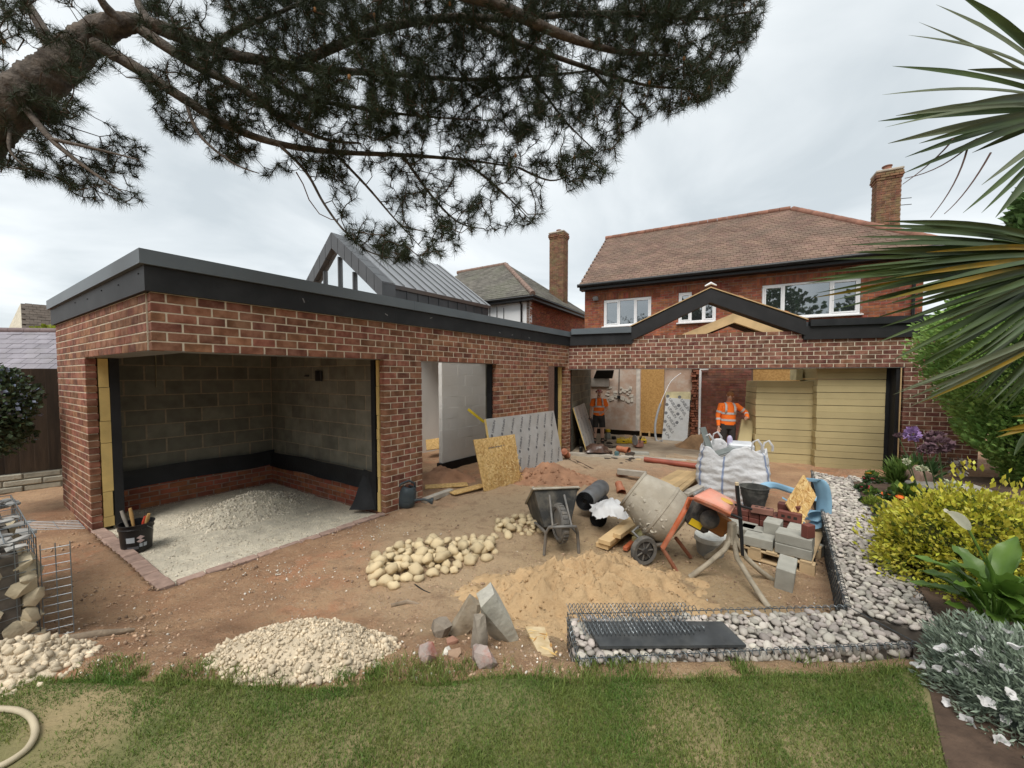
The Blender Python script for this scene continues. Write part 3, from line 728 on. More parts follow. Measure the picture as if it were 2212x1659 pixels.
# ground-floor rear wall, seen through the extension
GW = HL - HU * 0.9
plaster = M('stripped_pink_plaster', (0.40, 0.27, 0.20), 0.95, 0.2, 2.5, col2=(0.50, 0.37, 0.29), bump=0.4, bscale=50, dirt=(0.55, 0.50, 0.44), dirt_scale=3.2, dirt_amt=0.8)
def gwall(name, px0, px1, za, zb, d0, d1, mat, jag=0):
    m_ = MB(); slab(m_, HL, HU, HN, hs_(px0, 850), hs_(px1, 850), za, zb, d0, d1); return m_.build(name, mat, hs)
gwall('plastered_wall', 1262, 1384, 0.1, hz0, 0.02, 0.2, plaster)
gwall('plastered_wall', 1434, 1494, 0.05, hz0 - 0.05, 0.10, 0.3, plaster)
gwall('white_plaster_edge', 1374, 1382, 0.12, hz0 - 0.1, 0.004, 0.02, M('chalky_plaster', (.58, .53, .47), .95, .2, 6))
gwall('lintel_gap_shade', 1384, 1494, hz0 - 0.05, hz0 + 0.1, 0.01, 0.2, fascia_r)  # solid black slab, its colour stands for the shade in the gap
gwall('white_head_trim', 1384, 1434, hz0 - 0.13, hz0 - 0.06, 0.0, 0.1, render_w)
gwall('floor_void_shade', 1262, 1494, -0.25, 0.1, 0.12, 0.3, M('hollow_shade', (0.03, 0.025, 0.02), 1.0))  # solid slab, near-black colour stands for the shade under the floor
gwall('osb_door_panel', 1384, 1434, 0.06, hz0 - 0.13, 0.03, 0.06, osb_dk)
for px in (1383, 1402, 1433): gwall('floor_joist', px, px + 3.5, -0.08, 0.1, 0.0, 0.12, timber_new)
pb = courses(HL + HU * hs_(1509, 850), HU, HN, HW - hs_(1509, 850) - 0.3, -0.15, HCH, 32, bl=0.235, holes=[(hs_(1622, 850) - hs_(1509, 850), hs_(1760, 850) - hs_(1509, 850), -1, hz0 - 0.05)], jit=0.003)
emit(pb, 'wall_brick', M('dark_old_brick', (0.20, 0.075, 0.048), 0.9, 0.3, 7, rnd=0.22, hue=0.012, dirt=(0.28, 0.2, 0.17), dirt_scale=2, dirt_amt=0.4), hs, bev=0.003, minpx=5)
gwall('wall_core', 1509, 1900, -0.2, hz0, 0.006, 0.1, M('brown_mortar', (0.17, 0.10, 0.075), 0.95))
jp = []                                                    # toothed broken brick edge
for i in range(30):
    for k in range(2):
        s_ = hs_(1494, 850) + 0.06 + 0.12 * k + random.uniform(-.03, .03); p = HL + HU * s_ - HN * random.uniform(-0.03, 0.06)
        jp.append((RZ((p.x, p.y, -0.12 + i * HCH + 0.035), -R(27) + random.uniform(-.15, .15), 0, random.uniform(-.06, .06)), (random.uniform(0.09, 0.16), 0.12, 0.066)))
emit(jp, 'toothed_brick', M('broken_brick', (0.25, 0.10, 0.06), 0.95, 0.45, 18, rnd=0.3), hs, bev=0.008, minpx=4)
gwall('pier_core', 1494, 1510, -0.2, hz0, 0.07, 0.2, M('pier_mortar', (0.2, 0.14, 0.1), 0.95))
gwall('padstone', 1495, 1512, hz0 - 0.22, hz0 - 0.02, -0.03, 0.1, concrete)
gwall('timber_door_head', 1620, 1765, hz0 - 0.20, hz0 - 0.08, -0.03, 0.05, timber_new)
gwall('osb_doorway_panel', 1626, 1765, -0.1, hz0 - 0.24, 0.0, 0.04, osb_dk)
pp = hwp(1513, 800); pq = hwp(1512, 940)
MB().tube([Vector((pp.x, pp.y, 2.12)) + HN * .09 + HU * .22, Vector((pp.x, pp.y, 2.12)) + HN * .09, Vector((pp.x, pp.y, 2.05)) + HN * .09, Vector((pp.x, pp.y, 0.15)) + HN * .09, Vector((pp.x, pp.y, 0.02)) + HN * .12 + HU * .06, Vector((pp.x, pp.y, -.04)) + HN * .35 + HU * .5], 0.035, 8).build('waste_pipe', upvc, hs, smooth=60)
pr = random.Random(5)
tp = MB()
for k in range(26):                                        # ragged patches of old white tiling and render on the wall
    px = pr.uniform(1310, 1366); py = pr.uniform(838, 868); p = hwp(px, py)
    tp.box((0, 0, 0), (pr.uniform(.05, .16), 0.012, pr.uniform(.04, .14)), 0, 0.004, RZ(p + HN * 0.0, -R(27), 0, pr.uniform(-.5, .5)))
tp.build('render_patches', M('old_tile_render', (0.62, 0.57, 0.49), 0.9, 0.15), hs, kind='stuff')
p = hwp(1337, 858); MB().box((0, 0, 0), (0.10, 0.04, 0.11), 0, 0.01, RZ(p + HN * .03, -R(27))).build('socket_box', black_pl, hs)
p0 = hwp(1338, 798); MB().tube([p0 + HN * .03, p + HN * .03], 0.012, 6).build('cable_chase', fascia_r, hs)
p = hwp(1297, 826); MB().box((0, 0, 0), (0.62, 0.05, 0.30), 0, 0.01, RZ(p + HN * .03, -R(27))).build('meter_board', M('grey_board', (0.28, 0.25, 0.22), 0.9), hs)
p = hwp(1306, 808); MB().hexa([p + HN * .06 - HU * .36 + Vector((0, 0, -.15)), p + HN * .06 + HU * .28 + Vector((0, 0, -.15)), p + HN * .3 + HU * .38 + Vector((0, 0, .10)), p + HN * .3 - HU * .2 + Vector((0, 0, .10))][::-1], [p + HN * .06 - HU * .36 + Vector((0, 0, -.12)), p + HN * .06 + HU * .28 + Vector((0, 0, -.12)), p + HN * .3 + HU * .38 + Vector((0, 0, .13)), p + HN * .3 - HU * .2 + Vector((0, 0, .13))][::-1]).build('black_flap', black_pl, hs)

# ================================================================== the neighbour's house and its metal-clad room
nh = thing('neighbour_house', 'neighbouring house with white rendered rear, brick side and grey hipped roof', 'house', (0.73, 16, 0))
NC = Vector((0.73, 16.0, 0)); NF = Vector((-.854, .52, 0)).normalized(); NS = Vector((NF.y, -NF.x, 0)); NS = NS if NS.y > 0 else -NS
fn = -NS
nE_ = 5.2
wn0 = D(1056, 690, 16.4); 
m_ = MB(); slab(m_, NC, NF, fn, 0.0, 6.0, -0.2, nE_, 0.0, 0.2); m_.build('rendered_wall', render_w, nh)
pn_ = courses(NC - NF * 0.0, NS, -NF, 7.0, 2.6, HCH, 34, bl=0.235, jit=0.003); emit(pn_, 'brick', brick_old, nh, cap=200, bev=0.003, minpx=5)
m_ = MB(); slab(m_, NC, NS, -NF, 0.0, 7.0, -0.2, nE_, 0.006, 0.15); m_.build('mortar', mortar_old, nh)
op = onwall(1048, 690, NC, NF); ws = (op - NC).dot(NF); wT = onwall(1060, 678, NC, NF).z
window(nh, NC, NF, fn, (onwall(1098, 690, NC, NF) - NC).dot(NF), ws, wT - 1.0, wT, [], glass=glassmat('dim_glass', (.03, .035, .04), .12), fw=0.05, frame=M('grey_frame', (0.12, 0.14, 0.15), 0.5), sill=False)
o_ = 0.3
e0 = NC + fn * o_ - NF * o_ + Vector((0, 0, nE_ - 0.02)); d_ = 3.2; rz_ = 2.55
upf = NS * (d_ + o_) + Vector((0, 0, rz_)); tiled(e0, NF, upf, [(0, 0), (6.5, 0), (6.5, upf.length), (d_ + o_, upf.length)], 0.25, 0.2, 0.014, tile_grey, nh, cap=200)
ups = NF * (d_ + o_) + Vector((0, 0, rz_)); tiled(e0, NS, ups, [(0, 0), (7.2, 0), (7.2 - d_, ups.length), (d_ + o_, ups.length)], 0.25, 0.2, 0.014, tile_grey, nh, cap=200)
ap = e0 + NF * (d_ + o_) + upf; ridges([e0 + Vector((0, 0, .03)), ap], 0.11, M('pinkish_hip_tile', (0.22, 0.15, 0.12), 0.9), nh, 0.35); ridges([ap, ap + NF * 3.2], 0.11, MATS['pinkish_hip_tile'], nh, 0.35)
gt = MB(); gt.tube([e0 - Vector((0, 0, .06)) + NF * 6.4, e0 - Vector((0, 0, .06)), e0 - Vector((0, 0, .06)) + NS * 7.2], 0.06, 8); gt.build('gutter', black_pl, nh, smooth=60)
m_ = MB(); strip(m_, [NC + NF * 6.2, NC, NC + NS * 7.1], o_ - 0.02 if True else 0, 0.0, nE_ - 0.22, nE_ - 0.05); m_.build('fascia', black_pl, nh)
pd = onwall(1128, 650, NC, NF) + fn * 0.07; MB().tube([Vector((pd.x, pd.y, nE_ - 0.1)) + fn * 0.2, Vector((pd.x, pd.y, nE_ - 0.35)), Vector((pd.x, pd.y, 2.0))], 0.04, 8).build('drainpipe', black_pl, nh, smooth=60)
cq = D(1207, 560, 20.0); chimney(nh, Vector((cq.x, cq.y, 0)), math.atan2(NF.y, NF.x) + math.pi, 0.78, 0.6, 5.3, D(1207, 506, 20.0).z, brick_ch, [(0, 0.13, 0.2)])
zr = thing('metal_clad_room', 'dark standing-seam metal gabled room with a glazed triangular front', 'building', (-3.7, 11, 0))
ZA = Vector((-3.69, 11.0, 0)); ZU = Vector((2.05, 2.67, 0)).normalized(); ZL = Vector((-ZU.y, ZU.x, 0)); hw = 2.62; ze = 4.62; zt = 6.5
def zp(s, l, z): q = ZA + ZU * s + ZL * l; return Vector((q.x, q.y, z))
LZr = 4.6
th_ = 0.12
for l0, l1, fl_ in ((-0.12, hw, 1), (2 * hw + 0.12, hw, -1)):
    za_ = ze if True else 0
    rm = MB(); q = [zp(-0.0, l0, ze - 0.08), zp(LZr, l0, ze - 0.08), zp(LZr, l1, zt), zp(0, l1, zt)]
    n_ = (q[1] - q[0]).cross(q[3] - q[0]).normalized(); n_ = n_ if n_.z > 0 else -n_
    rm.add(q + [p - n_ * th_ for p in q], [[0, 1, 2, 3], [7, 6, 5, 4], [0, 4, 5, 1], [1, 5, 6, 2], [2, 6, 7, 3], [3, 7, 4, 0]]); rm.build('roof_sheet', zinc_l, zr)
    if fl_ == 1:
        for k in range(11):
            s_ = 0.3 + k * 0.41
            MB().tube([zp(s_, l0, ze - 0.07) + n_ * 0.01, zp(s_, l1, zt) + n_ * 0.01], 0.017, 4).build('roof_seam', zinc_d, zr)
wl = MB(); slab(wl, ZA, ZU, -ZL, 0.0, LZr, -0.2, ze - 0.08, 0.0, 0.15); wl.build('side_cladding', zinc_d, zr)
for k in range(14):
    p = zp(0.05 + k * 0.42, -0.012, 0); MB().box((p.x, p.y, 3.2), (0.03, 0.024, 2.8), math.atan2(ZU.y, ZU.x)).build('cladding_seam', zinc_d, zr)
bd = 0.50                                                  # deep clad surround of the gable
for l0, sg in ((-0.12, 1), (2 * hw + 0.12, -1)):
    nseg = 7
    for k in range(nseg):
        f0, f1 = k / nseg + 0.004, (k + 1) / nseg - 0.004
        la, lb = l0 + (hw - l0) * f0, l0 + (hw - l0) * f1; za_, zb_ = ze - 0.06 + (zt + 0.02 - ze + .06) * f0, ze - 0.06 + (zt + 0.02 - ze + .06) * f1
        mb_ = MB(); b4 = [zp(-0.04, la, za_ - bd), zp(-0.04, lb, zb_ - bd), zp(0.4, lb, zb_ - bd), zp(0.4, la, za_ - bd)]; t4 = [zp(-0.04, la, za_), zp(-0.04, lb, zb_), zp(0.4, lb, zb_), zp(0.4, la, za_)]
        if sg > 0: b4 = b4[::-1]; t4 = t4[::-1]
        mb_.hexa(b4, t4); mb_.build('gable_panel', zinc_d, zr)
gm = MB(); gm.add([zp(0.10, 0.2, 2.0), zp(0.10, 2 * hw - 0.2, 2.0), zp(0.10, 2 * hw - 0.2, ze - 0.4), zp(0.10, hw, zt - 0.48), zp(0.10, 0.2, ze - 0.4)], [[0, 1, 2, 3, 4]]); gm.build('gable_pane', skyglass, zr)
for l_ in (1.5, 2.35, 3.3):
    p = zp(0.07, l_, 0); MB().box((p.x, p.y, 3.9), (0.08, 0.06, 2 * (ze + (zt - ze) * (1 - abs(l_ - hw) / hw) - 0.6 - 3.9)), math.atan2(ZU.y, ZU.x)).build('mullion', zinc_d, zr)
MB().box(tuple(zp(0.3, 0.25, 4.0)), (0.08, 0.3, 1.0), math.atan2(ZU.y, ZU.x)).build('timber_lining', timber_new, zr)
m_ = MB(); m_.add([zp(4.5, 0, -.2), zp(4.5, 2 * hw, -.2), zp(4.5, 2 * hw, ze), zp(4.5, hw, zt - .1), zp(4.5, 0, ze)], [[0, 1, 2, 3, 4]]); slab(m_, ZA, ZU, -ZL, 0.0, LZr, -0.2, ze - 0.08, 2 * hw - .15, 2 * hw); m_.build('rear_cladding', zinc_d, zr)

# ================================================================== beyond the left end
fh = thing('far_brown_roof_house', 'distant house with dark brown tiled roof and pale gable beyond slate shed', 'house', D(70, 700, 22))
a0 = D(48, 724, 22); a1 = a0 + Vector((1.87, 2.35, 0)); a2 = D(150, 662, 25); a3 = D(42, 656, 25); 
roofm = M('far_brown_tile', (0.085, 0.068, 0.055), 0.95, 0.3, 3, dirt=(0.2, 0.17, 0.14), dirt_scale=2, dirt_amt=0.3)
upv = Vector((-2.34, 1.86, 2.15)); a3 = a0 + upv; tiled(a0, (a1 - a0), upv, [(0, 0), (2.8, 0), (2.8, upv.length), (0, upv.length)], 0.3, 0.3, 0.03, roofm, fh, cap=120)
g_ = MB(); b_ = a0 + Vector((-2.6, 1.2, 0)); g_.add([a0, a3, b_, a0 + Vector((0, 0, -4)), b_ + Vector((0, 0, -4))], [[0, 2, 1], [0, 3, 4, 2]]); g_.build('pale_gable', M('cream_gable', (0.5, 0.47, 0.38), 0.9), fh)
w0 = MB(); w0.box((a0.x + .7, a0.y + 1.6, (a0.z - 0.3) / 2), (2.8, 0.3, a0.z - 0.3), .9); w0.build('house_wall', MATS['cream_gable'], fh)
sh = thing('slate_roof_shed', 'low outbuilding with purple-grey slate roof beyond the timber fence', 'shed', D(60, 790, 10.5))
slate = M('purple_slate', (0.23, 0.215, 0.24), 0.7, 0.15, 3, rnd=0.12, dirt=(0.21, 0.20, 0.19), dirt_scale=2, dirt_amt=0.35)
s0_ = D(-60, 808, 9.4) + Vector((-2.2, -.2, 0)); s1_ = s0_ + Vector((7, .6, 0)); s3_ = D(-60, 716, 10.8)
up_ = Vector((-.12, 1.4, s3_.z - s0_.z)); tiled(s0_, s1_ - s0_, up_, [(0, 0), (6.4, 0), (6.4, up_.length), (0, up_.length)], 0.33, 0.21, 0.014, slate, sh)
ridges([s0_ + up_ + Vector((0, 0, .02)), s0_ + up_ + (s1_ - s0_).normalized() * 6.4], 0.08, M('slate_ridge', (0.16, 0.12, 0.12), 0.8), sh, 0.4)
mb_ = MB(); mb_.box(((s0_.x + s1_.x) / 2, s0_.y + 0.8, 0.9), (4.3, 0.2, 1.9), 0.2); mb_.build('shed_wall', brick_old, sh)
# timber fence with stone base
fe = thing('timber_fence', 'dark brown close-boarded timber fence beside the garden room', 'fence', D(30, 1000, 6.2))
fA = D(-90, 1000, 6.0); fB = D(140, 1000, 6.75); fA.z = fB.z = 0; fd = (fB - fA); fL = fd.length; fd.normalize()
fwood = M('dark_fence_wood', (0.038, 0.025, 0.016), 0.9, 0.35, 3, rnd=0.2, stretch=(6, 6, 0.6), bump=0.3, bscale=20)
fz0, fz1 = D(60, 1022, 6.4).z, D(60, 795, 6.4).z
nb_ = int(fL / 0.14)
for k in range(nb_):
    p = fA + fd * (fL * (k + 0.5) / nb_); MB().box((p.x, p.y, (fz0 + fz1) / 2 + random.uniform(-.01, .01)), (0.20, 0.018, fz1 - fz0), math.atan2(fd.y, fd.x) + 0.08, 0.004).build('fence_board', fwood, fe)
for z in (fz0 + 0.25, fz1 - 0.25): 
    p = fA + fd * (fL / 2) + Vector((-fd.y, fd.x, 0)) * 0.04; MB().box((p.x, p.y, z), (fL, 0.05, 0.08), math.atan2(fd.y, fd.x)).build('rail', fwood, fe)
sw = thing('stone_base_wall', 'low buff walling-stone base below the brown timber fence', 'wall', (fA.x, fA.y, 0))
stone_b = M('buff_walling_stone', (0.33, 0.31, 0.25), 0.95, 0.2, 6, rnd=0.15, bump=0.8, bscale=35)
fnn = Vector((fd.y, -fd.x, 0))
emit(courses(fA + fnn * 0.06, fd, fnn, fL, -0.12, (fz0 + 0.12) / 4, 4, bl=0.42, depth=0.12, jit=0.012, joint=0.014), 'walling_stone', stone_b, sw, bev=0.012)
m_ = MB(); slab(m_, fA, fd, fnn, 0, fL, -0.2, fz0 - .005, -0.045, 0.06); m_.build('mortar', M('dark_joint', (0.16, 0.15, 0.12), 0.95), sw)
# ================================================================== ground
LAWN = 0.33
def lawn_edge(x):                                        # y of the lawn's ragged far edge
    return 1.97 + 0.03 * math.sin(x * 2.3 + 1) + 0.11 * sstep(0.2, 2.3, x) + 0.04 * noise.noise(Vector((x * 3, 1.7, 0)))
def hgt(x, y):
    h = 0.0
    rise = sstep(3.1, 2.05, y) * sstep(0.75, 0.1, x)      # bank up to the lawn on the open side
    rise = max(rise, sstep(2.35, 2.1, y), sstep(2.5, 2.0, y) * sstep(0.6, 0.0, x))
    h += LAWN * 0.97 * rise
    gl = 2.30 + (y - 2.58) / 3.72 * 2.63                  # inner face of the long gabion
    h = max(h, 0.33 * sstep(gl + 0.25, gl + 0.5, x) * sstep(7.6, 6.4, y) * sstep(2.2, 2.6, y))
    if y > 8.6: h -= 0.07 * sstep(8.6, 9.6, y)
    return h
def inroom(x, y):
    p = Vector((x, y, 0)) - C0; s_ = p.dot(U); d = -p.dot(N); return -0.0 < d < 3.4 and p.dot(-NL) > 0.0 and s_ < 2.45
def axis(a, b, st, far):
    c = list(np.arange(a, b + 1e-6, st)); e = []; v = b; k = st
    while v < far: k *= 1.35; v += k; e.append(v)
    s_ = []; v = a; k = st
    while v > -far: k *= 1.35; v -= k; s_.append(v)
    return s_[::-1] + c + e
xs = axis(-5.0, 4.6, 0.04, 700); ys = axis(1.9, 7.2, 0.04, 700)
Vg = np.zeros((len(ys), len(xs), 3))
for j, y in enumerate(ys):
    for i, x in enumerate(xs):
        z = hgt(x, y)
        if -9 < x < 9 and 0 < y < 13:
            amp = 0.026 if z < 0.3 else 0.008
            if inroom(x, y): amp = 0.004; z -= 0.14
            z += amp * fbm(x, y, 2.2) + 0.5 * amp * fbm(x, y, 8.0, 3) + (0.016 * max(0, noise.noise(Vector((x * 11, y * 11, 8))) - .15) if amp > .01 and y < 5 else 0)
            if -3.4 < x < -0.6 and 2.1 < y < 2.9: z += 0.02 * fbm(x, y, 5.5, 3)
        else: z = min(z, 0.0) - 0.03
        Vg[j, i] = (x, y, z)
ny, nx = len(ys), len(xs)
idx = np.arange(ny * nx).reshape(ny, nx)
Fg = np.stack([idx[:-1, :-1], idx[:-1, 1:], idx[1:, 1:], idx[1:, :-1]], -1).reshape(-1, 4)
soil = bpy.data.materials.new('bare_soil'); soil.use_nodes = True
def soilmat(m):
    t = m.node_tree; n = t.nodes; L = t.links; bs = n['Principled BSDF']; bs.inputs['Roughness'].default_value = 0.95; bs.inputs['Specular IOR Level'].default_value = 0.2
    geo = n.new('ShaderNodeNewGeometry')
    def nse(sc_, det=6, rough=0.6):
        q = n.new('ShaderNodeTexNoise'); q.inputs['Scale'].default_value = sc_; q.inputs['Detail'].default_value = det; q.inputs['Roughness'].default_value = rough
        L.new(geo.outputs['Position'], q.inputs['Vector']); return q.outputs['Fac']
    def rng(src, a, b, c=0.0, d=1.0):
        q = n.new('ShaderNodeMapRange'); q.interpolation_type = 'SMOOTHSTEP'; L.new(src, q.inputs[0])
        for i, v in enumerate((a, b, c, d)): q.inputs[1 + i].default_value = v
        return q.outputs[0]
    def mix(f, a, b):
        q = n.new('ShaderNodeMix'); q.data_type = 'RGBA'
        if isinstance(f, float): q.inputs[0].default_value = f
        else: L.new(f, q.inputs[0])
        for i, c in ((6, a), (7, b)):
            if isinstance(c, tuple): q.inputs[i].default_value = (*c, 1)
            else: L.new(c, q.inputs[i])
        return q.outputs[2]
    def mul(a, b):
        q = n.new('ShaderNodeMath'); q.operation = 'MULTIPLY'; L.new(a, q.inputs[0]); L.new(b, q.inputs[1]); return q.outputs[0]
    def patch(cx, cy, r0, r1):                          # a soft-edged patch of spilt sand or clay
        q = n.new('ShaderNodeVectorMath'); q.operation = 'DISTANCE'; L.new(geo.outputs['Position'], q.inputs[0]); q.inputs[1].default_value = (cx, cy, 0)
        a = n.new('ShaderNodeMath'); a.operation = 'ADD'; L.new(q.outputs['Value'], a.inputs[0])
        b = n.new('ShaderNodeMath'); b.operation = 'MULTIPLY'; b.inputs[1].default_value = 1.6; L.new(nse(1.7), b.inputs[0]); L.new(b.outputs[0], a.inputs[1])
        return rng(a.outputs[0], r1 + 0.8, r0 + 0.8)
    base = mix(rng(nse(1.1), 0.35, 0.65), (0.37, 0.215, 0.128), (0.54, 0.345, 0.205))
    base = mix(mul(rng(nse(0.9, 4), 0.5, 0.62), rng(nse(4.0), 0.4, 0.6)), base, (0.52, 0.265, 0.15))
    base = mix(patch(1.0, 5.0, 1.0, 3.2), base, (0.54, 0.40, 0.255))
    base = mix(patch(0.0, 4.3, 0.8, 2.2), base, (0.54, 0.39, 0.245))
    base = mix(patch(2.2, 10.5, 1.0, 4.0), base, (0.46, 0.37, 0.26))
    base = mix(patch(1.2, 3.3, 0.6, 2.0), base, (0.48, 0.345, 0.20))
    base = mix(rng(nse(6.0, 8, 0.75), 0.5, 0.62, 0, 0.45), base, (0.27, 0.165, 0.10))
    base = mix(rng(nse(55.0, 4), 0.56, 0.66, 0, 0.6), base, (0.52, 0.42, 0.31))
    base = mix(rng(nse(42.0, 5, .7), 0.42, 0.34, 0, 0.55), base, (0.17, 0.10, 0.06))
    L.new(base, bs.inputs['Base Color'])
    b1 = n.new('ShaderNodeBump'); b1.inputs['Strength'].default_value = 0.9; b1.inputs['Distance'].default_value = 0.045; L.new(nse(14.0, 9, 0.72), b1.inputs['Height'])
    b2 = n.new('ShaderNodeBump'); b2.inputs['Strength'].default_value = 1.0; b2.inputs['Distance'].default_value = 0.016; L.new(nse(110.0, 4), b2.inputs['Height']); L.new(b1.outputs[0], b2.inputs['Normal'])
    L.new(b2.outputs[0], bs.inputs['Normal'])
soilmat(soil)
ground = npobj('ground', Vg.reshape(-1, 3), Fg, soil, smooth=True, kind='structure', label='trodden red-brown and sandy bare soil of the building site')
def gz(x, y):                                            # height of the ground here
    return hgt(x, y) - (0.06 if inroom(x, y) else 0)
def GT(px, py, dz=0.0):                                  # a photograph point on the soil
    z = 0.0
    for _ in range(12):
        p = G(px, py, z + dz); z = 0.5 * z + 0.5 * gz(p.x, p.y)
    return Vector((p.x, p.y, gz(p.x, p.y) + dz))
# inside floors
rf = MB(); q = [C0 - NL * 0.09 - N * 0.07, C0 + U * 2.4 - N * 0.07, PW1 + pn * 0.02, Q(-0.15, 3.2)]
limefl = M('pale_hardcore_dust', (0.62, 0.56, 0.44), 0.95, 0.2, 9, bump=2.0, bscale=60, detail=8, dirt=(0.66, 0.61, 0.50), dirt_scale=22, dirt_amt=0.8)
NG = 46; rows = []
for j in range(NG + 1):
    row = []
    for i in range(NG + 1):
        a = q[0].lerp(q[1], i / NG); b = q[3].lerp(q[2], i / NG); p = a.lerp(b, j / NG)
        g_ = GT(0, 1300) if False else None
        z = -0.055 + 0.012 * fbm(p.x, p.y, 3) 
        row.append((p.x, p.y, z))
    rows.append(row)
rf.grid(rows).build('room_floor', limefl, smooth=180, kind='structure', label='pale crushed limestone floor inside the garden room')
ef = MB(); ef.prism([tuple(p.xy) for p in (I0 + E * 0.02 - NE * 0.17, I0 + E * 7.5 - NE * 0.17, HL + HU * 8.3 + HN * 0.02, HL - HU * 0.6 + HN * 0.02)], -0.2, -0.058)
ef.build('extension_floor', M('dusty_concrete_floor', (0.34, 0.275, 0.20), 0.95, 0.25, 2.0, bump=0.5, bscale=40, dirt=(0.22, 0.16, 0.11), dirt_scale=1.6, dirt_amt=0.6), kind='structure', label='dusty concrete floor slab inside the extension')
# lawn
lx = np.linspace(-4.5, 4.5, 150); ly = np.linspace(-1.5, 1.0, 60)
Vl = np.zeros((60, 150, 3))
for i, x in enumerate(lx):
    ye = lawn_edge(x)
    for j in range(60):
        f = j / 59; y = -1.2 + (ye + 1.2) * f
        Vl[j, i] = (x, y, LAWN + 0.004 + 0.012 * fbm(x, y, 1.3) - 0.05 * max(0, (f - 0.985) / 0.015))
idl = np.arange(60 * 150).reshape(60, 150)
Fl = np.stack([idl[:-1, :-1], idl[:-1, 1:], idl[1:, 1:], idl[1:, :-1]], -1).reshape(-1, 4)
lawnm = M('worn_turf', (0.085, 0.11, 0.03), 0.95, 0.3, 2.0, col2=(0.29, 0.225, 0.12), bump=0.8, bscale=60, detail=7)
npobj('lawn', Vl.reshape(-1, 3), Fl, lawnm, smooth=True, kind='structure', label='worn green lawn with dry brown patches')
# grass blades
rg = np.random.default_rng(3)
def blades(n, fx, hmean, wid, lean):
    P = fx(n); n = len(P); a = rg.uniform(0, 2 * np.pi, n); h = hmean * rg.uniform(0.5, 1.4, n); l = lean * h * rg.uniform(0.2, 1.3, n); b = rg.uniform(0, 2 * np.pi, n)
    w_ = wid * rg.uniform(0.7, 1.3, n)
    dx_, dy_ = np.cos(a) * w_, np.sin(a) * w_; lx_, ly_ = np.cos(b) * l, np.sin(b) * l
    V = np.zeros((n, 5, 3))
    V[:, 0] = P + np.stack([-dx_, -dy_, 0 * h], 1); V[:, 1] = P + np.stack([dx_, dy_, 0 * h], 1)
    V[:, 2] = P + np.stack([dx_ * .7 + lx_ * .35, dy_ * .7 + ly_ * .35, h * .6], 1); V[:, 3] = P + np.stack([-dx_ * .7 + lx_ * .35, -dy_ * .7 + ly_ * .35, h * .6], 1)
    V[:, 4] = P + np.stack([lx_, ly_, h * np.maximum(0.55, 1 - (l / h) ** 2 * .3)], 1)
    base = (np.arange(n) * 5)[:, None]
    F_ = np.concatenate([np.stack([base[:, 0], base[:, 0] + 1, base[:, 0] + 2], 1), np.stack([base[:, 0], base[:, 0] + 2, base[:, 0] + 3], 1), np.stack([base[:, 0] + 3, base[:, 0] + 2, base[:, 0] + 4], 1)])
    return V.reshape(-1, 3), F_
def lawn_pts(n):
    out_ = []
    while len(out_) < n:
        x = random.uniform(-3.3, 3.3); y = random.uniform(1.05, 2.12); e = lawn_edge(x)
        if y > e + 0.03 or abs(x) > y * 1.4 + 0.2 or x > 1.80 + (y - 1.55) * 0.8: continue
        dn = noise.noise(Vector((x * 1.7, y * 1.7, 5.2))) + 0.6 * noise.noise(Vector((x * 5, y * 5, 1.1)))
        wear = 0.42 * sstep(-.5, -1.5, x)
        if y < e - 0.1 and random.random() > 0.86 - wear + 0.6 * dn: continue
        if y > e - 0.1 and random.random() > 0.8: continue
        out_.append((x, y, LAWN - 0.004 if y < e - .02 else LAWN - 0.03))
    return np.array(out_)
Vb, Fb_ = blades(165000, lawn_pts, 0.026, 0.0016, 0.9)
grass_m = M('grass_blade', (0.095, 0.17, 0.028), 0.6, 0.35, 3, col2=(0.195, 0.225, 0.058), rnd=0.35, hue=0.02, trans=0.25)
npobj('grass', Vb, Fb_, grass_m, kind='stuff', label='short green lawn grass', cat=None)
def tuft_pts(cs):
    def f(n):
        out_ = []
        for _ in range(n):
            cx, cy, r = random.choice(cs); a = random.uniform(0, 6.3); rr = r * math.sqrt(random.random())
            x, y = cx + rr * math.cos(a), cy + rr * math.sin(a); out_.append((x, y, gz(x, y) if y > lawn_edge(x) else LAWN))
        return np.array(out_)
    return f
tufts = [(-1.58 + random.uniform(-.3, .3), 1.94 + random.uniform(-.04, .03), 0.06) for _ in range(4)] + [(random.uniform(-2.3, 2.2), lawn_edge(0) + random.uniform(-.06, .05), random.uniform(.04, .12)) for _ in range(60)]
Vb, Fb_ = blades(5200, tuft_pts(tufts), 0.05, 0.0018, 0.9)
npobj('grass', Vb, Fb_, grass_m, kind='stuff', label='long ragged grass along the lawn edge')

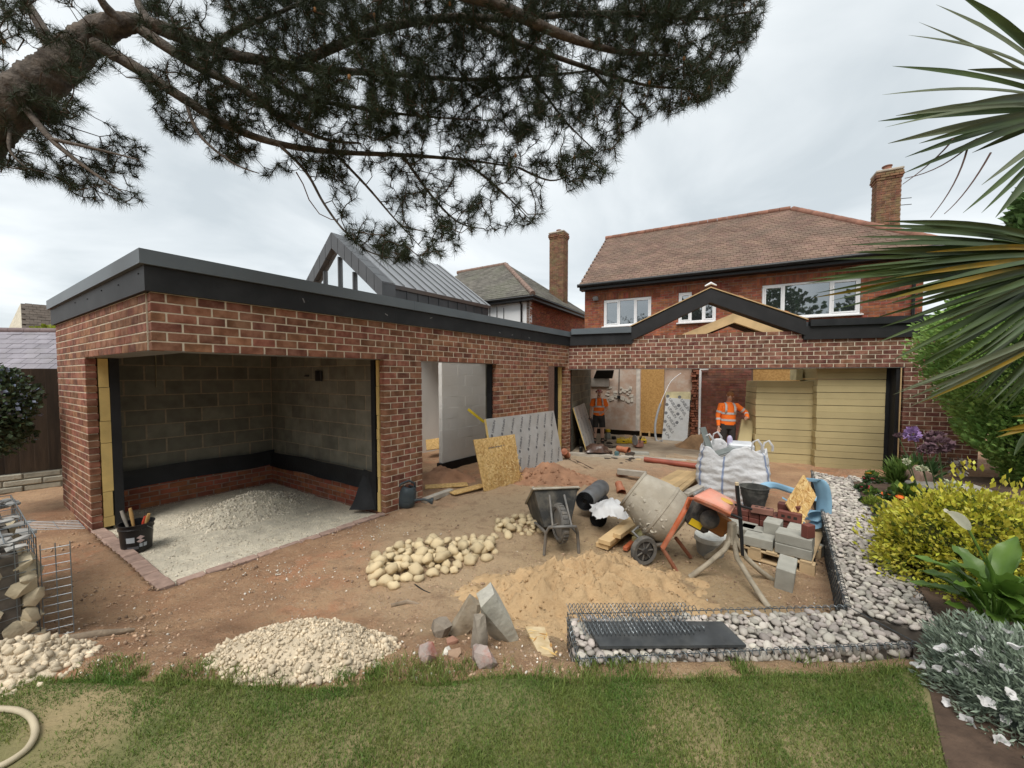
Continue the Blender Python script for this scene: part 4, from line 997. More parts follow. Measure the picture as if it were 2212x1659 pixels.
# ================================================================== stones, chips and heaps
def stone_mesh(name, mat, sub=1, jit=0.35, r=(1, .8, .65), seed=0, flat=False):
    random.seed(seed); return MB().blob((0, 0, 0), r, sub, jit).mesh(name, mat, None if flat else 180)
def scatter(name, mat, pts, rmin, rmax, angular=True, parent=None, asp=(1, .8, .6), sub=1, **k):
    Vs, Fs = ico(sub); Vs = np.array([tuple(v) for v in Vs]); Fs = np.array(Fs); n = len(pts); A = []; B = []
    rs = np.random.default_rng(len(pts))
    for i, p in enumerate(pts):
        r = rmin + (rmax - rmin) * rs.random() ** 2
        e = np.array(Euler((rs.uniform(-.5, .5) if not angular else rs.uniform(0, 6), rs.uniform(-.5, .5) if not angular else rs.uniform(0, 6), rs.uniform(0, 6))).to_matrix())
        v = Vs * np.array(asp) * r
        if angular: v = v * (1 + rs.uniform(-.28, .28, (len(Vs), 1)))
        A.append(v @ e.T + np.array(p)); B.append(Fs + i * len(Vs))
    return npobj(name, np.concatenate(A), np.concatenate(B), mat, parent, smooth=not angular, **k)
lime = M('cream_limestone', (0.57, 0.475, 0.345), 0.95, 0.15, 10, rnd=0.28, bump=0.4, bscale=80)
lime_w = M('white_limestone_chip', (0.66, 0.62, 0.54), 0.95, 0.12, 10, rnd=0.2)
brown_clod = M('soil_clod', (0.38, 0.265, 0.18), 0.98, 0.25, 8, rnd=0.5)
def heap(name, label, cat, c, rx, ry, h, mat, seed=0, rough=0.1, nr=26, na=72, pw=1.5, rz=0.0, fine=0.0):
    t = thing(name, label, cat, (c.x, c.y, c.z)); rows = []; base = []
    for j in range(nr + 1):
        f = j / nr; row = []
        for i in range(na):
            a = 2 * math.pi * i / na
            k = 1 + 0.16 * noise.noise(Vector((math.cos(a) * 1.3, math.sin(a) * 1.3, seed)))
            lx_, ly_ = rx * f * k * math.cos(a), ry * f * k * math.sin(a)
            x = c.x + lx_ * math.cos(rz) - ly_ * math.sin(rz); y = c.y + lx_ * math.sin(rz) + ly_ * math.cos(rz)
            prof = (0.5 + 0.5 * math.cos(math.pi * min(1, f))) ** (pw / 1.5)
            z = h * prof * (1 + 0.3 * noise.noise(Vector((x * 2.1, y * 2.1, seed)))) + (1 - f ** 3) * (rough * h * fbm(x + seed, y, 6, 4) + fine * fbm(x, y + seed, 30, 3))
            row.append((x, y, gz(x, y) + max(z, -0.02) - 0.012 - 0.02 * (f > 0.97)))
        rows.append(row)
    m_ = MB(); m_.grid(rows, True); m_.build('mound', mat, t, smooth=180)
    return t, rows
def on_heap(rows, n, fmin=0.0, fmax=1.0, dz=0.0):
    P = []
    nr = len(rows) - 1
    for _ in range(n):
        f = math.sqrt(random.uniform(fmin ** 2, fmax ** 2)) * nr; j = min(int(f), nr - 1); q = rows[j][random.randrange(len(rows[0]))]; q2 = rows[j + 1][rows[j].index(q)]
        g_ = f - j; P.append((q[0] + (q2[0] - q[0]) * g_ + random.uniform(-.02, .02), q[1] + (q2[1] - q[1]) * g_ + random.uniform(-.02, .02), q[2] + (q2[2] - q[2]) * g_ + dz))
    return P
limedust = M('limestone_fines', (0.55, 0.46, 0.335), 0.95, 0.18, 12, bump=1.0, bscale=90, detail=7)
hc = GT(662, 1408)
lh, lr = heap('limestone_heap', 'heap of cream crushed limestone lying on the soil at the lawn edge', 'stone heap', Vector((hc.x, hc.y + 0.03, hc.z)), 0.55, 0.33, 0.17, limedust, 1, 0.05, pw=0.8, fine=0.012)
scatter('limestone_chippings', lime, on_heap(lr, 4200, 0, 1.0, 0.003), 0.004, 0.016, True, lh, kind='stuff')
scatter('limestone_lumps', lime, on_heap(lr, 260, 0.74, 1.12, 0.010), 0.012, 0.034, True, lh, kind='stuff')
hc = GT(40, 1440)
rh, rr_ = heap('rubble_heap', 'small heap of dirty white limestone rubble below the filled wire basket', 'stone heap', Vector((hc.x, hc.y, hc.z)), 0.36, 0.28, 0.14, limedust, 5, 0.1, fine=0.02)
scatter('rubble_lumps', lime, on_heap(rr_, 900, 0, 1.05, 0.006), 0.007, 0.034, True, rh, kind='stuff')
sand = M('builders_sand', (0.45, 0.31, 0.17), 0.97, 0.16, 3, bump=1.0, bscale=55, detail=8, dirt=(0.36, 0.235, 0.125), dirt_scale=5, dirt_amt=0.6)
hc = GT(1265, 1285)
sh_, sr = heap('sand_heap', 'broad heap of damp yellow building sand in front of the cement mixer', 'sand heap', Vector((hc.x, hc.y, 0)), 1.32, 0.72, 0.26, sand, 3, 0.42, 50, 170, rz=0.12, fine=0.04)
scatter('sand_clods', sand, on_heap(sr, 1500, 0, 1.0, 0.002), 0.003, 0.016, True, sh_, kind='stuff')
hc = GT(1322, 1238); s2, s2r = heap('sand_heap', 'loose peak of yellow sand beside the mixer wheel', 'sand heap', Vector((hc.x, hc.y, hc.z + 0.0)), 0.36, 0.30, 0.21, sand, 8, 0.2, 24, 70, fine=0.03)
scatter('sand_clods', sand, on_heap(s2r, 300, 0, 0.95, 0.0), 0.003, 0.02, True, s2, kind='stuff')
soilm2 = M('red_dug_soil', (0.36, 0.195, 0.115), 0.97, 0.25, 5, bump=1.0, bscale=45, detail=8)
hc = GT(1185, 1035); s3, s3r = heap('soil_heap', 'heap of red dug soil at the foot of the foil board', 'soil heap', Vector((hc.x, hc.y, 0)), 0.95, 0.6, 0.28, soilm2, 12, 0.2, 24, 70, fine=0.02)
scatter('soil_clods', soilm2, on_heap(s3r, 300, 0, 1.1, 0.0), 0.01, 0.04, True, s3, kind='stuff')
hc = GT(960, 1035); s4, s4r = heap('soil_heap', 'red soil heap inside the garden room doorway', 'soil heap', Vector((hc.x, hc.y, 0)), 0.7, 0.5, 0.22, soilm2, 15, 0.2, 18, 50, fine=0.02)
hc = G(1515, 965, -0.06); s5, s5r = heap('soil_heap', 'heap of brown sandy soil on the extension floor', 'soil heap', Vector((hc.x, hc.y, 0)), 0.9, 0.6, 0.34, M('brown_sand_soil', (0.30, 0.185, 0.10), 0.97, 0.25, 5, bump=1.0, bscale=45), 19, 0.2, 18, 60, fine=0.02)
hc = G(540, 1090, 0.0); s6, s6r = heap('hardcore_mound', 'low mound of pale crushed stone on the garden room floor', 'stone heap', Vector((hc.x, hc.y, 0.0)), 0.78, 1.0, 0.20, limefl, 21, 0.12, 22, 60, fine=0.01)
scatter('hardcore_chippings', M('pale_grey_stone', (0.62, 0.56, 0.455), 0.95, 0.2, 10, rnd=0.3), on_heap(s6r, 2600, 0, 1.0, 0.002), 0.006, 0.028, True, s6, kind='stuff')
pts = []
while len(pts) < 5200:
    a, b = random.random(), random.random(); p = q[0].lerp(q[1], a).lerp(q[3].lerp(q[2], a), b); pts.append((p.x, p.y, -0.05))
scatter('floor_chippings', MATS['pale_grey_stone'], pts, 0.003, 0.012, True, kind='stuff', label='loose pale stone chippings on the garden room floor')
# loose chips over the soil
pts = []
for cx, cy, sx, sy, n in ((620, 1240, 60, 26, 150), (780, 1160, 70, 22, 130), (500, 1330, 330, 90, 120), (300, 1440, 220, 60, 120), (930, 1440, 80, 40, 60), (1200, 1440, 60, 30, 60), (350, 1300, 200, 60, 40), (1500, 1300, 250, 60, 50)):
    for _ in range(n):
        p = GT(random.gauss(cx, sx), random.gauss(cy, sy))
        if p.y > lawn_edge(p.x): pts.append((p.x, p.y, p.z + 0.003))
scatter('white_chippings', lime_w, pts, 0.003, 0.013, True, kind='stuff', label='scattered white stone chips on the soil')
pts = []
for _ in range(9000):
    p = GT(random.uniform(20, 1850), 1110 + 400 * random.random() ** 1.2)
    if p.y > lawn_edge(p.x) and not inroom(p.x, p.y): pts.append((p.x, p.y, p.z - 0.001))
scatter('soil_crumbs', brown_clod, pts, 0.002, 0.017, True, kind='stuff', label='loose crumbs of brown soil over the site')
# cream cobbles, each its own
cob_m = M('cream_cobble', (0.60, 0.485, 0.30), 0.85, 0.18, 9, rnd=0.16, bump=0.25, bscale=40, dirt=(0.40, 0.31, 0.19), dirt_scale=9, dirt_amt=0.5)
cobs = [stone_mesh('cobble', cob_m, 2, 0.52, (1, .80 + .05 * (i % 3), .62 + .05 * (i % 4)), 40 + i) for i in range(12)]
random.seed(11)
def cobble(p, r, grp, lab):
    o = bpy.data.objects.new('cobble', random.choice(cobs)); COL.objects.link(o); o.location = p
    o.rotation_euler = (random.uniform(-.4, .4), random.uniform(-.4, .4), random.uniform(0, 6.3)); o.scale = (r * random.uniform(.9, 1.15),) * 3
    return tag(o, lab, 'cobble', grp)
def cobpile(poly_px, n, r, grp, lab, layers):
    placed = []
    for lay in range(layers):
        tries = 0; k = 0; tgt = int(n * (1, .5, .2)[lay])
        while k < tgt and tries < 5000:
            tries += 1
            a = random.random(); i = random.uniform(0, len(poly_px) - 1); j = int(min(i, len(poly_px) - 2)); f = i - j
            cx_ = poly_px[j][0] * (1 - f) + poly_px[j + 1][0] * f; cy_ = poly_px[j][1] * (1 - f) + poly_px[j + 1][1] * f; w_ = poly_px[j][2] * (1 - f) + poly_px[j + 1][2] * f
            sp_ = (1, .62, .35)[lay]
            p = GT(cx_ + random.uniform(-14, 14), cy_ + random.uniform(-1, 1) * w_ * sp_); rr = r * random.uniform(.68, 1.28)
            if any((p.x - x) ** 2 + (p.y - y) ** 2 < ((rr + r2) * 0.80) ** 2 for x, y, r2, l2 in placed if l2 == lay): continue
            placed.append((p.x, p.y, rr, lay)); k += 1
            cobble((p.x, p.y, p.z + rr * 0.46 + lay * r * 0.95), rr, grp, lab)
cobpile([(800, 1238, 26), (840, 1232, 40), (880, 1222, 46), (930, 1212, 44), (980, 1200, 34), (1025, 1190, 28), (1058, 1182, 20)], 66, 0.064, 'cobbles of the larger pile', 'cream rounded cobble in the larger loose pile in front of the garden room', 2)
cobpile([(1078, 1150, 14), (1110, 1142, 22), (1150, 1138, 22), (1180, 1140, 14)], 27, 0.056, 'cobbles of the smaller pile', 'cream rounded cobble in the smaller pile beside the wheelbarrow', 2)
# a few upended rocks
rock_m = M('grey_lichen_rock', (0.36, 0.345, 0.28), 0.95, 0.3, 6, col2=(0.52, 0.50, 0.43), bump=0.8, bscale=22, dirt=(0.15, 0.13, 0.11), dirt_scale=5, dirt_amt=0.6)
rock_b = M('brown_rock', (0.29, 0.235, 0.165), 0.95, 0.25, 7, bump=0.9, bscale=25, dirt=(0.38, 0.35, 0.29), dirt_scale=6, dirt_amt=0.5)
rock_c = M('mortared_brick_lump', (0.33, 0.27, 0.24), 0.95, 0.2, 9, bump=0.9, bscale=30, dirt=(0.36, 0.10, 0.06), dirt_scale=8, dirt_amt=1.0)
def rock(name, p, r, rot, mat, label, seed, sub=3, cut=0.25):
    rk = random.Random(seed); b = bmesh.new()
    for _ in range(22):
        v = Vector((rk.uniform(-1, 1), rk.uniform(-1, 1), rk.uniform(-1, 1))); v *= 1 / max(abs(v.x), abs(v.y), abs(v.z)) * rk.uniform(.75, 1); b.verts.new((v.x * r[0] * .85, v.y * r[1] * .85, v.z * r[2] * .9))
    h_ = bmesh.ops.convex_hull(b, input=b.verts); bmesh.ops.delete(b, geom=list({g for g in h_['geom_interior'] if isinstance(g, bmesh.types.BMVert)}), context='VERTS')
    bmesh.ops.triangulate(b, faces=b.faces); bmesh.ops.subdivide_edges(b, edges=b.edges, cuts=2, use_grid_fill=True); b.verts.index_update(); mr = min(r)
    vs = [v.co + v.co.normalized() * mr * .10 * noise.noise(v.co * (2.2 / mr) * .6 + Vector((seed, 0, 0))) for v in b.verts]; Fs = [[v.index for v in f.verts] for f in b.faces]; b.free()
    m_ = MB(); m_.add(vs, Fs, RZ(p, *rot)); return m_.build(name, mat, smooth=22, label=label, cat='rock')
def drop(px, py, dz): p = GT(px, py); return Vector((p.x, p.y, p.z + dz))
rock('rock', drop(1070, 1385, 0.15), (0.115, 0.10, 0.27), (0.3, 0.15, -0.42), rock_m, 'tall angular pale grey lichened rock leaning to the right', 3)
rock('rock', drop(1004, 1368, 0.10), (0.08, 0.07, 0.17), (0.3, 0.0, 0.62), rock_b, 'brown rock slab leaning against the tall pale rock', 4)
rock('rock', drop(1036, 1400, 0.09), (0.06, 0.05, 0.15), (0.9, 0.0, 0.05), M('grey_post_stone', (0.26, 0.225, 0.18), 0.95, 0.25, 8, bump=0.6, bscale=30), 'upright narrow grey stone propping the leaning rocks', 9)
rock('rock', drop(952, 1378, 0.045), (0.075, 0.07, 0.075), (0.3, 0.2, 0.2), M('grey_brown_rock', (0.25, 0.21, 0.165), 0.95, 0.3, 9, bump=0.8, bscale=30), 'round grey-brown rock at the foot of the leaning slab', 6)
rock('rock', drop(1040, 1432, 0.035), (0.11, 0.055, 0.06), (2.5, 0.2, 0.1), rock_c, 'grey mortar lump with a red brick streak lying at the lawn edge', 7)
rock('rock', drop(928, 1425, 0.04), (0.075, 0.06, 0.06), (0.4, 0.1, 0.3), rock_c, 'lump of mortar-covered red brick beside the limestone heap', 8)
rock('rock', drop(975, 1392, 0.01), (0.05, 0.035, 0.025), (0.5, 0, 0), M('red_stone', (0.30, 0.16, 0.11), 0.95), 'flat reddish stone between the leaning rocks', 10, 2)
rock('rock', drop(968, 1410, 0.01), (0.04, 0.03, 0.022), (1.2, 0, 0), lime_w, 'small white stone in front of the leaning rocks', 12, 2)
rock('rock', drop(982, 1418, 0.01), (0.045, 0.03, 0.025), (0.2, 0, 0), M('tan_stone', (0.33, 0.22, 0.15), 0.95), 'flat tan stone in front of the leaning rocks', 13, 2)
# half-buried timber and twigs
def stick(name, pts_px, r, mat, label, cat='stick', dz=0.01):
    m_ = MB(); m_.tube([GT(x, y, dz) for x, y in pts_px], r, 6); return m_.build(name, mat, smooth=60, label=label, cat=cat)
drift = M('grey_drift_wood', (0.27, 0.21, 0.15), 0.95, 0.3, 12, bump=0.5)
stick('buried_timber', [(100, 1392), (150, 1384), (210, 1374), (290, 1362)], [0.012, 0.028, 0.03, 0.012], drift, 'weathered grey timber half buried in the soil below the kerb', 'timber', 0.008)
stick('twig', [(896, 1262), (915, 1275), (940, 1286), (955, 1293)], [0.006, 0.005, 0.005, 0.003], fascia_r, 'thin dark twig beside the larger cobble pile')
stick('dead_branch', [(845, 1308), (880, 1300), (905, 1306)], [0.014, 0.018, 0.012], drift, 'short grey piece of dead branch behind the limestone heap')
# ================================================================== pebble-filled gabions
GTZ = 0.36
pebm = M('grey_beige_pebble', (0.40, 0.36, 0.315), 0.75, 0.2, 8, rnd=0.36, hue=0.025, spec=0.4)
wire = M('galvanised_wire', (0.20, 0.22, 0.23), 0.45, 0.2, 10, metal=0.6, spec=0.5)
wire_d = M('dark_gabion_wire', (0.075, 0.085, 0.09), 0.5, 0.2, 10, metal=0.5)
pebs = [stone_mesh('pebble', pebm, 2, 0.28, (1, .72, .5), 60 + i) for i in range(6)]
PV = [np.array([v.co[:] for v in m.vertices]) for m in pebs]; PF = [np.array([p.vertices[:] for p in m.polygons]) for m in pebs]
def pebbles(parent, spots, cap=300):
    rs = np.random.default_rng(len(spots)); A = []; B = []; off = 0
    order = sorted(range(len(spots)), key=lambda i: ((Vector(spots[i][0]) - CAM).length - (0.4 if spots[i][2] else 0)))
    n = 0
    for i in order:
        p, r, top = spots[i]; k = int(rs.integers(6)); e = Euler((rs.uniform(-.5, .5), rs.uniform(-.5, .5), rs.uniform(0, 6.3)))
        if top == 0: e = Euler((rs.uniform(0, 6), rs.uniform(0, 6), rs.uniform(0, 6)))
        if top and n < cap and inview(Vector(p), 0):
            o = bpy.data.objects.new('pebble', pebs[k]); COL.objects.link(o); setparent(o, parent)
            o.matrix_basis = Matrix.Translation(Vector(p)) @ e.to_matrix().to_4x4() @ Matrix.Scale(r, 4); n += 1
        else:
            A.append(PV[k] * r @ np.array(e.to_matrix()).T + np.array(p)); B.append(PF[k] + off); off += len(PV[k])
    if A: npobj('more_pebbles', np.concatenate(A), np.concatenate(B), pebm, parent, smooth=True, kind='stuff')
def coil(mb, a, b, r, pitch, wr, n=7, ax=None):
    a, b = Vector(a), Vector(b); d = (b - a); L_ = d.length; d.normalize(); u_ = Vector((0, 0, 1)) if abs(d.z) < .9 else Vector((1, 0, 0)); v_ = d.cross(u_).normalized()
    k = int(L_ / pitch * n); mb.tube([a + d * (L_ * i / k) + (u_ * math.cos(2 * math.pi * i / n) + v_ * math.sin(2 * math.pi * i / n)) * r for i in range(k + 1)], wr, 4, False)
gA, gB, gC_, gD = Vector((0.374, 2.07, 0)), Vector((2.36, 2.19, 0)), Vector((2.27, 2.55, 0)), Vector((0.366, 2.467, 0))
gf = thing('pebble_gabion', 'short pebble-filled wire gabion along the lawn edge carrying a coiled wire panel', 'gabion', gA)
MB().prism([tuple(p.xy) for p in (gA + Vector((.02, .02, 0)), gB + Vector((0, .02, 0)), gC_ - Vector((0, .02, 0)), gD + Vector((.02, -.02, 0)))], 0.0, GTZ - 0.035).build('gap_shade_core', M('stone_gap_shade', (0.10, 0.085, 0.07), 0.95, 0.3, 20), gf)  # solid filler, dark colour paints the shade between the pebbles
sp_ = []
random.seed(21)
def field(c4, n, rmin, rmax, z, lay=0.0):
    got = []; tries = 0; cell = {}
    while len(got) < n and tries < n * 30:
        tries += 1; a, b = random.random(), random.random(); p = c4[0].lerp(c4[1], a).lerp(c4[3].lerp(c4[2], a), b); r = random.uniform(rmin, rmax)
        key = (int(p.x / .1), int(p.y / .1)); ok = True
        for dx_ in (-1, 0, 1):
            for dy_ in (-1, 0, 1):
                for x, y, r2 in cell.get((key[0] + dx_, key[1] + dy_), ()):
                    if (x - p.x) ** 2 + (y - p.y) ** 2 < ((r + r2) * .66) ** 2: ok = False
        if ok: cell.setdefault(key, []).append((p.x, p.y, r)); got.append(((p.x, p.y, z + random.uniform(-.01, .012)), r, 1))
    return got
ins = lambda q, m: [q[0] + Vector((m, m, 0)), q[1] + Vector((-m, m, 0)), q[2] + Vector((-m, -m, 0)), q[3] + Vector((m, -m, 0))]
sp_ += field(ins([gA, gB, gC_, gD], .02), 640, 0.018, 0.040, GTZ - 0.018)
sp_ += [(p, r, 0) for p, r, _ in field(ins([gA, gB, gC_, gD], .02), 380, 0.026, 0.04, GTZ - 0.05)]
sp_ += [((gA.x + 0.012, gA.y + random.uniform(.0, .4), random.uniform(.02, .33)), random.uniform(.025, .04), 0) for _ in range(60)]
sp_ += [((gA.x + 2.0 * t, gA.y + 0.02 + 0.12 * t, random.uniform(.24, .33)), random.uniform(.025, .036), 0) for t in np.linspace(0, 1, 80)]
pebbles(gf, sp_)
wm_ = MB()
for a, b in ((gA, gB), (gB, gC_), (gC_, gD), (gD, gA)):
    for z in (GTZ + 0.004, 0.12): wm_.tube([Vector((a.x, a.y, z)), Vector((b.x, b.y, z))], 0.003, 5)
for k in range(9): p = gA.lerp(gD, k / 8); wm_.tube([Vector((p.x - .004, p.y, 0.0)), Vector((p.x - .004, p.y, GTZ + .02))], 0.0022, 4)
for k in range(7): wm_.tube([Vector((gA.x - .005, gA.y, .05 * k + .03)), Vector((gD.x - .005, gD.y, .05 * k + .03))], 0.0022, 4)
wm_.build('wire_basket', wire_d, gf)
cm = MB(); coil(cm, (gA.x, gA.y - .005, GTZ), (gB.x, gB.y - .005, GTZ), 0.018, 0.042, 0.0026); coil(cm, (gD.x, gD.y, GTZ), (gC_.x, gC_.y, GTZ), 0.016, 0.05, 0.0024); coil(cm, (gA.x, gA.y, GTZ - .01), (gD.x, gD.y, GTZ - .01), 0.016, 0.045, 0.0024)
cm.build('edge_coil', wire, gf, smooth=60)
# black board and coiled wire panel lying on it
bq = [G(1296, 1396, .385), G(1612, 1393, .385), G(1560, 1342, .385), G(1262, 1342, .385)]
m_ = MB(); m_.hexa([p - Vector((0, 0, .016)) for p in bq], bq); m_.build('black_board', M('black_slate_board', (0.045, 0.048, 0.050), 0.55, 0.3, 8, dirt=(0.14, 0.14, 0.13), dirt_scale=7, dirt_amt=0.35), label='flat black board lying on the short pebble gabion', cat='board')
wp = thing('coiled_wire_panel', 'springy panel of interlinked wire coils lying on the black board', 'wire panel', bq[3])
for k in range(9):
    f = k / 8; y = 2.50 - 0.27 * f; x0_ = 0.40 + 0.02 * f - (0.04 if k < 3 else 0); x1_ = 1.16 - 0.06 * f + (0.06 * math.sin(k * 2.0))
    m_ = MB(); coil(m_, (x0_, y - 0.01 * math.sin(k), .400 + .003 * (k % 3)), (x1_, y + .012, .400), 0.013, 0.026, 0.0024, 8); m_.build('wire_coil', wire, wp, smooth=60)
# the long gabion down the right side
rA_, rB_ = Vector((2.27, 2.55, 0)), Vector((4.93, 6.3, 0)); rd = (rB_ - rA_).normalized(); rn = Vector((rd.y, -rd.x, 0)); wd = 0.45
q4 = [rA_, rA_ + rn * 0.40 - rd * 0.12, rB_ + rn * wd - rd * .2, rB_]
q4[1] = Vector((2.62, 2.28, 0))
gl_ = thing('pebble_gabion', 'long pebble-filled wire gabion running up to the extension beside the flower bed', 'gabion', rA_)
MB().prism([tuple(p.xy) for p in (rA_ + rn * .03, q4[1], q4[2], rB_ + rn * .03)], -0.02, GTZ - 0.035).build('gap_shade_core', MATS['stone_gap_shade'], gl_)  # same dark filler, shade between pebbles put into its colour
sp_ = field(q4, 1900, 0.020, 0.038, GTZ - 0.018)
far = rB_ + rn * .45; sp_ += field([far - rd * .35, far - rd * .35 + rn * .9, far + rn * .9, far], 120, .03, .045, GTZ - 0.02)
L_ = (rB_ - rA_).length
for k in range(420):
    p = rA_ + rd * random.uniform(0, L_) + rn * 0.025; sp_.append(((p.x, p.y, random.uniform(0.0, .33)), random.uniform(.026, .04), 0))
pebbles(gl_, sp_)
wm_ = MB()
for z in np.arange(0.02, GTZ + .01, 0.055): wm_.tube([Vector((rA_.x, rA_.y, z)) - rn * .004, Vector((rB_.x, rB_.y, z)) - rn * .004], 0.0026, 4)
k = 0.0
while k < L_: p = rA_ + rd * k - rn * .006; wm_.tube([Vector((p.x, p.y, -.02)), Vector((p.x, p.y, GTZ + .012))], 0.0026, 4); k += 0.075
wm_.build('wire_face', wire_d, gl_)
cm = MB(); coil(cm, Vector((rA_.x, rA_.y, GTZ)), Vector((rB_.x, rB_.y, GTZ)), 0.017, 0.045, 0.0026)
coil(cm, Vector((rA_.x, rA_.y, GTZ)) + rd * 1.0, Vector((rA_.x, rA_.y, GTZ)) + rd * 1.0 + rn * .42, 0.015, 0.045, 0.0022)
coil(cm, Vector((q4[1].x, q4[1].y, GTZ)), Vector((q4[2].x, q4[2].y, GTZ)), 0.014, 0.05, 0.0022)
cm.build('edge_coil', wire_d, gl_, smooth=60)
# left: wire basket of rough stones
gl2 = thing('stone_basket', 'half-built wire gabion basket filled with rough buff stones beside the fence', 'gabion', GT(40, 1360))
bz = 0.86
b0, b1 = GT(128, 1300), GT(60, 1385); 
bx0 = Vector((-3.13, 2.50, 0)); bx1 = Vector((-4.46, 3.40, 0)); wd_ = Vector((-.56, -.83, 0)) * .62
rough = M('buff_rough_stone', (0.42, 0.355, 0.245), 0.95, 0.25, 8, rnd=0.25, bump=0.7, bscale=30)
flat_m = M('grey_flat_slate', (0.33, 0.32, 0.30), 0.9, 0.2, 8, rnd=0.3)
random.seed(5)
z0b = 0.12
for k in range(64):
    a = random.random(); p = bx0.lerp(bx1, a) + wd_ * random.uniform(.04, .16); z = z0b + random.random() * 0.62; r = random.uniform(.05, .085)
    V, Fs = ico(1); m_ = MB(); m_.blob((p.x, p.y, z), (r, r * .75, r * .7), 1, .5, Euler((random.random() * 6, random.random() * 6, random.random() * 6)).to_matrix()); m_.build('stone', rough, gl2, smooth=40)
for k in range(60):
    p = bx0 + wd_ * random.random() + (bx1 - bx0) * random.uniform(.0, .06); z = z0b + random.random() * .62; r = random.uniform(.05, .09); m_ = MB(); m_.blob((p.x, p.y, z), (r, r * .75, r * .7), 1, .5, Euler((random.random() * 6, random.random() * 6, random.random() * 6)).to_matrix()); m_.build('stone', rough, gl2, smooth=40)
for k in range(90):
    a, b = random.random(), random.random(); p = bx0.lerp(bx1, a) + wd_ * b; m_ = MB(); m_.blob((p.x, p.y, 0.79 + random.random() * .05), (random.uniform(.05, .09), .045, .018), 1, .5, Euler((random.uniform(-.2, .2), random.uniform(-.2, .2), random.random() * 6)).to_matrix()); m_.build('flat_stone', flat_m, gl2, smooth=40)
MB().prism([tuple((p).xy) for p in (bx0 + wd_ * .12, bx1 + wd_ * .12, bx1 + wd_, bx0 + wd_)], 0.05, 0.77).build('gap_shade_core', MATS['stone_gap_shade'], gl2)  # dark filler paints the shade between the rough stones
w_ = MB(); d_ = (bx1 - bx0)
for k in range(11):
    z = 0.16 + k * .07; w_.tube([Vector((bx0.x, bx0.y, z)), Vector((bx1.x, bx1.y, z))], .003, 5)
for k in range(14): p = bx0 + d_ * (k / 13); w_.tube([Vector((p.x, p.y, .05)), Vector((p.x, p.y, bz))], .003, 5)
for k in range(9): p = bx0 + d_ * (k / 8); w_.tube([Vector((p.x, p.y, bz)), Vector((p.x, p.y, bz)) + wd_], .003, 5)
for k in range(5): a = wd_ * (k / 5); w_.tube([Vector((bx0.x, bx0.y, bz)) + a, Vector((bx1.x, bx1.y, bz)) + a], .0032, 5)
for k in range(11): z = 0.16 + k * .07; w_.tube([Vector((bx0.x, bx0.y, z)), Vector((bx0.x, bx0.y, z)) + wd_], .003, 5)
for k in range(8): p = bx0 + wd_ * (k / 7); w_.tube([Vector((p.x, p.y, .1)), Vector((p.x, p.y, bz))], .003, 5)
w_.build('wire_mesh', wire, gl2)
w_ = MB(); a = G(88, 1345, .1); 
for k in range(12): z = .16 + k * .055; w_.tube([Vector((bx0.x + .0, bx0.y + .02, z)), Vector((bx0.x + .13, bx0.y + .08, z + .01))], .003, 5); 
for k in (0.0, 0.5, 1.0): w_.tube([Vector((bx0.x + .13 * k, bx0.y + .02 + .06 * k, .13)), Vector((bx0.x + .13 * k, bx0.y + .02 + .06 * k, .80))], .0032, 5)
w_.build('open_side_panel', wire, gl2)
w_ = MB(); e0 = Vector((bx0.x, bx0.y, bz)).lerp(Vector((bx1.x, bx1.y, bz)), .30); e1 = e0 + Vector((.26, .10, -.03)); dd = d_ * 0.16
for k in range(6): f = k / 5; w_.tube([e0 - dd * f, e1 - dd * f], .002, 5)
for f in (0, .5, 1): w_.tube([e0.lerp(e1, f), e0.lerp(e1, f) - dd], .002, 5)
w_.build('open_lid_panel', wire, gl2)

# ================================================================== site materials and tools
def lying(name, mat, p0, p1, w_, h_, label, cat, group=None, z=None, bev=0.004, roll=0.0):
    """a board or beam from p0 to p1 (centres of its ends)"""
    p0, p1 = Vector(p0), Vector(p1); d = p1 - p0; L_ = d.length; X = d.normalized(); Y = Vector((0, 0, 1)).cross(X).normalized(); Z = X.cross(Y)
    T = Matrix((X, Y, Z)).transposed().to_4x4(); T.translation = (p0 + p1) / 2
    T = T @ Matrix.Rotation(roll, 4, 'X')
    return MB().box((0, 0, 0), (L_, w_, h_), 0, bev, T).build(name, mat, label=label, cat=cat, group=group)
def quadboard(mb, tl, tr, br, bl, th):                      # a flat board through four corners, thickness behind
    n_ = (tr - tl).cross(bl - tl).normalized(); n_ = n_ if n_.dot(CAM - tl) < 0 else -n_
    b4 = [bl, br, br + n_ * th, bl + n_ * th]; t4 = [tl, tr, tr + n_ * th, tl + n_ * th]
    o = len(mb.v); mb.add(b4 + t4, BXF); return n_
foil = M('foil_facing', (0.46, 0.465, 0.46), 0.42, 0.10, 4, metal=0.25, spec=0.5, bump=0.25, bscale=14, dirt=(0.36, 0.33, 0.28), dirt_scale=3, dirt_amt=0.4)
ink = M('grey_print', (0.13, 0.13, 0.135), 0.7)
def textmesh(s, nm):
    cu = bpy.data.curves.new(nm, 'FONT'); cu.body = s; cu.size = 1.0; cu.align_x = 'CENTER'; cu.align_y = 'CENTER'; cu.resolution_u = 2; cu.offset = .018
    o = bpy.data.objects.new(nm, cu); me = bpy.data.meshes.new_from_object(o); bpy.data.objects.remove(o); me.materials.clear(); me.materials.append(ink); return me
unilin = textmesh('\u25CF UNILIN', 'board_print')
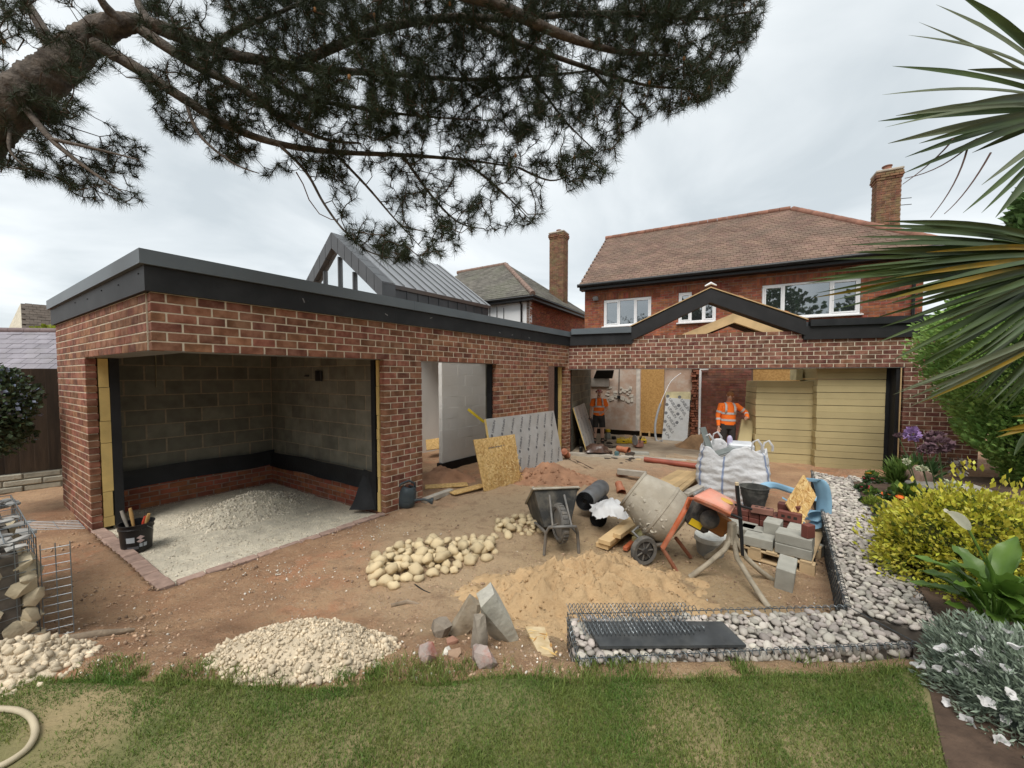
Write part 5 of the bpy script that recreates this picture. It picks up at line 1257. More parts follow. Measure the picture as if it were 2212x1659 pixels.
def prints(parent, tl, ux, uy, nrm, L_, H_, size, nx, ny, ang, ph=0.0):
    for j in range(ny):
        for i in range(nx):
            s_ = L_ * (i + 0.5 + (ph if j % 2 else 0)) / nx; t_ = H_ * (j + 0.5) / ny
            if s_ > L_ - size * .6: continue
            o = bpy.data.objects.new('board_print', unilin); COL.objects.link(o); setparent(o, parent)
            X = (ux * math.cos(ang) - uy * math.sin(ang)); Y = (ux * math.sin(ang) + uy * math.cos(ang))
            T = Matrix((X, -Y if False else Y, nrm)).transposed().to_4x4(); T.translation = tl + ux * s_ + uy * -t_ + nrm * 0.003
            o.matrix_basis = T @ Matrix.Scale(size, 4)
def foilboard(label, tl, tr, br, bl, th, size, nx, ny, ang, ph=.5):
    t = thing('insulation_board', label, 'insulation board', (bl + br) / 2)
    m_ = MB(); n_ = quadboard(m_, tl, tr, br, bl, 0.004); m_.build('foil_face', foil, t)
    m_ = MB(); off = n_ * 0.0045; quadboard(m_, tl + off, tr + off, br + off, bl + off, th); m_.build('foam_core', pir_edge, t)
    ux = (tr - tl).normalized(); uy = (tl - bl).normalized(); prints(t, tl, ux, uy, -n_, (tr - tl).length, (tl - bl).length, size, nx, ny, ang, ph)
    return t
tl = onwall(1050, 905, C0 + N * 0.06, U); tr = onwall(1196, 887, C0 + N * 0.06, U); br = onwall(1217, 994, C0 + N * 0.34, U); br.z = -0.03; bl = tl + (br - tr); bl.z = max(bl.z, -0.03)
foilboard('large silver foil-faced insulation board leaning on the brick wall by the narrow window', tl, tr, br, bl, 0.05, 0.078, 8, 3, R(-62))
t = thing('osb_sheet', 'square sheet of orange strand board leaning in front of the silver foil board', 'board', GT(1080, 1050))
bl = GT(1046, 1062); br = GT(1126, 1038); bl = G(1046, 1062, .0); br = G(1126, 1042, .0); tl = D(1023, 950, bl.y + 0.14); tr = D(1112, 938, br.y + 0.14)
m_ = MB(); n_ = quadboard(m_, tl, tr, br, bl, 0.018); m_.build('sheet', osb, t)
fl_ = MB(); ux = (tr - tl); uy = (bl - tl)
flk = [M('strand_light', (0.74, 0.54, 0.26), 0.8, 0.1), M('strand_dark', (0.42, 0.22, 0.07), 0.8, 0.1), M('strand_mid', (0.62, 0.40, 0.14), 0.8, 0.1)]
def flakes(parent, tl, ux, uy, n_, cnt, seed):
    rs = random.Random(seed)
    for m__ in flk:
        mb_ = MB()
        for _ in range(cnt):
            a, b = rs.uniform(.03, .97), rs.uniform(.03, .97); p = tl + ux * a + uy * b - n_ * (0.0012 + 0.0008 * rs.random()); an = rs.uniform(0, 3.14); X = ux.normalized() * math.cos(an) + uy.normalized() * math.sin(an); Y = n_.cross(X); l_, w__ = rs.uniform(.02, .05), rs.uniform(.004, .010)
            mb_.add([p - X * l_ - Y * w__ * .3, p - Y * w__, p + X * l_ + Y * w__ * .2, p + Y * w__], [[0, 1, 2, 3]])
        mb_.build('strands', m__, parent, kind='stuff')
flakes(t, tl, ux, uy, n_, 130, 1)
me_t = textmesh('CERTIFIED OSB BOARD 18MM', 'board_print')
o = bpy.data.objects.new('board_print', me_t); COL.objects.link(o); setparent(o, t)
T = Matrix((ux.normalized(), -(uy.normalized()), -n_)).transposed().to_4x4(); T.translation = tl + ux * .5 + uy * .2 - n_ * .004; o.matrix_basis = T @ Matrix.Scale(0.033, 4) @ Matrix.Diagonal((.9, 1, 1, 1))
# boards on the ground by the door
lying('osb_strip', osb, GT(918, 1052, .02), GT(1010, 1046, .02), 0.22, 0.02, 'strip of strand board lying across the garden room doorway', 'board')
lying('osb_strip', osb, GT(975, 1066, .03), GT(1045, 1048, .05), 0.18, 0.02, 'short strand board strip lying at the foot of the leaning sheet', 'board')
lying('door_sill_beam', concrete, GT(915, 1082, .03), GT(975, 1060, .03), 0.1, 0.07, 'concrete sill beam at the garden room doorway', 'beam')
bl = G(922, 968, 0.05); br = G(956, 962, .05); lean = U * 0.05 - N * 0.25
t = thing('osb_offcut', 'small strand board offcut leaning inside the white painted room', 'board', bl)
q0 = Q(0, 2.7); a_ = onwall(920, 950, q0, U); b_ = onwall(953, 945, q0, U); c_ = onwall(955, 968, q0 + N * .3, U); d_ = onwall(922, 972, q0 + N * .3, U); m_ = MB(); quadboard(m_, a_, b_, c_, d_, .018); m_.build('sheet', osb, t)
lvl = M('yellow_level', (0.62, 0.47, 0.03), 0.5)
p0 = onwall(1011, 884, Q(0, 1.02), U); p1 = onwall(1046, 912, Q(0, .75), U); lying('spirit_level', lvl, p0, p1, 0.025, 0.055, 'yellow spirit level leaning on the white painted wall', 'spirit level')

# black bucket of tools
def bucket(name, label, p, r0, r1, h_, mat, cat='bucket', tilt=(0, 0), fill=None, fillmat=None, rimw=.012):
    t = thing(name, label, cat, p); T = RZ(p, 0, *tilt)
    m_ = MB(); m_.lathe([(0.001, 0.004), (r0, 0.0), (r0 + .004, .01), (r0 + (r1 - r0) * .8, h_ * .8), (r0 + (r1 - r0) * .8 + .008, h_ * .81), (r0 + (r1 - r0) * .8 + .008, h_ * .85), (r1, h_ * .86), (r1, h_ - .01), (r1 + rimw, h_ - .008), (r1 + rimw, h_), (r1 - .006, h_), (r1 - .01, h_ * .6), (r0 - .01, .012), (0.001, .012)], T, 28); m_.build('bucket_body', mat, t, smooth=40)
    if fill:
        m_ = MB(); m_.lathe([(0.001, h_ * fill + .01), (r1 - .014, h_ * fill)], T, 24); m_.build('contents', fillmat, t)
    return t, T
pb_ = G(296, 1186, -0.04)
t, T = bucket('tool_bucket', 'black plastic bucket holding tools on the garden room kerb', pb_, .125, .15, .31, black_pl, fill=.5, fillmat=MATS['hollow_shade'])  # dark fill disc stands for the shade inside the bucket
h_ = MB(); h_.tube([T @ Vector((.16 * math.cos(a), .16 * math.sin(a) * .9 - .02, .27 - .11 * math.sin(a))) for a in np.linspace(-0.1, math.pi + .1, 14)][::1], .004, 6); h_.build('bail_handle', wire, t, smooth=60)
lb = MB()
def sticker(mat, a0, a1, z0_, z1_, nm='sticker'):
    m_ = MB(); rows = [[T @ Vector(((.125 + .02 * z / .25 + .0065) * math.cos(a), (.125 + .02 * z / .25 + .0065) * math.sin(a), z)) for a in np.linspace(a0, a1, 6)] for z in (z0_, z1_)]; m_.grid(rows); m_.build(nm, mat, t)
lab_w = M('pale_label', (0.42, 0.46, 0.5), 0.6); az = math.atan2(-pb_.y, -pb_.x)
sticker(lab_w, az - .62, az - .12, .12, .18); sticker(lab_w, az + .15, az + .34, .06, .10); sticker(lab_w, az + .4, az + .62, .06, .10); sticker(M('faint_print', (.12, .12, .13), .6), az - .6, az + .1, .04, .075)
for sg in (0.13, .17):
    c_ = T @ Vector(((.14) * math.cos(az + .22), .14 * math.sin(az + .22), sg)); X = Vector((-math.sin(az + .22), math.cos(az + .22), 0)); nn = Vector((math.cos(az + .22), math.sin(az + .22), 0))
    MB().add([c_ + nn * .004 + X * .035, c_ + nn * .004 + Vector((0, 0, .022)), c_ + nn * .004 - X * .035, c_ + nn * .004 - Vector((0, 0, .022))], [[0, 1, 2, 3]]).build('hazard_diamond', M('label_white_red', (0.55, 0.42, 0.40), .6), t)
wood_h = M('tool_handle_wood', (0.50, 0.30, 0.11), .6, .15, 12)
for (dx_, dy_, lx_, ly_, L_, mat_, lab_) in ((-.06, -.02, -.10, .02, .44, M('grey_handle', (.3, .27, .23), .7), 'grey wooden tool handle sticking out of the black bucket'), (-.01, .0, -.05, .0, .47, wood_h, 'thick yellow wooden mallet handle sticking out of the black bucket'), (.07, .0, .02, .02, .37, M('red_handle', (.55, .06, .03), .5), 'red plastic tool handle sticking out of the black bucket'), (.10, .02, .03, .0, .40, wood_h, 'pale wooden hammer handle at the right side of the black bucket')):
    m_ = MB(); a = T @ Vector((dx_ * .4, dy_, .10)); b = T @ Vector((dx_ + lx_, dy_ + ly_, L_)); m_.tube([a, a.lerp(b, .5), a.lerp(b, .8), b], [.012, .014, .018, .014], 8); m_.build('hand_tool', mat_, smooth=50, label=lab_, cat='tool')
# watering can
wc_ = GT(876, 1096); t = thing('watering_can', 'dark grey plastic watering can standing at the brick pier', 'watering can', wc_)
can = M('dark_green_grey_plastic', (0.045, 0.06, 0.068), .45, .15, 6); T = RZ(wc_ + Vector((0, 0, .02)), .5, .12, .15)
m_ = MB(); m_.lathe([(.001, 0), (.10, .0), (.125, .03), (.13, .10), (.128, .105), (.132, .11), (.125, .18), (.122, .19), (.12, .24), (.09, .29), (.06, .30), (.055, .28)], T, 22); m_.build('can_body', can, t, smooth=40)
m_ = MB(); m_.tube([T @ Vector(p) for p in ((-.12, 0, .12), (-.17, 0, .22), (-.13, 0, .33), (-.02, 0, .385), (.07, 0, .35), (.10, 0, .27))], .016, 8); m_.build('handle', can, t, smooth=60)
sx = (T.to_3x3().inverted() @ Vector((1, -.15, 0))).normalized()
m_ = MB(); q0 = wc_ + Vector((.08, -.02, .09)); m_.tube([q0, q0 + Vector((.10, -.02, .035)), q0 + Vector((.2, -.03, .045)), q0 + Vector((.27, -.04, .03))], [.03, .02, .016, .02], 8); m_.build('spout', can, t, smooth=60)
m_ = MB(); q1 = q0 + Vector((.30, -.045, .025)); m_.tube([q1 - Vector((.03, 0, 0)), q1 + Vector((.02, 0, 0)), q1 + Vector((.035, 0, -.002))], [.02, .05, .048], 12); m_.build('rose', can, t, smooth=50)

# wheelbarrow
wb0 = GT(1213, 1200); wx = Vector((1, 0.06, 0)).normalized(); wy = Vector((-wx.y, wx.x, 0)); TW = Matrix((wx, wy, Vector((0, 0, 1)))).transposed().to_4x4(); TW.translation = wb0
t = thing('wheelbarrow', 'muddy black wheelbarrow with grey tubular frame and single tyre facing the sand', 'wheelbarrow', wb0)
mud = M('muddy_black_tray', (0.035, 0.036, 0.035), .7, .3, 6, dirt=(0.26, 0.23, 0.18), dirt_scale=5, dirt_amt=.55); steel = M('muddy_steel_tube', (0.17, 0.165, 0.155), .6, .25, 10, metal=.3, dirt=(0.27, 0.21, .15), dirt_scale=9, dirt_amt=.6)
tm = MB(TW)
def ring(y0, y1, w_, z_, n=9): 
    return [(-w_, y0, z_), (-w_ * .97, y0 - .01, z_), (w_ * .97, y0 - .01, z_), (w_, y0, z_), (w_ * 1.02, (y0 + y1) / 2, z_ + .0), (w_, y1, z_), (0, y1 + .03, z_), (-w_, y1, z_), (-w_ * 1.02, (y0 + y1) / 2, z_)]
rw = random.Random(2)
tr0 = ring(.28, .70, .15, .20); tr1 = ring(.22, .95, .215, .42); tr2 = [(x * 1.0 + rw.uniform(-.006, .006), y, z + rw.uniform(-.008, .012)) for x, y, z in ring(.17, 1.1, .255, .60)]; tr3 = [(x * 1.06, y - (.02 if y < .5 else -.02), z + .004) for x, y, z in tr2]
tr4 = [(x * .96, y + (.02 if y < .5 else -.02), z - .02) for x, y, z in tr2]; tr5 = [(x * .93, y + (.02 if y < .5 else -.02), z + .01) for x, y, z in tr0]
TLT = Matrix.Translation((0, .28, .2)) @ Matrix.Rotation(-.5, 4, 'X') @ Matrix.Translation((0, -.28, -.2)); tr0, tr1, tr2, tr3, tr4, tr5 = [[tuple(TLT @ Vector(q)) for q in r_] for r_ in (tr0, tr1, tr2, tr3, tr4, tr5)]
tm.grid([tr0, tr1, tr2, tr3, tr4, tr5], True); tm.add(tr0, [list(range(9))[::-1]]); tm.add(tr5, [list(range(9))]); tm.build('tray', mud, t, smooth=35)
rim = MB(TW); rim.tube([Vector(p) + Vector((0, 0, .005)) for p in tr3] + [Vector(tr3[0]) + Vector((0, 0, .005))], [.013 + .006 * rw.random() for _ in range(10)], 7); rim.build('cement_crusted_rim', M('cement_crust', (0.42, 0.38, 0.31), .95, .2, 14, bump=.8, bscale=60), t, smooth=60)
TWW = TW @ Matrix.Translation((0.0, .10, .315)) @ Matrix.Rotation(.16, 4, 'Z') @ Matrix.Rotation(math.pi / 2, 4, 'Y')
tyre = M('dusty_tyre', (0.105, 0.10, 0.092), .9, .25, 12, dirt=(.26, .22, .17), dirt_scale=10, dirt_amt=.6)
wl_ = MB(); wl_.lathe([(.145, -.032), (.175, -.045), (.195, -.036), (.205, -.014), (.205, .014), (.195, .036), (.175, .045), (.145, .032)], TWW, 28); wl_o = wl_.build('wheel', tyre, t, smooth=40)
trd = MB()
for k in range(26):
    a = 2 * math.pi * k / 26; p = Vector((.207 * math.cos(a), .207 * math.sin(a), 0)); trd.box((0, 0, 0), (.010, .022, .05), 0, 0, TWW @ Matrix.Translation(p) @ Matrix.Rotation(a, 4, 'Z'))
trd.build('tread', tyre, wl_o)
hb_ = MB(); hb_.lathe([(.001, -.03), (.05, -.03), (.145, -.025), (.145, .025), (.05, .03), (.001, .03)], TWW, 20); hb_.build('hub', steel, wl_o, smooth=40)
fr_ = MB(TW); fr_.tube([(-.185, .02, .0), (-.175, .03, .10), (-.165, .02, .24), (-.14, -.04, .325), (-.06, -.11, .355), (.06, -.11, .355), (.14, -.04, .325), (.175, .02, .24), (.185, .02, .10), (.19, .01, .0)], .017, 8); fr_.build('leg_frame', steel, t, smooth=60)
for s_ in (-1, 1):
    st = MB(TW); st.tube([(s_ * .085, .30, .56), (s_ * .10, -.02, .33)], .013, 7); st.build('strut', steel, t, smooth=60)
    st = MB(TW); st.tube([(s_ * .13, .0, .315), (0, .10, .315)], .010, 7); st.build('axle_stay', steel, t, smooth=60)
    st = MB(TW); st.tube([(s_ * .165, .02, .24), (s_ * .2, .6, .12), (s_ * .22, .85, .06), (s_ * .23, 1.05, .03)], .017, 8); st.build('handle', steel, t, smooth=60)

# cement mixer
mixer = thing('cement_mixer', 'orange cement mixer with cement-caked tilted drum and small wheels', 'cement mixer', GT(1440, 1215))
drum_m = M('cement_caked_drum', (0.34, 0.30, 0.235), .92, .15, 5, bump=.5, bscale=25, dirt=(0.48, 0.44, 0.37), dirt_scale=4, dirt_amt=.6); org = M('faded_orange_steel', (0.42, 0.10, 0.035), .6, .3, 8, dirt=(.33, .25, .19), dirt_scale=6, dirt_amt=.5); pink = M('sunbleached_orange_plastic', (0.66, 0.27, 0.19), .55, .15, 3, dirt=(0.55, .40, .32), dirt_scale=4, dirt_amt=.5)
dk = M('dirty_dark_motor', (0.045, 0.042, 0.04), .7, .4, 8, dirt=(.2, .17, .13), dirt_scale=9, dirt_amt=.5)
dA = D(1370, 1058, 4.20); dB = D(1463, 1131, 3.98)        # along the drum's axis, mouth first
ax_ = (dA - dB).normalized(); Tx = ax_.to_track_quat('Z', 'Y').to_matrix().to_4x4(); Tx.translation = (dA + dB) / 2
m_ = MB(); m_.lathe([(.0, -.30), (.14, -.30), (.235, -.27), (.285, -.20), (.302, -.11), (.302, -.085), (.306, -.08), (.306, -.06), (.300, -.055), (.285, .04), (.255, .15), (.222, .262), (.230, .267), (.230, .29), (.212, .29), (.205, .25), (.27, .03), (.27, -.12), (.1, -.27), (.0, -.27)], Tx, 44); m_.build('drum', drum_m, mixer, smooth=35)
m_ = MB(); m_.lathe([(.300, -.085), (.312, -.08), (.312, -.055), (.300, -.05)], Tx, 44); m_.build('drum_band', drum_m, mixer, smooth=30)
m_ = MB(); m_.lathe([(.001, .12), (.2, .13), (.23, .17)], Tx, 30); m_.build('mortar_residue', M('wet_cement', (.2, .18, .15), .9), mixer)
rb = random.Random(3); m_ = MB()
for k in range(60):
    an = rb.uniform(-2.6, .6); zz_ = rb.uniform(-.18, .24); rr = float(np.interp(zz_, [-.2, -.11, .04, .15, .26], [.285, .302, .285, .255, .224])); m_.blob(Tx @ Vector((rr * math.cos(an), rr * math.sin(an), zz_)), (rb.uniform(.01, .035), rb.uniform(.008, .02), .005), 1, .6, Euler((rb.random() * 6, rb.random() * 6, 0)).to_matrix())
m_.build('cement_splashes', M('pale_cement_splash', (.40, .36, .29), .95, .2, 14), mixer, kind='stuff')
yk0 = D(1490, 1076, 3.72); yk1 = D(1431, 1184, 3.66)
m_ = MB(); m_.tube([yk0, D(1482, 1096, 3.66), D(1456, 1142, 3.62), yk1], .026, 8, squash=.7); m_.build('yoke', org, mixer, smooth=60)
for a_, b_ in ((yk1, GT(1464, 1238, .01)), (D(1460, 1162, 3.95), GT(1492, 1204, .01))):
    m_ = MB(); m_.tube([a_, b_], .020, 8); m_.build('leg', M('rusty_orange_tube', (0.27, 0.10, 0.055), .7, .3, 9, dirt=(.25, .19, .14), dirt_scale=9, dirt_amt=.5), mixer, smooth=60)
wcn = D(1391, 1180, 3.86); wcn.z = .148
for off in (0, 1):
    c_ = wcn + (Vector((.26, .34, 0)) if off else Vector((0, 0, 0)))
    Tn = Vector((.30, -.95, 0)).normalized().to_track_quat('Z', 'Y').to_matrix().to_4x4(); Tn.translation = c_
    m_ = MB(); m_.lathe([(.10, -.025), (.135, -.03), (.148, -.015), (.148, .015), (.135, .03), (.10, .025)], Tn, 26); w1 = m_.build('wheel', tyre, mixer, smooth=40)
    m_ = MB(); m_.lathe([(.001, -.02), (.03, -.022), (.035, -.008), (.10, -.006), (.10, .006), (.035, .012), (.03, .028), (.001, .028)], Tn, 20); m_.build('rim', dk, w1, smooth=30)
    for k in range(7):
        a = 2 * math.pi * k / 7; m_ = MB(); m_.box((.065 * math.cos(a), .065 * math.sin(a), .012), (.07, .014, .012), a, 0.002, Tn); m_.build('spoke', tyre, w1)
m_ = MB(); m_.tube([wcn, wcn + Vector((.26, .34, 0))], .014, 8); m_.tube([wcn + Vector((.10, .10, 0)), D(1440, 1175, 3.8)], .02, 8); m_.tube([wcn + Vector((.04, .06, .03)), D(1366, 1148, 3.95), D(1388, 1130, 4.0), D(1402, 1136, 4.0)], .018, 8); m_.build('axle_frame', steel, mixer, smooth=60)
Tm = Matrix.Translation(D(1512, 1114, 3.76)) @ Matrix.Rotation(-.12, 4, 'Z') @ Matrix.Rotation(.50, 4, 'Y')
m_ = MB(); m_.box((0, 0, 0), (.22, .2, .25), 0, .03, Tm); m_.lathe([(.001, .0), (.085, .0), (.09, .03), (.075, .05), (.05, .065), (.001, .066)], Tm @ Matrix.Translation((.03, -.11, .03)) @ Matrix.Rotation(math.pi / 2, 4, 'X'), 22); m_.build('motor_housing', dk, mixer, smooth=40)
m_ = MB(); m_.box((.05, .02, .0), (.2, .2, .2), 0, .02, Tm @ Matrix.Translation((.12, .02, .02))); m_.build('side_panel', M('yellow_orange_panel', (.30, .12, .03), .6), mixer)
m_ = MB(); m_.box((-.04, -.103, -.075), (.12, .006, .065), 0, 0, Tm); m_.build('yellow_sticker', M('yellow_sticker', (.68, .46, .02), .6), mixer)
cq = [D(1500, 1072, 3.56), D(1577, 1106, 3.46), D(1590, 1084, 3.74), D(1534, 1054, 3.92)]
rows = []
for v_ in np.linspace(0, 1, 7):
    row = []
    for u_ in np.linspace(0, 1, 9):
        p = cq[0].lerp(cq[1], u_).lerp(cq[3].lerp(cq[2], u_), v_); e_ = min(u_, 1 - u_, v_, 1 - v_); p = p + Vector((0, 0, .022 * min(1, e_ * 7) + (.016 if v_ in (np.float64(.5),) and abs(u_ - .25) < .07 else 0) + (.016 if abs(v_ - .5) < .2 and abs(u_ - .5) < .07 else 0))); row.append(p)
    rows.append(row)
ctr = sum(cq, Vector()) / 4
def edge_drop(i, j): q = rows[i][j]; return q + Vector((0, 0, -.05)) + (ctr - q) * .02
m_ = MB(); m_.grid(rows)
per = [rows[0][j] for j in range(9)] + [rows[i][8] for i in range(1, 7)] + [rows[6][j] for j in range(7, -1, -1)] + [rows[i][0] for i in range(5, 0, -1)]
m_.grid([per, [q + Vector((0, 0, -.045)) + (ctr - q) * .015 for q in per]], True); cvr = m_.build('motor_cover', pink, mixer, smooth=40, solid=.008)
m_ = MB(); m_.tube([D(1485, 1094, 3.62), D(1491, 1078, 3.58), D(1502, 1077, 3.52), D(1540, 1092, 3.46), D(1577, 1110, 3.43)], .016, 7, squash=1.0); m_.build('orange_guard', org, mixer, smooth=60)
pc = cq[0].lerp(cq[1], .80).lerp(cq[3].lerp(cq[2], .80), .5) + Vector((0, 0, .026)); nrm_ = (cq[1] - cq[0]).cross(cq[3] - cq[0]).normalized(); m_ = MB(); m_.lathe([(.001, .004), (.055, .003), (.056, .0)], nrm_.to_track_quat('Z', 'Y').to_matrix().to_4x4(), 20); m_.T = None
m_.v = [Vector(q) + pc for q in m_.v]; m_.build('round_sticker', M('worn_yellow_sticker', (.60, .36, .08), .7), cvr, smooth=60)
m_ = MB(); m_.tube([D(1572, 1108, 3.46), D(1603, 1121, 3.42)], .012, 8); m_.tube([D(1588, 1090, 3.6), D(1624, 1100, 3.6)], .011, 8); m_.build('tipping_handle', black_pl, mixer, smooth=60)
# mixer stand: splayed cement-caked legs
stand = thing('mixer_stand', 'cement-splashed trestle stand with splayed tubular legs beside the mixer', 'stand', GT(1582, 1250))
cak = M('cement_caked_tube', (0.33, 0.285, 0.215), .95, .25, 10, bump=.6, bscale=50)
top = D(1578, 1135, 3.62); mid = D(1581, 1178, 3.60)
m_ = MB(); m_.box((0, 0, 0), (.075, .06, .22), 0, .012, RZ(D(1581, 1152, 3.61), .4)); m_.build('socket', cak, stand)
for fx, fy, bx_ in ((1490, 1247, (1566, 1186)), (1661, 1314, (1592, 1205)), (1667, 1252, (1612, 1205)), (1525, 1204, (1560, 1180))):
    f_ = GT(fx, fy, .012); m_ = MB(); bnd = D(*bx_, 3.55 + (.25 if fy < 1210 else 0)); m_.tube([D(1580, 1140, 3.62), D(1580 + (bx_[0] - 1580) * .4, 1170, 3.60), bnd, bnd.lerp(f_, .5) + Vector((0, 0, -.01)), f_], [.022, .024, .024, .023, .026], 8); m_.build('leg', cak, stand, smooth=60)
p0 = D(1590, 1045, 3.5); p1 = GT(1605, 1232) ; 
pole = thing('black_bar', 'black steel bar with a pale tip propped upright against the mixer stand', 'bar', GT(1606, 1238))
m_ = MB(); pA = D(1604, 1200, 3.45); m_.tube([pA, D(1600, 1130, 3.47), D(1593, 1065, 3.5), D(1592, 1048, 3.5)], [.014, .017, .018, .018], 8); m_.build('shaft', black_pl, pole, smooth=60)
m_ = MB(); m_.tube([D(1592, 1050, 3.5), D(1591.5, 1042, 3.5)], .016, 8); m_.build('tip', M('bare_wood_tip', (.55, .45, .3), .7), pole)

# pallet with bricks and blocks
PA = G(1527, 1184, 0.02); PA = Vector((2.16, 4.30, 0)); pxd = Vector((.72, -.695, 0)).normalized(); pyd = Vector((-pxd.y, pxd.x, 0)); TP = Matrix((pxd, pyd, Vector((0, 0, 1)))).transposed().to_4x4(); TP.translation = PA
pal = thing('pallet', 'timber pallet on the soil loaded with bricks and grey blocks', 'pallet', PA); palm = M('pallet_wood', (0.46, 0.34, 0.20), .85, .2, 6, rnd=.15)
for k in range(7): MB(TP).box((.09 + k * .14, .55, .125), (.095, 1.1, .018), 0, .003).build('deck_board', palm, pal)
for k in range(3):
    MB(TP).box((.5, .05 + k * .5, .107), (1.0, .095, .018), 0, .003).build('stringer_board', palm, pal)
    MB(TP).box((.5, .05 + k * .5, .009), (1.0, .095, .018), 0, .003).build('base_board', palm, pal)
    for j in range(3): MB(TP).box((.06 + j * .44, .05 + k * .5, .058), (.12, .095, .08), 0, .003).build('spacer_block', palm, pal)
eng = M('plum_engineering_brick', (0.135, 0.043, 0.032), .6, .2, 8, rnd=.2)
def pbrick(x, y, z, rz, mat, lab, cat='brick', size=(.215, .1025, .068), grp=None, holes=True, ori=None):
    t_ = thing('loose_brick' if cat == 'brick' else 'concrete_block', lab, cat, TP @ Vector((x, y, z)), 0, grp)
    T_ = TP @ RZ((x, y, z + size[2] / 2), rz)
    if ori: T_ = T_ @ ori
    MB().box((0, 0, 0), size, 0, .006, T_).build('brick_body', mat, t_)
    if holes:
        for hx in (-.055, 0, .055): MB().box((hx, 0, size[2] / 2 - .002), (.032, .03, .006), 0, 0, T_).build('frog_hole_shade', MATS['hollow_shade'], t_)  # dark inlays paint the shade of the brick's holes
    return t_
i_ = 0
for lay in range(3):
    for k in range(8 - (lay == 2)):
        pbrick(.06 + k * .108, .62, .136 + .07 * lay, R(90), eng, ('plum red brick in the bottom course', 'plum red brick in the middle course', 'holed plum red brick in the top course')[lay] + ' of the row on the loaded pallet', grp='bricks in the row on the pallet', holes=lay == 2)
pbrick(.46, .54, .346, .12, M('pinkish_brick', (.25, .12, .09), .85, .2), 'pinkish perforated brick lying on top of the brick row beside the bucket')
pbrick(.70, .66, .346, .05, eng, 'plum brick lying on the right end of the brick row'); pbrick(.72, .53, .346, -.03, eng, 'plum perforated brick laid in front of another on the brick row', ori=Matrix.Rotation(math.pi / 2, 4, 'X')); pbrick(.70, .65, .416, .02, eng, 'plum brick topmost on the right end of the brick row', holes=False)
gblk = M('grey_dense_block', (0.34, 0.33, 0.285), .95, .12, 9, rnd=.1, bump=.5, bscale=120)
BS = (.44, .215, .10)
for x, y, z, rz, lab, sz in ((.22, .36, .136, 0, 'grey concrete block at the left end of the pallet under the brick row', BS), (.42, .30, .136, .05, 'grey concrete block in the middle of the pallet row', (.22, .215, .10)), (.52, .12, .136, .06, 'grey concrete block lying flat at the front of the pallet', (.26, .215, .10)), (.82, .13, .136, .03, 'lower grey block of the pair at the pallet corner', (.30, .215, .10)), (.82, .14, .238, .0, 'upper grey block of the pair at the pallet corner', (.30, .215, .10)), (.60, .36, .136, .02, 'grey block standing behind the corner pair on the pallet', (.15, .215, .215)), (.84, .38, .136, .02, 'grey block lying behind the upper corner block', (.22, .215, .2))):
    pbrick(x, y, z, rz, gblk, lab, 'block', sz, holes=False)
pbrick(.93, .10, .34, R(60), eng, 'single plum brick standing on the corner of the top grey block', size=(.10, .07, .13), holes=False)
def block(px, py, size, rot, lab, dz=0.0, mat=None):
    p = GT(px, py); t_ = MB().box((0, 0, 0), size, 0, .006, RZ(p + Vector((0, 0, dz)), *rot)); return t_.build('concrete_block', mat or gblk, label=lab, cat='block')
block(1697, 1262, (.30, .14, .215), (R(50), .08, -.08), 'single grey concrete block standing tilted on the soil by the stand', .10)
block(1763, 1200, (.14, .10, .12), (R(30), .0, -.3), 'small broken grey block near the foot of the long gabion', .05)
# torn black plastic scraps
m_ = MB(); rs = random.Random(4)
for k in range(8): p = GT(1745 + rs.uniform(-14, 14), 1210 + rs.uniform(-14, 14)); m_.blob((p.x, p.y, p.z + .03), (.06, .04, .035), 2, 1.2, Euler((rs.random() * 6, rs.random() * 6, 0)).to_matrix())
m_.build('plastic_scraps', membrane, label='crumpled scraps of black plastic beside the small broken block', cat='plastic sheet', smooth=40)
# bucket on bricks, lid, roll etc.
p = TP @ Vector((.34, .72, .348)); t, T = bucket('builders_bucket', 'cement-splashed black rubber bucket standing on the stacked bricks', p, .105, .15, .25, M('splashed_bucket', (.045, .045, .042), .8, .3, 8, dirt=(.25, .24, .21), dirt_scale=6, dirt_amt=.5), fill=.72, fillmat=M('grey_mix', (.2, .19, .16), .9), rimw=.008)
lid = thing('tub_lid', 'round white plastic tub lid lying at the pallet corner', 'lid', G(1535, 1158, .19)); Tl = RZ(G(1535, 1158, .19), 0, .04, -.05)
m_ = MB(); m_.lathe([(.001, .012), (.13, .012), (.14, .018), (.155, .018), (.16, .0), (.165, -.03), (.155, -.03), (.15, .0)], Tl, 32); m_.build('lid_disc', M('dirty_white_plastic', (.60, .60, .55), .5, .15, 12, dirt=(.4, .36, .28), dirt_scale=18, dirt_amt=.6), lid, smooth=40)
pw_ = G(1534, 1175, .0); m_ = MB(); m_.lathe([(.001, 0.0), (.13, 0.0), (.15, .165), (.001, .165)], Matrix.Translation((Tl.translation.x, Tl.translation.y, 0.0)), 24); m_.build('tub', M('grey_tub', (.3, .3, .28), .6), lid, smooth=40)
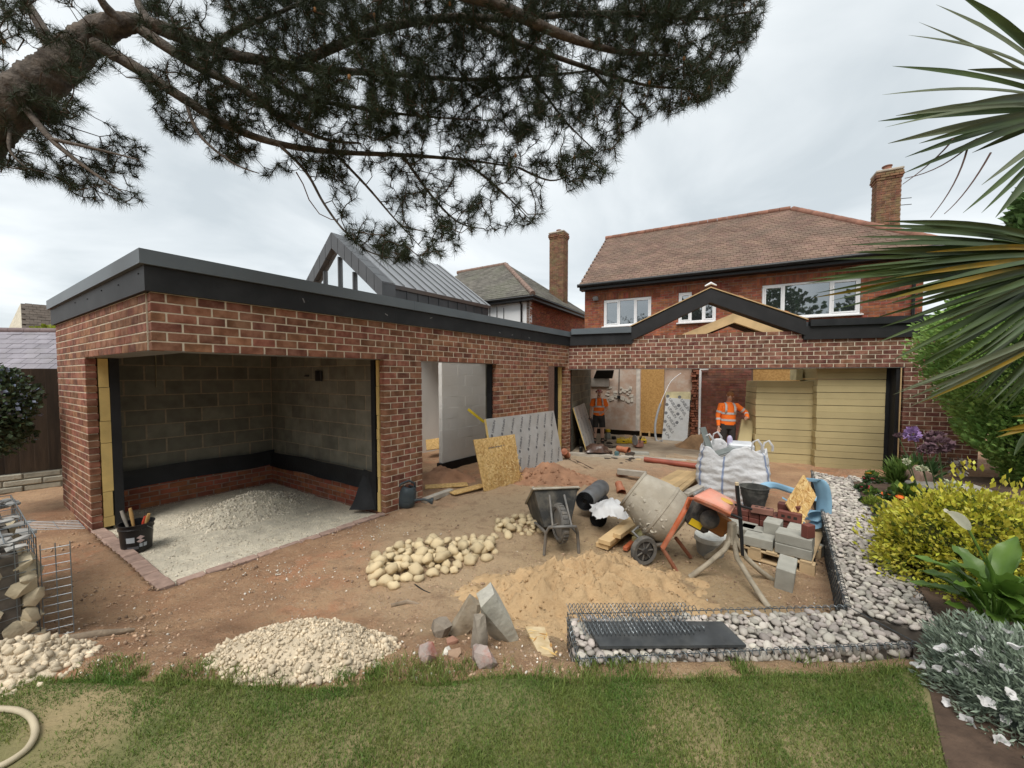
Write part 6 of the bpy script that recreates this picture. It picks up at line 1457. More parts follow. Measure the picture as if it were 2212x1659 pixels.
# pale blue membrane: a curled roll and trailing strips
blue = M('pale_blue_foam', (0.29, 0.50, 0.66), .55, .12, 4, trans=.15)
def ribbon(name, pts_, wvec, mat, parent, seg=8, th=.004):
    P = [Vector(p) for p in pts_]; out_ = []
    for i in range(len(P) - 1):
        p0, p1, p2, p3 = P[max(i - 1, 0)], P[i], P[i + 1], P[min(i + 2, len(P) - 1)]
        for k in range(seg):
            t_ = k / seg; out_.append(.5 * ((2 * p1) + (-p0 + p2) * t_ + (2 * p0 - 5 * p1 + 4 * p2 - p3) * t_ ** 2 + (-p0 + 3 * p1 - 3 * p2 + p3) * t_ ** 3))
    out_.append(P[-1]); m_ = MB(); w_ = [Vector(q) for q in wvec]; n = len(out_)
    rows = []
    for i, p in enumerate(out_):
        f = i / (n - 1) * (len(w_) - 1); j = min(int(f), len(w_) - 2) if len(w_) > 1 else 0; wv = w_[j].lerp(w_[j + 1], f - j) if len(w_) > 1 else w_[0]
        rows.append([p - wv, p - wv * .3, p + wv * .3, p + wv])
    m_.grid(rows); return m_.build(name, mat, parent, smooth=180, solid=th)
br_ = thing('blue_membrane', 'pale blue foam membrane curled into a loose roll at the gabion', 'membrane roll', GT(1750, 1140))
ro = Vector((3.55, 4.52, 0)); 
ribbon('roll', [D(x_, y_, 4.42 + d_) for x_, y_, d_ in ((1748, 1040, .1), (1760, 1034, .05), (1774, 1048, 0), (1780, 1085, 0), (1775, 1120, 0), (1752, 1138, 0), (1728, 1134, 0), (1722, 1118, .03), (1735, 1104, .04), (1755, 1102, .04), (1762, 1114, .04), (1750, 1124, .04))], [(.03, -.075, .01)], blue, br_, 8)
ribbon('strip', [D(1612, 1080, 4.9), D(1640, 1055, 4.9), D(1668, 1048, 4.85), D(1705, 1058, 4.6), D(1740, 1070, 4.4), D(1764, 1078, 4.35)], [(.0, .03, .035), (.0, .02, .04), (.01, .0, .035), (.02, .02, .02)], blue, br_, 8)
ribbon('strip', [D(1598, 1105, 4.7), D(1612, 1075, 4.8), D(1640, 1060, 4.9)], [(.03, .03, .02)], blue, br_, 8)
ribbon('strip', [D(1690, 1075, 4.4), D(1712, 1090, 4.4), D(1722, 1110, 4.4)], [(.02, .03, .0)], blue, br_, 6)
# strand-board pieces by the roll
def board4(name, pts4, lab, mat=osb, th=.018, seed=3, cnt=40):
    t_ = thing(name, lab, 'board', pts4[3]); m_ = MB(); n__ = quadboard(m_, *[Vector(p) for p in pts4], th); m_.build('sheet', mat, t_); flakes(t_, Vector(pts4[0]), Vector(pts4[1]) - Vector(pts4[0]), Vector(pts4[3]) - Vector(pts4[0]), n__, cnt, seed); return t_
board4('osb_offcut', [D(1737, 1026, 4.35), D(1762, 1068, 4.30), D(1724, 1130, 4.15), D(1699, 1088, 4.2)], 'diamond-tilted strand board offcut leaning by the blue roll')
board4('osb_offcut', [D(1752, 1060, 4.22), D(1764, 1072, 4.2), D(1732, 1134, 4.1), D(1719, 1122, 4.12)], 'narrow strand board offcut in front of the tilted one by the blue roll', seed=5, cnt=14)
board4('osb_offcut', [G(1134, 1353, .26), G(1176, 1354, .26), G(1197, 1412, .31), G(1165, 1414, .31)], 'pale strand board offcut lying on the sandy soil near the gabion end', mat=M('sandy_osb', (.50, .37, .20), .9, .2, 18, col2=(.64, .51, .32)), seed=7, cnt=5)
# rolls of black membrane
def roll(lab, a, b, r, mat, endm, grey=False):
    t_ = thing('membrane_roll', lab, 'membrane roll', (a[0], a[1], 0)); a, b = Vector(a), Vector(b); d = (b - a); Tr_ = d.to_track_quat('Z', 'Y').to_matrix().to_4x4(); Tr_.translation = a; L__ = d.length
    m_ = MB(); m_.lathe([(r * .97, 0)] + [(r * (1 + .03 * math.sin(k * 2.1)), L__ * k / 8) for k in range(9)] + [(r * .96, L__)], Tr_, 24); m_.build('outer_wrap', mat, t_, smooth=60)
    sp__ = [Vector((r * (.25 + .7 * k / 60) * math.cos(k * .55), r * (.25 + .7 * k / 60) * math.sin(k * .55), .0)) for k in range(61)]
    m_ = MB(); rows = [[Tr_ @ (q + Vector((0, 0, -.006))) for q in sp__], [Tr_ @ (q + Vector((0, 0, .05))) for q in sp__]]; m_.grid(rows); m_.build('wound_end', endm, t_, smooth=180, solid=.006)
    m_ = MB(); m_.lathe([(.001, .03), (r * .96, .03)], Tr_, 20); m_.lathe([(r * .95, L__ - .01), (.001, L__ - .01)], Tr_, 20); m_.build('roll_hollow_shade', MATS['hollow_shade'], t_)  # dark discs paint the shade in the hollow roll ends
gwrap = M('dusty_grey_membrane', (0.13, 0.135, 0.14), .6, .4, 5, bump=.4, bscale=12, dirt=(.24, .22, .2), dirt_scale=4, dirt_amt=.5)
pr0 = G(1292, 1122, .10); roll('black damp-proof membrane roll with its wound end facing the wheelbarrow', (pr0.x, pr0.y, .105), (pr0.x + .22, pr0.y + .75, .105), .105, membrane, membrane)
pr1 = G(1262, 1085, .2); roll('grey dusty membrane roll resting behind the black roll', (pr0.x - .13, pr0.y + .22, .26), (pr0.x + .26, pr0.y + .95, .23), .125, gwrap, membrane)
# white polythene
def crumple(name, c_, rx, ry, h_, mat, lab, seed, n=22):
    rows = []
    for j in range(n):
        row = []
        for i in range(n):
            a, b = i / (n - 1) * 2 - 1, j / (n - 1) * 2 - 1; k = noise.noise(Vector((a * 2.5, b * 2.5, seed))); x = c_.x + rx * a * (1 + .25 * noise.noise(Vector((b * 3, seed, 0)))); y = c_.y + ry * b * (1 + .25 * noise.noise(Vector((a * 3, seed, 7))))
            row.append((x + .03 * k, y, c_.z + h_ * max(0, 1 - (a * a + b * b) * .8) + .05 * k + .03 * noise.noise(Vector((a * 7, b * 7, seed)))))
        rows.append(row)
    return MB().grid(rows).build(name, mat, smooth=50, label=lab, cat='plastic sheet')
poly = M('white_polythene', (0.74, 0.74, 0.74), .35, .06, 6, trans=.2)
crumple('polythene_sheet', D(1318, 1105, 4.75), .22, .25, .14, poly, 'crumpled white polythene sheet over the timbers beside the mixer drum', 3.3)
# timber
for k, (x0, y0, x1, y1, z_, w__, h__, lab) in enumerate(((1300, 1180, 1392, 1110, .04, .15, .055, 'wide pale timber beam lowest in the heap beside the mixer'), (1305, 1172, 1390, 1106, .10, .14, .05, 'wide pale timber beam on top of another beside the mixer'), (1332, 1158, 1398, 1112, .15, .09, .05, 'narrow pale batten lying across the top beams beside the mixer'), (1372, 1166, 1408, 1128, .06, .08, .05, 'short greenish treated timber offcut by the mixer wheel'), (1362, 1150, 1402, 1118, .115, .075, .045, 'small treated timber offcut resting on the other by the mixer wheel'))):
    m__ = timber_new if k < 3 else M('treated_timber', (.42, .36, .17), .8, .15, 6); lying('timber_beam', m__, G(x0, y0, z_), G(x1, y1, z_), w__, h__, lab, 'timber')
lying('orange_batten', org, GT(1350, 1186, .02), GT(1378, 1160, .02), .05, .04, 'red painted timber offcut lying at the mixer wheel', 'timber')
for k, (x0, y0, x1, y1, z_, w__) in enumerate(((1415, 1052, 1475, 1018, .26, .16), (1432, 1056, 1492, 1020, .28, .12), (1448, 1060, 1508, 1018, .30, .09), (1462, 1064, 1516, 1020, .31, .07), (1478, 1068, 1528, 1044, .24, .11))):
    lying('plank', timber_new if k < 4 else concrete, G(x0, y0, z_), G(x1, y1, z_), w__, .045, ('broad yellow timber plank behind the mixer drum', 'second yellow timber plank in the stack behind the mixer drum', 'narrow pale plank behind the mixer cover', 'narrowest plank beside the metal frame behind the mixer', 'grey dirty plank lowest behind the mixer cover')[k], 'timber')
for k in range(2):
    p = G(1440 + 50 * k, 1062 - 22 * k, .1); MB().box((p.x, p.y, .11), (.55, .12, .22), .3).build('timber_bearer', timber_new, label=('front', 'rear')[k] + ' timber bearer under the planks behind the mixer', cat='timber')
alm = M('aluminium_frame', (.42, .43, .43), .4, .1, 8, metal=.5)
for a, b, lab in (((1500, 1068), (1550, 1030), 'upper'), ((1512, 1078), (1558, 1040), 'lower')):
    lying('metal_channel', alm, G(*a, .22), G(*b, .22), .05, .04, lab + ' dirty aluminium channel lying beside the white bag', 'metal bar')
lying('straight_rod', alm, D(1616, 1063, 5.2), D(1655, 978, 6.2), .018, .018, 'thin grey metal rod leaning up beside the white bag', 'rod')
# bricks under bag
for k in range(5): 
    p = G(1490 + 22 * k, 1072 + 4 * k, .05); MB().box((p.x, p.y, .035), (.215, .1, .065), .4 * k, .005).build('loose_brick', brick_new, label='red brick lying among the rubbish below the white bulk bag', cat='brick', group='bricks below the bulk bag')

# bulk bag
bag = thing('bulk_bag', 'white woven bulk bag with blue seams full of rubbish', 'bulk bag', GT(1595, 1065))
bc = G(1594, 1050, 0.0); bc = Vector((3.42, 5.95, 0)); bagm = M('white_woven_bag', (0.70, 0.70, 0.71), .6, .05, 4, bump=1.2, bscale=22, trans=.12, dirt=(.55, .52, .48), dirt_scale=3, dirt_amt=.3)
def bagp(a, f):
    hx, hy = .50, .45; c_, s_ = math.cos(a), math.sin(a); n_ = 5.0; r = 1 / (abs(c_) ** n_ + abs(s_) ** n_) ** (1 / n_)
    bl_ = .84 + .17 * math.sin(math.pi * min(1, f * .95)) - .03 * f; k = noise.noise(Vector((c_ * 2, s_ * 2, f * 2.5))) * .07 + noise.noise(Vector((c_ * 2.4 + f * 2, s_ * 2.4, f * 13))) * .045 + noise.noise(Vector((c_ * 6, s_ * 6 + f * 3, f * 24))) * .016 - abs(noise.noise(Vector((c_ * 3.2 + f * 4, s_ * 3.2 - f * 2, f * 9 + 4)))) * .06
    z = f * .80 + (.05 * math.sin(a * 4 + .8) + .16 * noise.noise(Vector((c_ * 2.5, s_ * 2.5, 9)))) * f ** 3
    v = Vector((hx * c_ * r * (bl_ + k), hy * s_ * r * (bl_ + k), z)); v.rotate(Euler((0, 0, -.5))); return bc + v
rows = [[bagp(2 * math.pi * i / 96, f) for i in range(96)] for f in np.linspace(0, 1, 44)]
rows.append([bagp(2 * math.pi * i / 96, 1.0).lerp(bc + Vector((0, 0, .8)), .05) - Vector((0, 0, .02)) for i in range(96)]); rows.append([bagp(2 * math.pi * i / 96, .75).lerp(bc + Vector((0, 0, .6)), .1) for i in range(96)])
MB().grid(rows, True).build('bag_body', bagm, bag, smooth=180)
seam = M('blue_seam_tape', (.24, .29, .42), .7)
for a in (3.93, 5.5, 2.36, .78, 4.45):
    m_ = MB(); rows = [[bagp(a + d_ / .5, f) + (bagp(a, f) - (bc + Vector((0, 0, f * .8)))).normalized() * .006 for d_ in (-.013, 0, .013)] for f in np.linspace(.02, 1, 24)]; m_.grid(rows); m_.build('seam', seam, bag, smooth=180)
for a in (3.6, 5.2, 2.2, .6):
    q = bagp(a, 1.0); m_ = MB(); m_.tube([q, q + Vector((0, -.03, .10)), q + Vector((.05, -.06, .14)), q + Vector((.12, -.05, .05)), q + Vector((.13, -.03, -.03))], [.02, .018, .016, .016, .02], 6, squash=.3); m_.build('lifting_loop', bagm, bag, smooth=60)
m_ = MB(); m_.lathe([(.001, .66), (.3, .64), (.42, .6)], Matrix.Translation(bc), 24); m_.build('rubbish_fill', M('grey_rubble', (.22, .21, .19), .95, .4, 9, bump=1, bscale=30), bag)
gpl = M('grey_pvc_sheet', (.19, .21, .20), .5)
lying('grey_duct_piece', gpl, bc + Vector((-.34, -.1, .62)), bc + Vector((-.45, .05, 1.12)), .16, .02, 'dark grey plastic piece sticking out of the white bulk bag', 'plastic sheet')
lying('grey_duct_piece', gpl, bc + Vector((-.38, -.12, .72)), bc + Vector((-.05, -.1, .82)), .2, .02, 'grey flat plastic piece lying in the mouth of the white bulk bag', 'plastic sheet')
MB().box((0, 0, 0), (.34, .26, .12), 0, .02, RZ(bc + Vector((.12, .0, .83)), -.4, .1)).build('plastic_tub', M('clear_tub', (.62, .64, .66), .4), label='pale translucent tub lying in the mouth of the bulk bag', cat='tub')
MB().lathe([(.001, 0), (.035, 0), (.04, .1), (.03, .13), (.015, .15), (.001, .15)], RZ(bc + Vector((-.02, .05, .84))), 12).build('plastic_bottle', M('lilac_bottle', (.55, .50, .68), .4), smooth=50, label='pale lilac plastic bottle standing in the bulk bag', cat='bottle')

# pipes and lintels near the threshold
terr = M('terracotta_pipe', (0.42, 0.135, 0.065), .5, .12, 5, dirt=(.45, .3, .2), dirt_scale=5, dirt_amt=.4)
def pipe(lab, a, b, r, coll=True, mat=None):
    a, b = Vector(a), Vector(b); t_ = thing('drain_pipe', lab, 'pipe', a); d = (b - a).normalized()
    m_ = MB(); m_.tube([a, b, b, a], [r, r, r * .86, r * .86], 18, False); m_.build('barrel', mat or terr, t_, smooth=40)
    if coll: m_ = MB(); m_.tube([a - d * .09, a, a, a - d * .09], [r * 1.2, r * 1.2, r * 1.02, r * 1.02], 18, False); m_.build('socket', mat or terr, t_, smooth=40)
    return t_
pipe('long brown plastic drain pipe lying along the concrete threshold', G(1516, 1008, .06), G(1392, 992, .06), .055, mat=M('brown_red_pipe', (.30, .085, .055), .45))
pipe('short terracotta drain bend at the foot of the inner brick pier', G(1224, 982, .06), G(1219, 975, .2), .07)
pipe('terracotta drain pipe lying on the extension floor near the sack', G(1352, 972, .02), G(1334, 968, .03), .07)
pipe('upright terracotta pipe collar behind the grey membrane roll', G(1340, 1056, .06), G(1336, 1044, .12), .06)
pipe('small terracotta pipe piece lying behind the wheelbarrow', GT(1203, 1062, .04), GT(1190, 1060, .05), .04, False)
lying('concrete_lintel', concrete, G(1334, 1018, .12), G(1396, 1025, .12), .10, .10, 'short pale concrete lintel raised on bricks before the threshold', 'lintel')
for k, (x, y) in enumerate(((1344, 1026), (1394, 1034))): p = G(x, y, .03); MB().box((p.x, p.y, .03), (.2, .1, .066), .3 + k, .005).build('loose_brick', brick_new, label=('red brick under the left end', 'red brick under the right end')[k] + ' of the short concrete lintel', cat='brick')
# trench by the pier
m_ = MB(); rows = []
for i in range(10):
    c_ = GT(1232 + 52 * i / 9, 992 + 26 * i / 9); rows.append([c_ + Vector((-.07, .07, .012)), c_ + Vector((-.03, .02, -.0)), c_ + Vector((.04, -.02, 0)), c_ + Vector((.09, -.06, .012))])
m_.grid(rows).build('trench', M('trench_soil', (.07, .045, .03), 1.0, .4, 12), smooth=180, kind='structure', label='short narrow trench dug in the soil by the inner pier')
# hose on the lawn
hose = M('pale_garden_hose', (.46, .39, .27), .5, .1, 8)
m_ = MB(); pts_ = [G(x, y, LAWN + .02) for x, y in ((-80, 1532), (-20, 1531), (35, 1534), (66, 1550), (76, 1580), (64, 1610), (40, 1632), (0, 1655), (-50, 1670))]
sm = []
for i in range(len(pts_) - 1):
    p0, p1, p2, p3 = pts_[max(i - 1, 0)], pts_[i], pts_[i + 1], pts_[min(i + 2, len(pts_) - 1)]
    for k in range(6): t_ = k / 6; sm.append(.5 * ((2 * p1) + (-p0 + p2) * t_ + (2 * p0 - 5 * p1 + 4 * p2 - p3) * t_ ** 2 + (-p0 + 3 * p1 - 3 * p2 + p3) * t_ ** 3))
m_.tube(sm, .013, 10); m_.build('garden_hose', hose, smooth=60, label='pale garden hose curving across the lawn', cat='hose')

# ================================================================== inside the extension
pirb = M('khaki_foil_board_edge', (0.45, 0.375, 0.20), .8, .08, 2, rnd=.05, spec=.3)
def istack(t0, t1, d0, n, bh, zb, lab, grp, dep=1.9):
    for k in range(n):
        j = random.uniform(-.012, .012); m_ = MB(); slab(m_, I0, E, NE, t0 + j, t1 + j, zb + k * bh + (.002 if k % 2 else .006), zb + (k + 1) * bh - (.006 if k % 2 else .001), d0 + random.uniform(0, .012), d0 + dep)
        od = ('lowest', 'second from floor', 'third from floor', 'fourth from floor', 'fifth from floor', 'sixth from floor', 'seventh from floor', 'eighth from floor', 'ninth from floor', 'tenth from floor', 'eleventh from floor', 'twelfth from floor', 'thirteenth from floor', 'fourteenth from floor', 'fifteenth from floor')
        o = m_.build('insulation_board', pirb, label=lab.replace('board in', 'board ' + (od[k] if k < n - 1 else 'topmost') + ' in'), cat='insulation board', group=grp)
random.seed(9)
istack(5.22, 6.40, .22, 16, .1365, -.06, 'khaki edged insulation board in the taller stack nearest the right pier', 'boards of the taller stack', 1.0)
istack(4.16, 5.24, .42, 14, .1335, -.06, 'khaki edged insulation board in the lower stack beside the leaning worker', 'boards of the lower stack', .95)
m_ = MB(); slab(m_, I0, E, NE, 5.05, 5.17, 1.82, 2.07, .9, 1.3); m_.build('insulation_offcut', M('pale_foam', (.72, .66, .42), .8), label='pale insulation offcut wedged above the lower stack', cat='insulation board')
a_ = onwall(1603, 905, I0, E, .75, NE); b_ = onwall(1628, 910, I0, E, .75, NE); c_ = onwall(1620, 985, I0, E, .45, NE); d_ = onwall(1588, 985, I0, E, .45, NE); c_.z = max(c_.z, -.05); d_.z = max(d_.z, -.05)
t_ = thing('insulation_board', 'narrow yellow insulation board leaning at the side of the lower stack', 'insulation board', d_); m_ = MB(); quadboard(m_, a_, b_, c_, d_, .1); m_.build('board', pirb, t_)
# foil board standing in front of the plastered opening
tl = hwp(1440, 858) + HN * .12; tr = hwp(1491, 862) + HN * .12; br = hwp(1486, 958) + HN * .5; bl = hwp(1433, 955) + HN * .5; br.z = bl.z = -.05
foilboard('narrow silver foil-faced insulation board standing beside the strand board door', tl, tr, br, bl, .05, .125, 2, 5, R(52), 0)
m_ = MB(); q_ = [hwp(1438, 846) + HN * .06, hwp(1492, 846) + HN * .06, hwp(1492, 864) + HN * .08, hwp(1438, 862) + HN * .08]; quadboard(m_, *q_, .08); m_.build('foam_strip', M('pale_foam2', (.58, .52, .32), .8), label='pale foam strip behind the top of the narrow foil board', cat='insulation board')
sq = lambda px, py, d: onwall(px, py, S0, su, -d, sn)
sb_ = lambda s_, d_, z_: S0 + su * s_ + sn * d_ + Vector((0, 0, z_))
tl = sb_(.25, .05, 1.1); tr = sb_(2.1, .05, 1.1); br = sb_(2.1, .42, -.05); bl = sb_(.25, .42, -.05)
foilboard('silver printed insulation board leaning on the block wall behind the first worker', tl, tr, br, bl, .025, .09, 4, 3, R(-70), .0)
def fbox(name, px, py, size, rz, mat, lab, cat, z=-.058, bev=.02):
    p = G(px, py, z); t_ = thing(name, lab, cat, p); MB().box((p.x, p.y, z + size[2] / 2), size, rz, bev).build('case', mat, t_); return t_, p
yel = M('yellow_tool_case', (.62, .42, .02), .5, .1, 6)
fbox('foam_block', 1252, 958, (.46, .28, .17), -.4, M('cream_foam_block', (.66, .62, .40), .8), 'cream foam block on the floor by the leaning foil board', 'insulation block')
fbox('cordless_tool', 1246, 950, (.10, .08, .10), .2, black_pl, 'small black tool standing on the cream foam block', 'tool', z=.10)
for px, lab, w__ in ((1344, 'yellow plastic tool case on the extension floor beside the worker', .32), (1364, 'second yellow tool case, open side next to the saw', .30), (1388, 'yellow case half hidden behind the disc saw', .22)):
    t_, p = fbox('tool_case', px, 957, (w__, .28, .12), -.3, yel, lab, 'tool case'); m_ = MB(); m_.tube([(p.x - .06, p.y, .06), (p.x - .06, p.y, .11), (p.x + .06, p.y, .11), (p.x + .06, p.y, .06)], .012, 6); m_.build('handle', yel, t_); MB().box((p.x, p.y - .145, .015), (.06, .01, .03), -.3, .003).build('latch', black_pl, t_)
t_, p = fbox('laser_case', 1313, 948, (.14, .14, .2), .2, M('grey_yellow', (.28, .28, .24), .6), 'small grey box with yellow top by the wall', 'tool case'); MB().box((p.x, p.y, .2), (.13, .13, .1), .2, .02).build('yellow_top', yel, t_)
fbox('battery_pack', 1326, 949, (.12, .1, .1), .3, black_pl, 'small black battery pack near the grey and yellow box', 'tool')
# disc cutter
p = G(1378, 967, -.058); t_ = thing('disc_cutter', 'grey and red petrol disc cutter on the extension floor', 'disc cutter', p)
MB().box((p.x, p.y, .06), (.2, .3, .18), .2, .03).build('engine_body', M('dusty_red', (.36, .17, .13), .7, .2), t_); MB().lathe([(.001, -.012), (.14, -.012), (.14, .012), (.001, .012)], RZ((p.x - .10, p.y - .05, .16), .2, 0, math.pi / 2), 24).build('blade_guard', M('grey_guard', (.28, .28, .27), .6), t_, smooth=40)
m_ = MB(); m_.tube([(p.x + .08, p.y + .1, .12), (p.x + .1, p.y, .25), (p.x + .02, p.y - .1, .26), (p.x, p.y - .16, .1)], .014, 7); m_.build('handle', black_pl, t_, smooth=60)
block(1382, 982, (.44, .215, .14), (R(-15), 0, 0), 'grey concrete block lying on the extension floor', .0)
# rubble sack
m_ = MB(); p = G(1290, 982, -.05); m_.blob((p.x, p.y, .05), (.30, .20, .15), 3, .7); m_.blob((p.x + .2, p.y - .02, .0), (.16, .12, .08), 3, .9); m_.build('rubble_sack', M('glossy_brown_sack', (.075, .042, .030), .3, .3, 6, spec=.6), smooth=60, label='glossy dark brown rubble sack slumped on the extension floor', cat='sack')
m_ = MB(); rs = random.Random(8)
for k in range(22): p = G(1345 + rs.gauss(0, 18), 986 + rs.gauss(0, 6), -.05); m_.blob((p.x, p.y, -.03), (.08, .06, .035), 1, .8)
for k in range(10): p = G(1310 + rs.gauss(0, 10), 962 + rs.gauss(0, 4), -.05); m_.blob((p.x, p.y, -.03), (.1, .07, .04), 1, .8)
m_.build('wet_soil_clods', M('dark_wet_soil', (.055, .04, .03), .9, .3), kind='stuff', label='dark wet soil clods on the extension floor')
fbox('green_drill', 1332, 989, (.10, .08, .16), .2, M('teal_tool', (.07, .13, .14), .5), 'small teal cordless drill standing near the sack', 'drill')
fbox('black_trowel', 1255, 978, (.10, .06, .16), .5, black_pl, 'small black hand tool standing near the inner pier', 'tool')
for k in range(3): lying('timber_offcut', timber_new, G(1368 + 6 * k, 990 + 3 * k, -.04), G(1408 - 4 * k, 995 + 3 * k, -.04), .08, .03, ('longest', 'middle', 'shortest')[k] + ' thin timber offcut lying flat behind the threshold', 'timber')
# grey conduit coil
m_ = MB(); c_ = [hwp(x, y) + HN * d for x, y, d in ((1472, 806, .15), (1452, 822, .2), (1440, 845, .3), (1430, 870, .4), (1423, 895, .5), (1420, 920, .6), (1424, 945, .7), (1436, 960, .8))]; c_[-1].z = -.03; c_ = [(.5 * ((2 * c_[i]) + (-c_[max(i - 1, 0)] + c_[i + 1]) * f + (2 * c_[max(i - 1, 0)] - 5 * c_[i] + 4 * c_[i + 1] - c_[min(i + 2, 7)]) * f * f + (-c_[max(i - 1, 0)] + 3 * c_[i] - 3 * c_[i + 1] + c_[min(i + 2, 7)]) * f ** 3)) for i in range(7) for f in (0, .25, .5, .75)] + [c_[-1]]; m_.tube(c_[:13], .012, 6); m_.build('white_cable', upvc, label='white cable arching from the wall above the foil board', cat='cable', smooth=60)
m_ = MB(); m_.tube(c_[12:], .035, 8); m_.build('grey_conduit', M('grey_conduit', (.32, .33, .34), .5), label='grey flexible conduit curving down to the floor beside the strand board door', cat='conduit', smooth=60)
# ================================================================== foliage builders
def leafcloud(P, Nrm, size, asp, rs, fold=.25, spread=.6, curl=0.0):
    """one folded leaf (4 verts, 2 triangles + tip) per point; Nrm rough outward directions"""
    n = len(P); L_ = size * rs.uniform(.65, 1.35, n); W = L_ * asp
    d = Nrm + rs.normal(0, spread, (n, 3)); d /= np.linalg.norm(d, axis=1)[:, None] + 1e-9
    r = rs.normal(0, 1, (n, 3)); s = np.cross(d, r); s /= np.linalg.norm(s, axis=1)[:, None] + 1e-9
    t = np.cross(s, d)
    V = np.zeros((n, 5, 3)); mid = P + d * (L_ * .5)[:, None] - t * (L_ * curl)[:, None]
    V[:, 0] = P; V[:, 1] = mid + s * W[:, None] + t * (W * fold)[:, None]; V[:, 2] = mid - s * W[:, None] + t * (W * fold)[:, None]
    V[:, 3] = mid; V[:, 4] = P + d * L_[:, None] - t * (L_ * curl * 3)[:, None]
    b = np.arange(n)[:, None] * 5
    F_ = np.concatenate([b + np.array([[0, 1, 3]]), b + np.array([[1, 4, 3]]), b + np.array([[0, 3, 2]]), b + np.array([[3, 4, 2]])])
    return V.reshape(-1, 3), F_
def ellip_pts(c, r, n, rs, lo=.55, bumps=.18, seed=0.0, bottom=-.7):
    d = rs.normal(0, 1, (int(n * 1.6), 3)); d /= np.linalg.norm(d, axis=1)[:, None]; d = d[d[:, 2] > bottom][:n]
    k = np.array([1 + bumps * noise.noise(Vector(q * 2.2) + Vector((seed, 0, 0))) + bumps * .6 * noise.noise(Vector(q * 5.5) + Vector((0, seed, 0))) for q in d])
    f = lo + (1 - lo) * rs.random(len(d)) ** .5
    return np.array(c) + d * np.array(r) * (k * f)[:, None], d
def shrub(name, label, cat, c, r, n, size, asp, mat, seed, stemm, core=True, spread=.7, lo=.6, group=None, fold=.3, bottom=-.7, bumps=.18, curl=0.0, nstem=14):
    rs = np.random.default_rng(seed); t = thing(name, label, cat, (c[0], c[1], max(0, c[2] - r[2])), 0, group)
    P, d = ellip_pts(c, r, n, rs, lo, bumps, seed, bottom); V, F_ = leafcloud(P, d + np.array([0, 0, .35]), size, asp, rs, fold, spread, curl); npobj('crown', V, F_, mat, t)
    m_ = MB(); base = Vector((c[0], c[1], c[2] - r[2] * .95))
    for k in range(nstem):
        q = Vector(P[k * 7]); m_.tube([base + Vector((rs.normal(0, .04), rs.normal(0, .04), 0)), base.lerp(q, .5) + Vector((0, 0, .05)), q], [.012, .008, .003], 5)
    m_.build('stem', stemm, t)
    return t, P
bark_d = M('dark_twig_bark', (0.07, 0.05, 0.035), .95, .3, 20)

# ================================================================== pine boughs overhead
pine = thing('pine_tree', 'spreading pine tree with long dark needled boughs overhanging the garden', 'tree', (-4.7, 2.3, .3))
bark = M('flaky_pine_bark', (0.088, 0.073, 0.060), .95, .4, 22, bump=1.6, bscale=40, dirt=(0.18, 0.145, 0.115), dirt_scale=13, dirt_amt=.7, stretch=(1, 1, 1))
def limb(pts, r0, r1, seg=6, n=10, wob=.3):
    P = [D(*p) for p in pts]; out_ = []
    for i in range(len(P) - 1):
        p0, p1, p2, p3 = P[max(i - 1, 0)], P[i], P[i + 1], P[min(i + 2, len(P) - 1)]
        for k in range(seg):
            t_ = k / seg; out_.append(.5 * ((2 * p1) + (-p0 + p2) * t_ + (2 * p0 - 5 * p1 + 4 * p2 - p3) * t_ ** 2 + (-p0 + 3 * p1 - 3 * p2 + p3) * t_ ** 3))
    out_.append(P[-1]); m = len(out_)
    rad = [(r0 * (1 - i / (m - 1)) ** .9 + r1) * (1 + .10 * noise.noise(Vector((i * .9, r0 * 90, 2)))) for i in range(m)]
    return out_, rad
limbs = []
Apts = [(-60, 300, 3.0), (20, 228, 3.0), (110, 160, 3.1), (180, 92, 3.2), (255, 52, 3.2), (340, 58, 3.3), (450, 105, 3.4), (560, 130, 3.5), (700, 150, 3.7), (850, 160, 3.9), (1000, 172, 4.0), (1150, 165, 4.1), (1300, 150, 4.2)]
m_ = MB()
o1, r1_ = limb(Apts, .16, .006); 
rad = [max(.006, v) for v in np.interp(np.linspace(0, 1, len(o1)), [0, .1, .22, .3, .38, .5, .65, .8, 1], [.155, .138, .112, .092, .060, .047, .034, .02, .007])]
rad = [v * (1 + .08 * noise.noise(Vector((i * .8, 1, 2)))) for i, v in enumerate(rad)]
tp0 = [Vector((-4.7, 2.3, -.1)), Vector((-4.75, 2.35, 1.2)), Vector((-4.65, 2.6, 2.6)), o1[0]] + o1[1:]; tr0_ = [.24, .21, .18, .16] + rad[1:]; fp_ = []; fr2 = []
for i in range(len(tp0) - 1):
    for k in range(5): f = k / 5; fp_.append(tp0[i].lerp(tp0[i + 1], f)); fr2.append(tr0_[i] * (1 - f) + tr0_[i + 1] * f)
m_.tube(fp_, fr2, 30); cl_ = len(m_.v)
for i in range(len(m_.v)):
    c = fp_[min(i // 30, len(fp_) - 1)]; q = m_.v[i]; r_ = fr2[min(i // 30, len(fp_) - 1)]; m_.v[i] = q + (q - c).normalized() * min(.02, r_ * .16) * (noise.noise(q * 14) * .8 + abs(noise.noise(q * 34)) * 1.1 - .3)
m_.build('trunk', bark, pine, smooth=50)
limbs.append(o1)
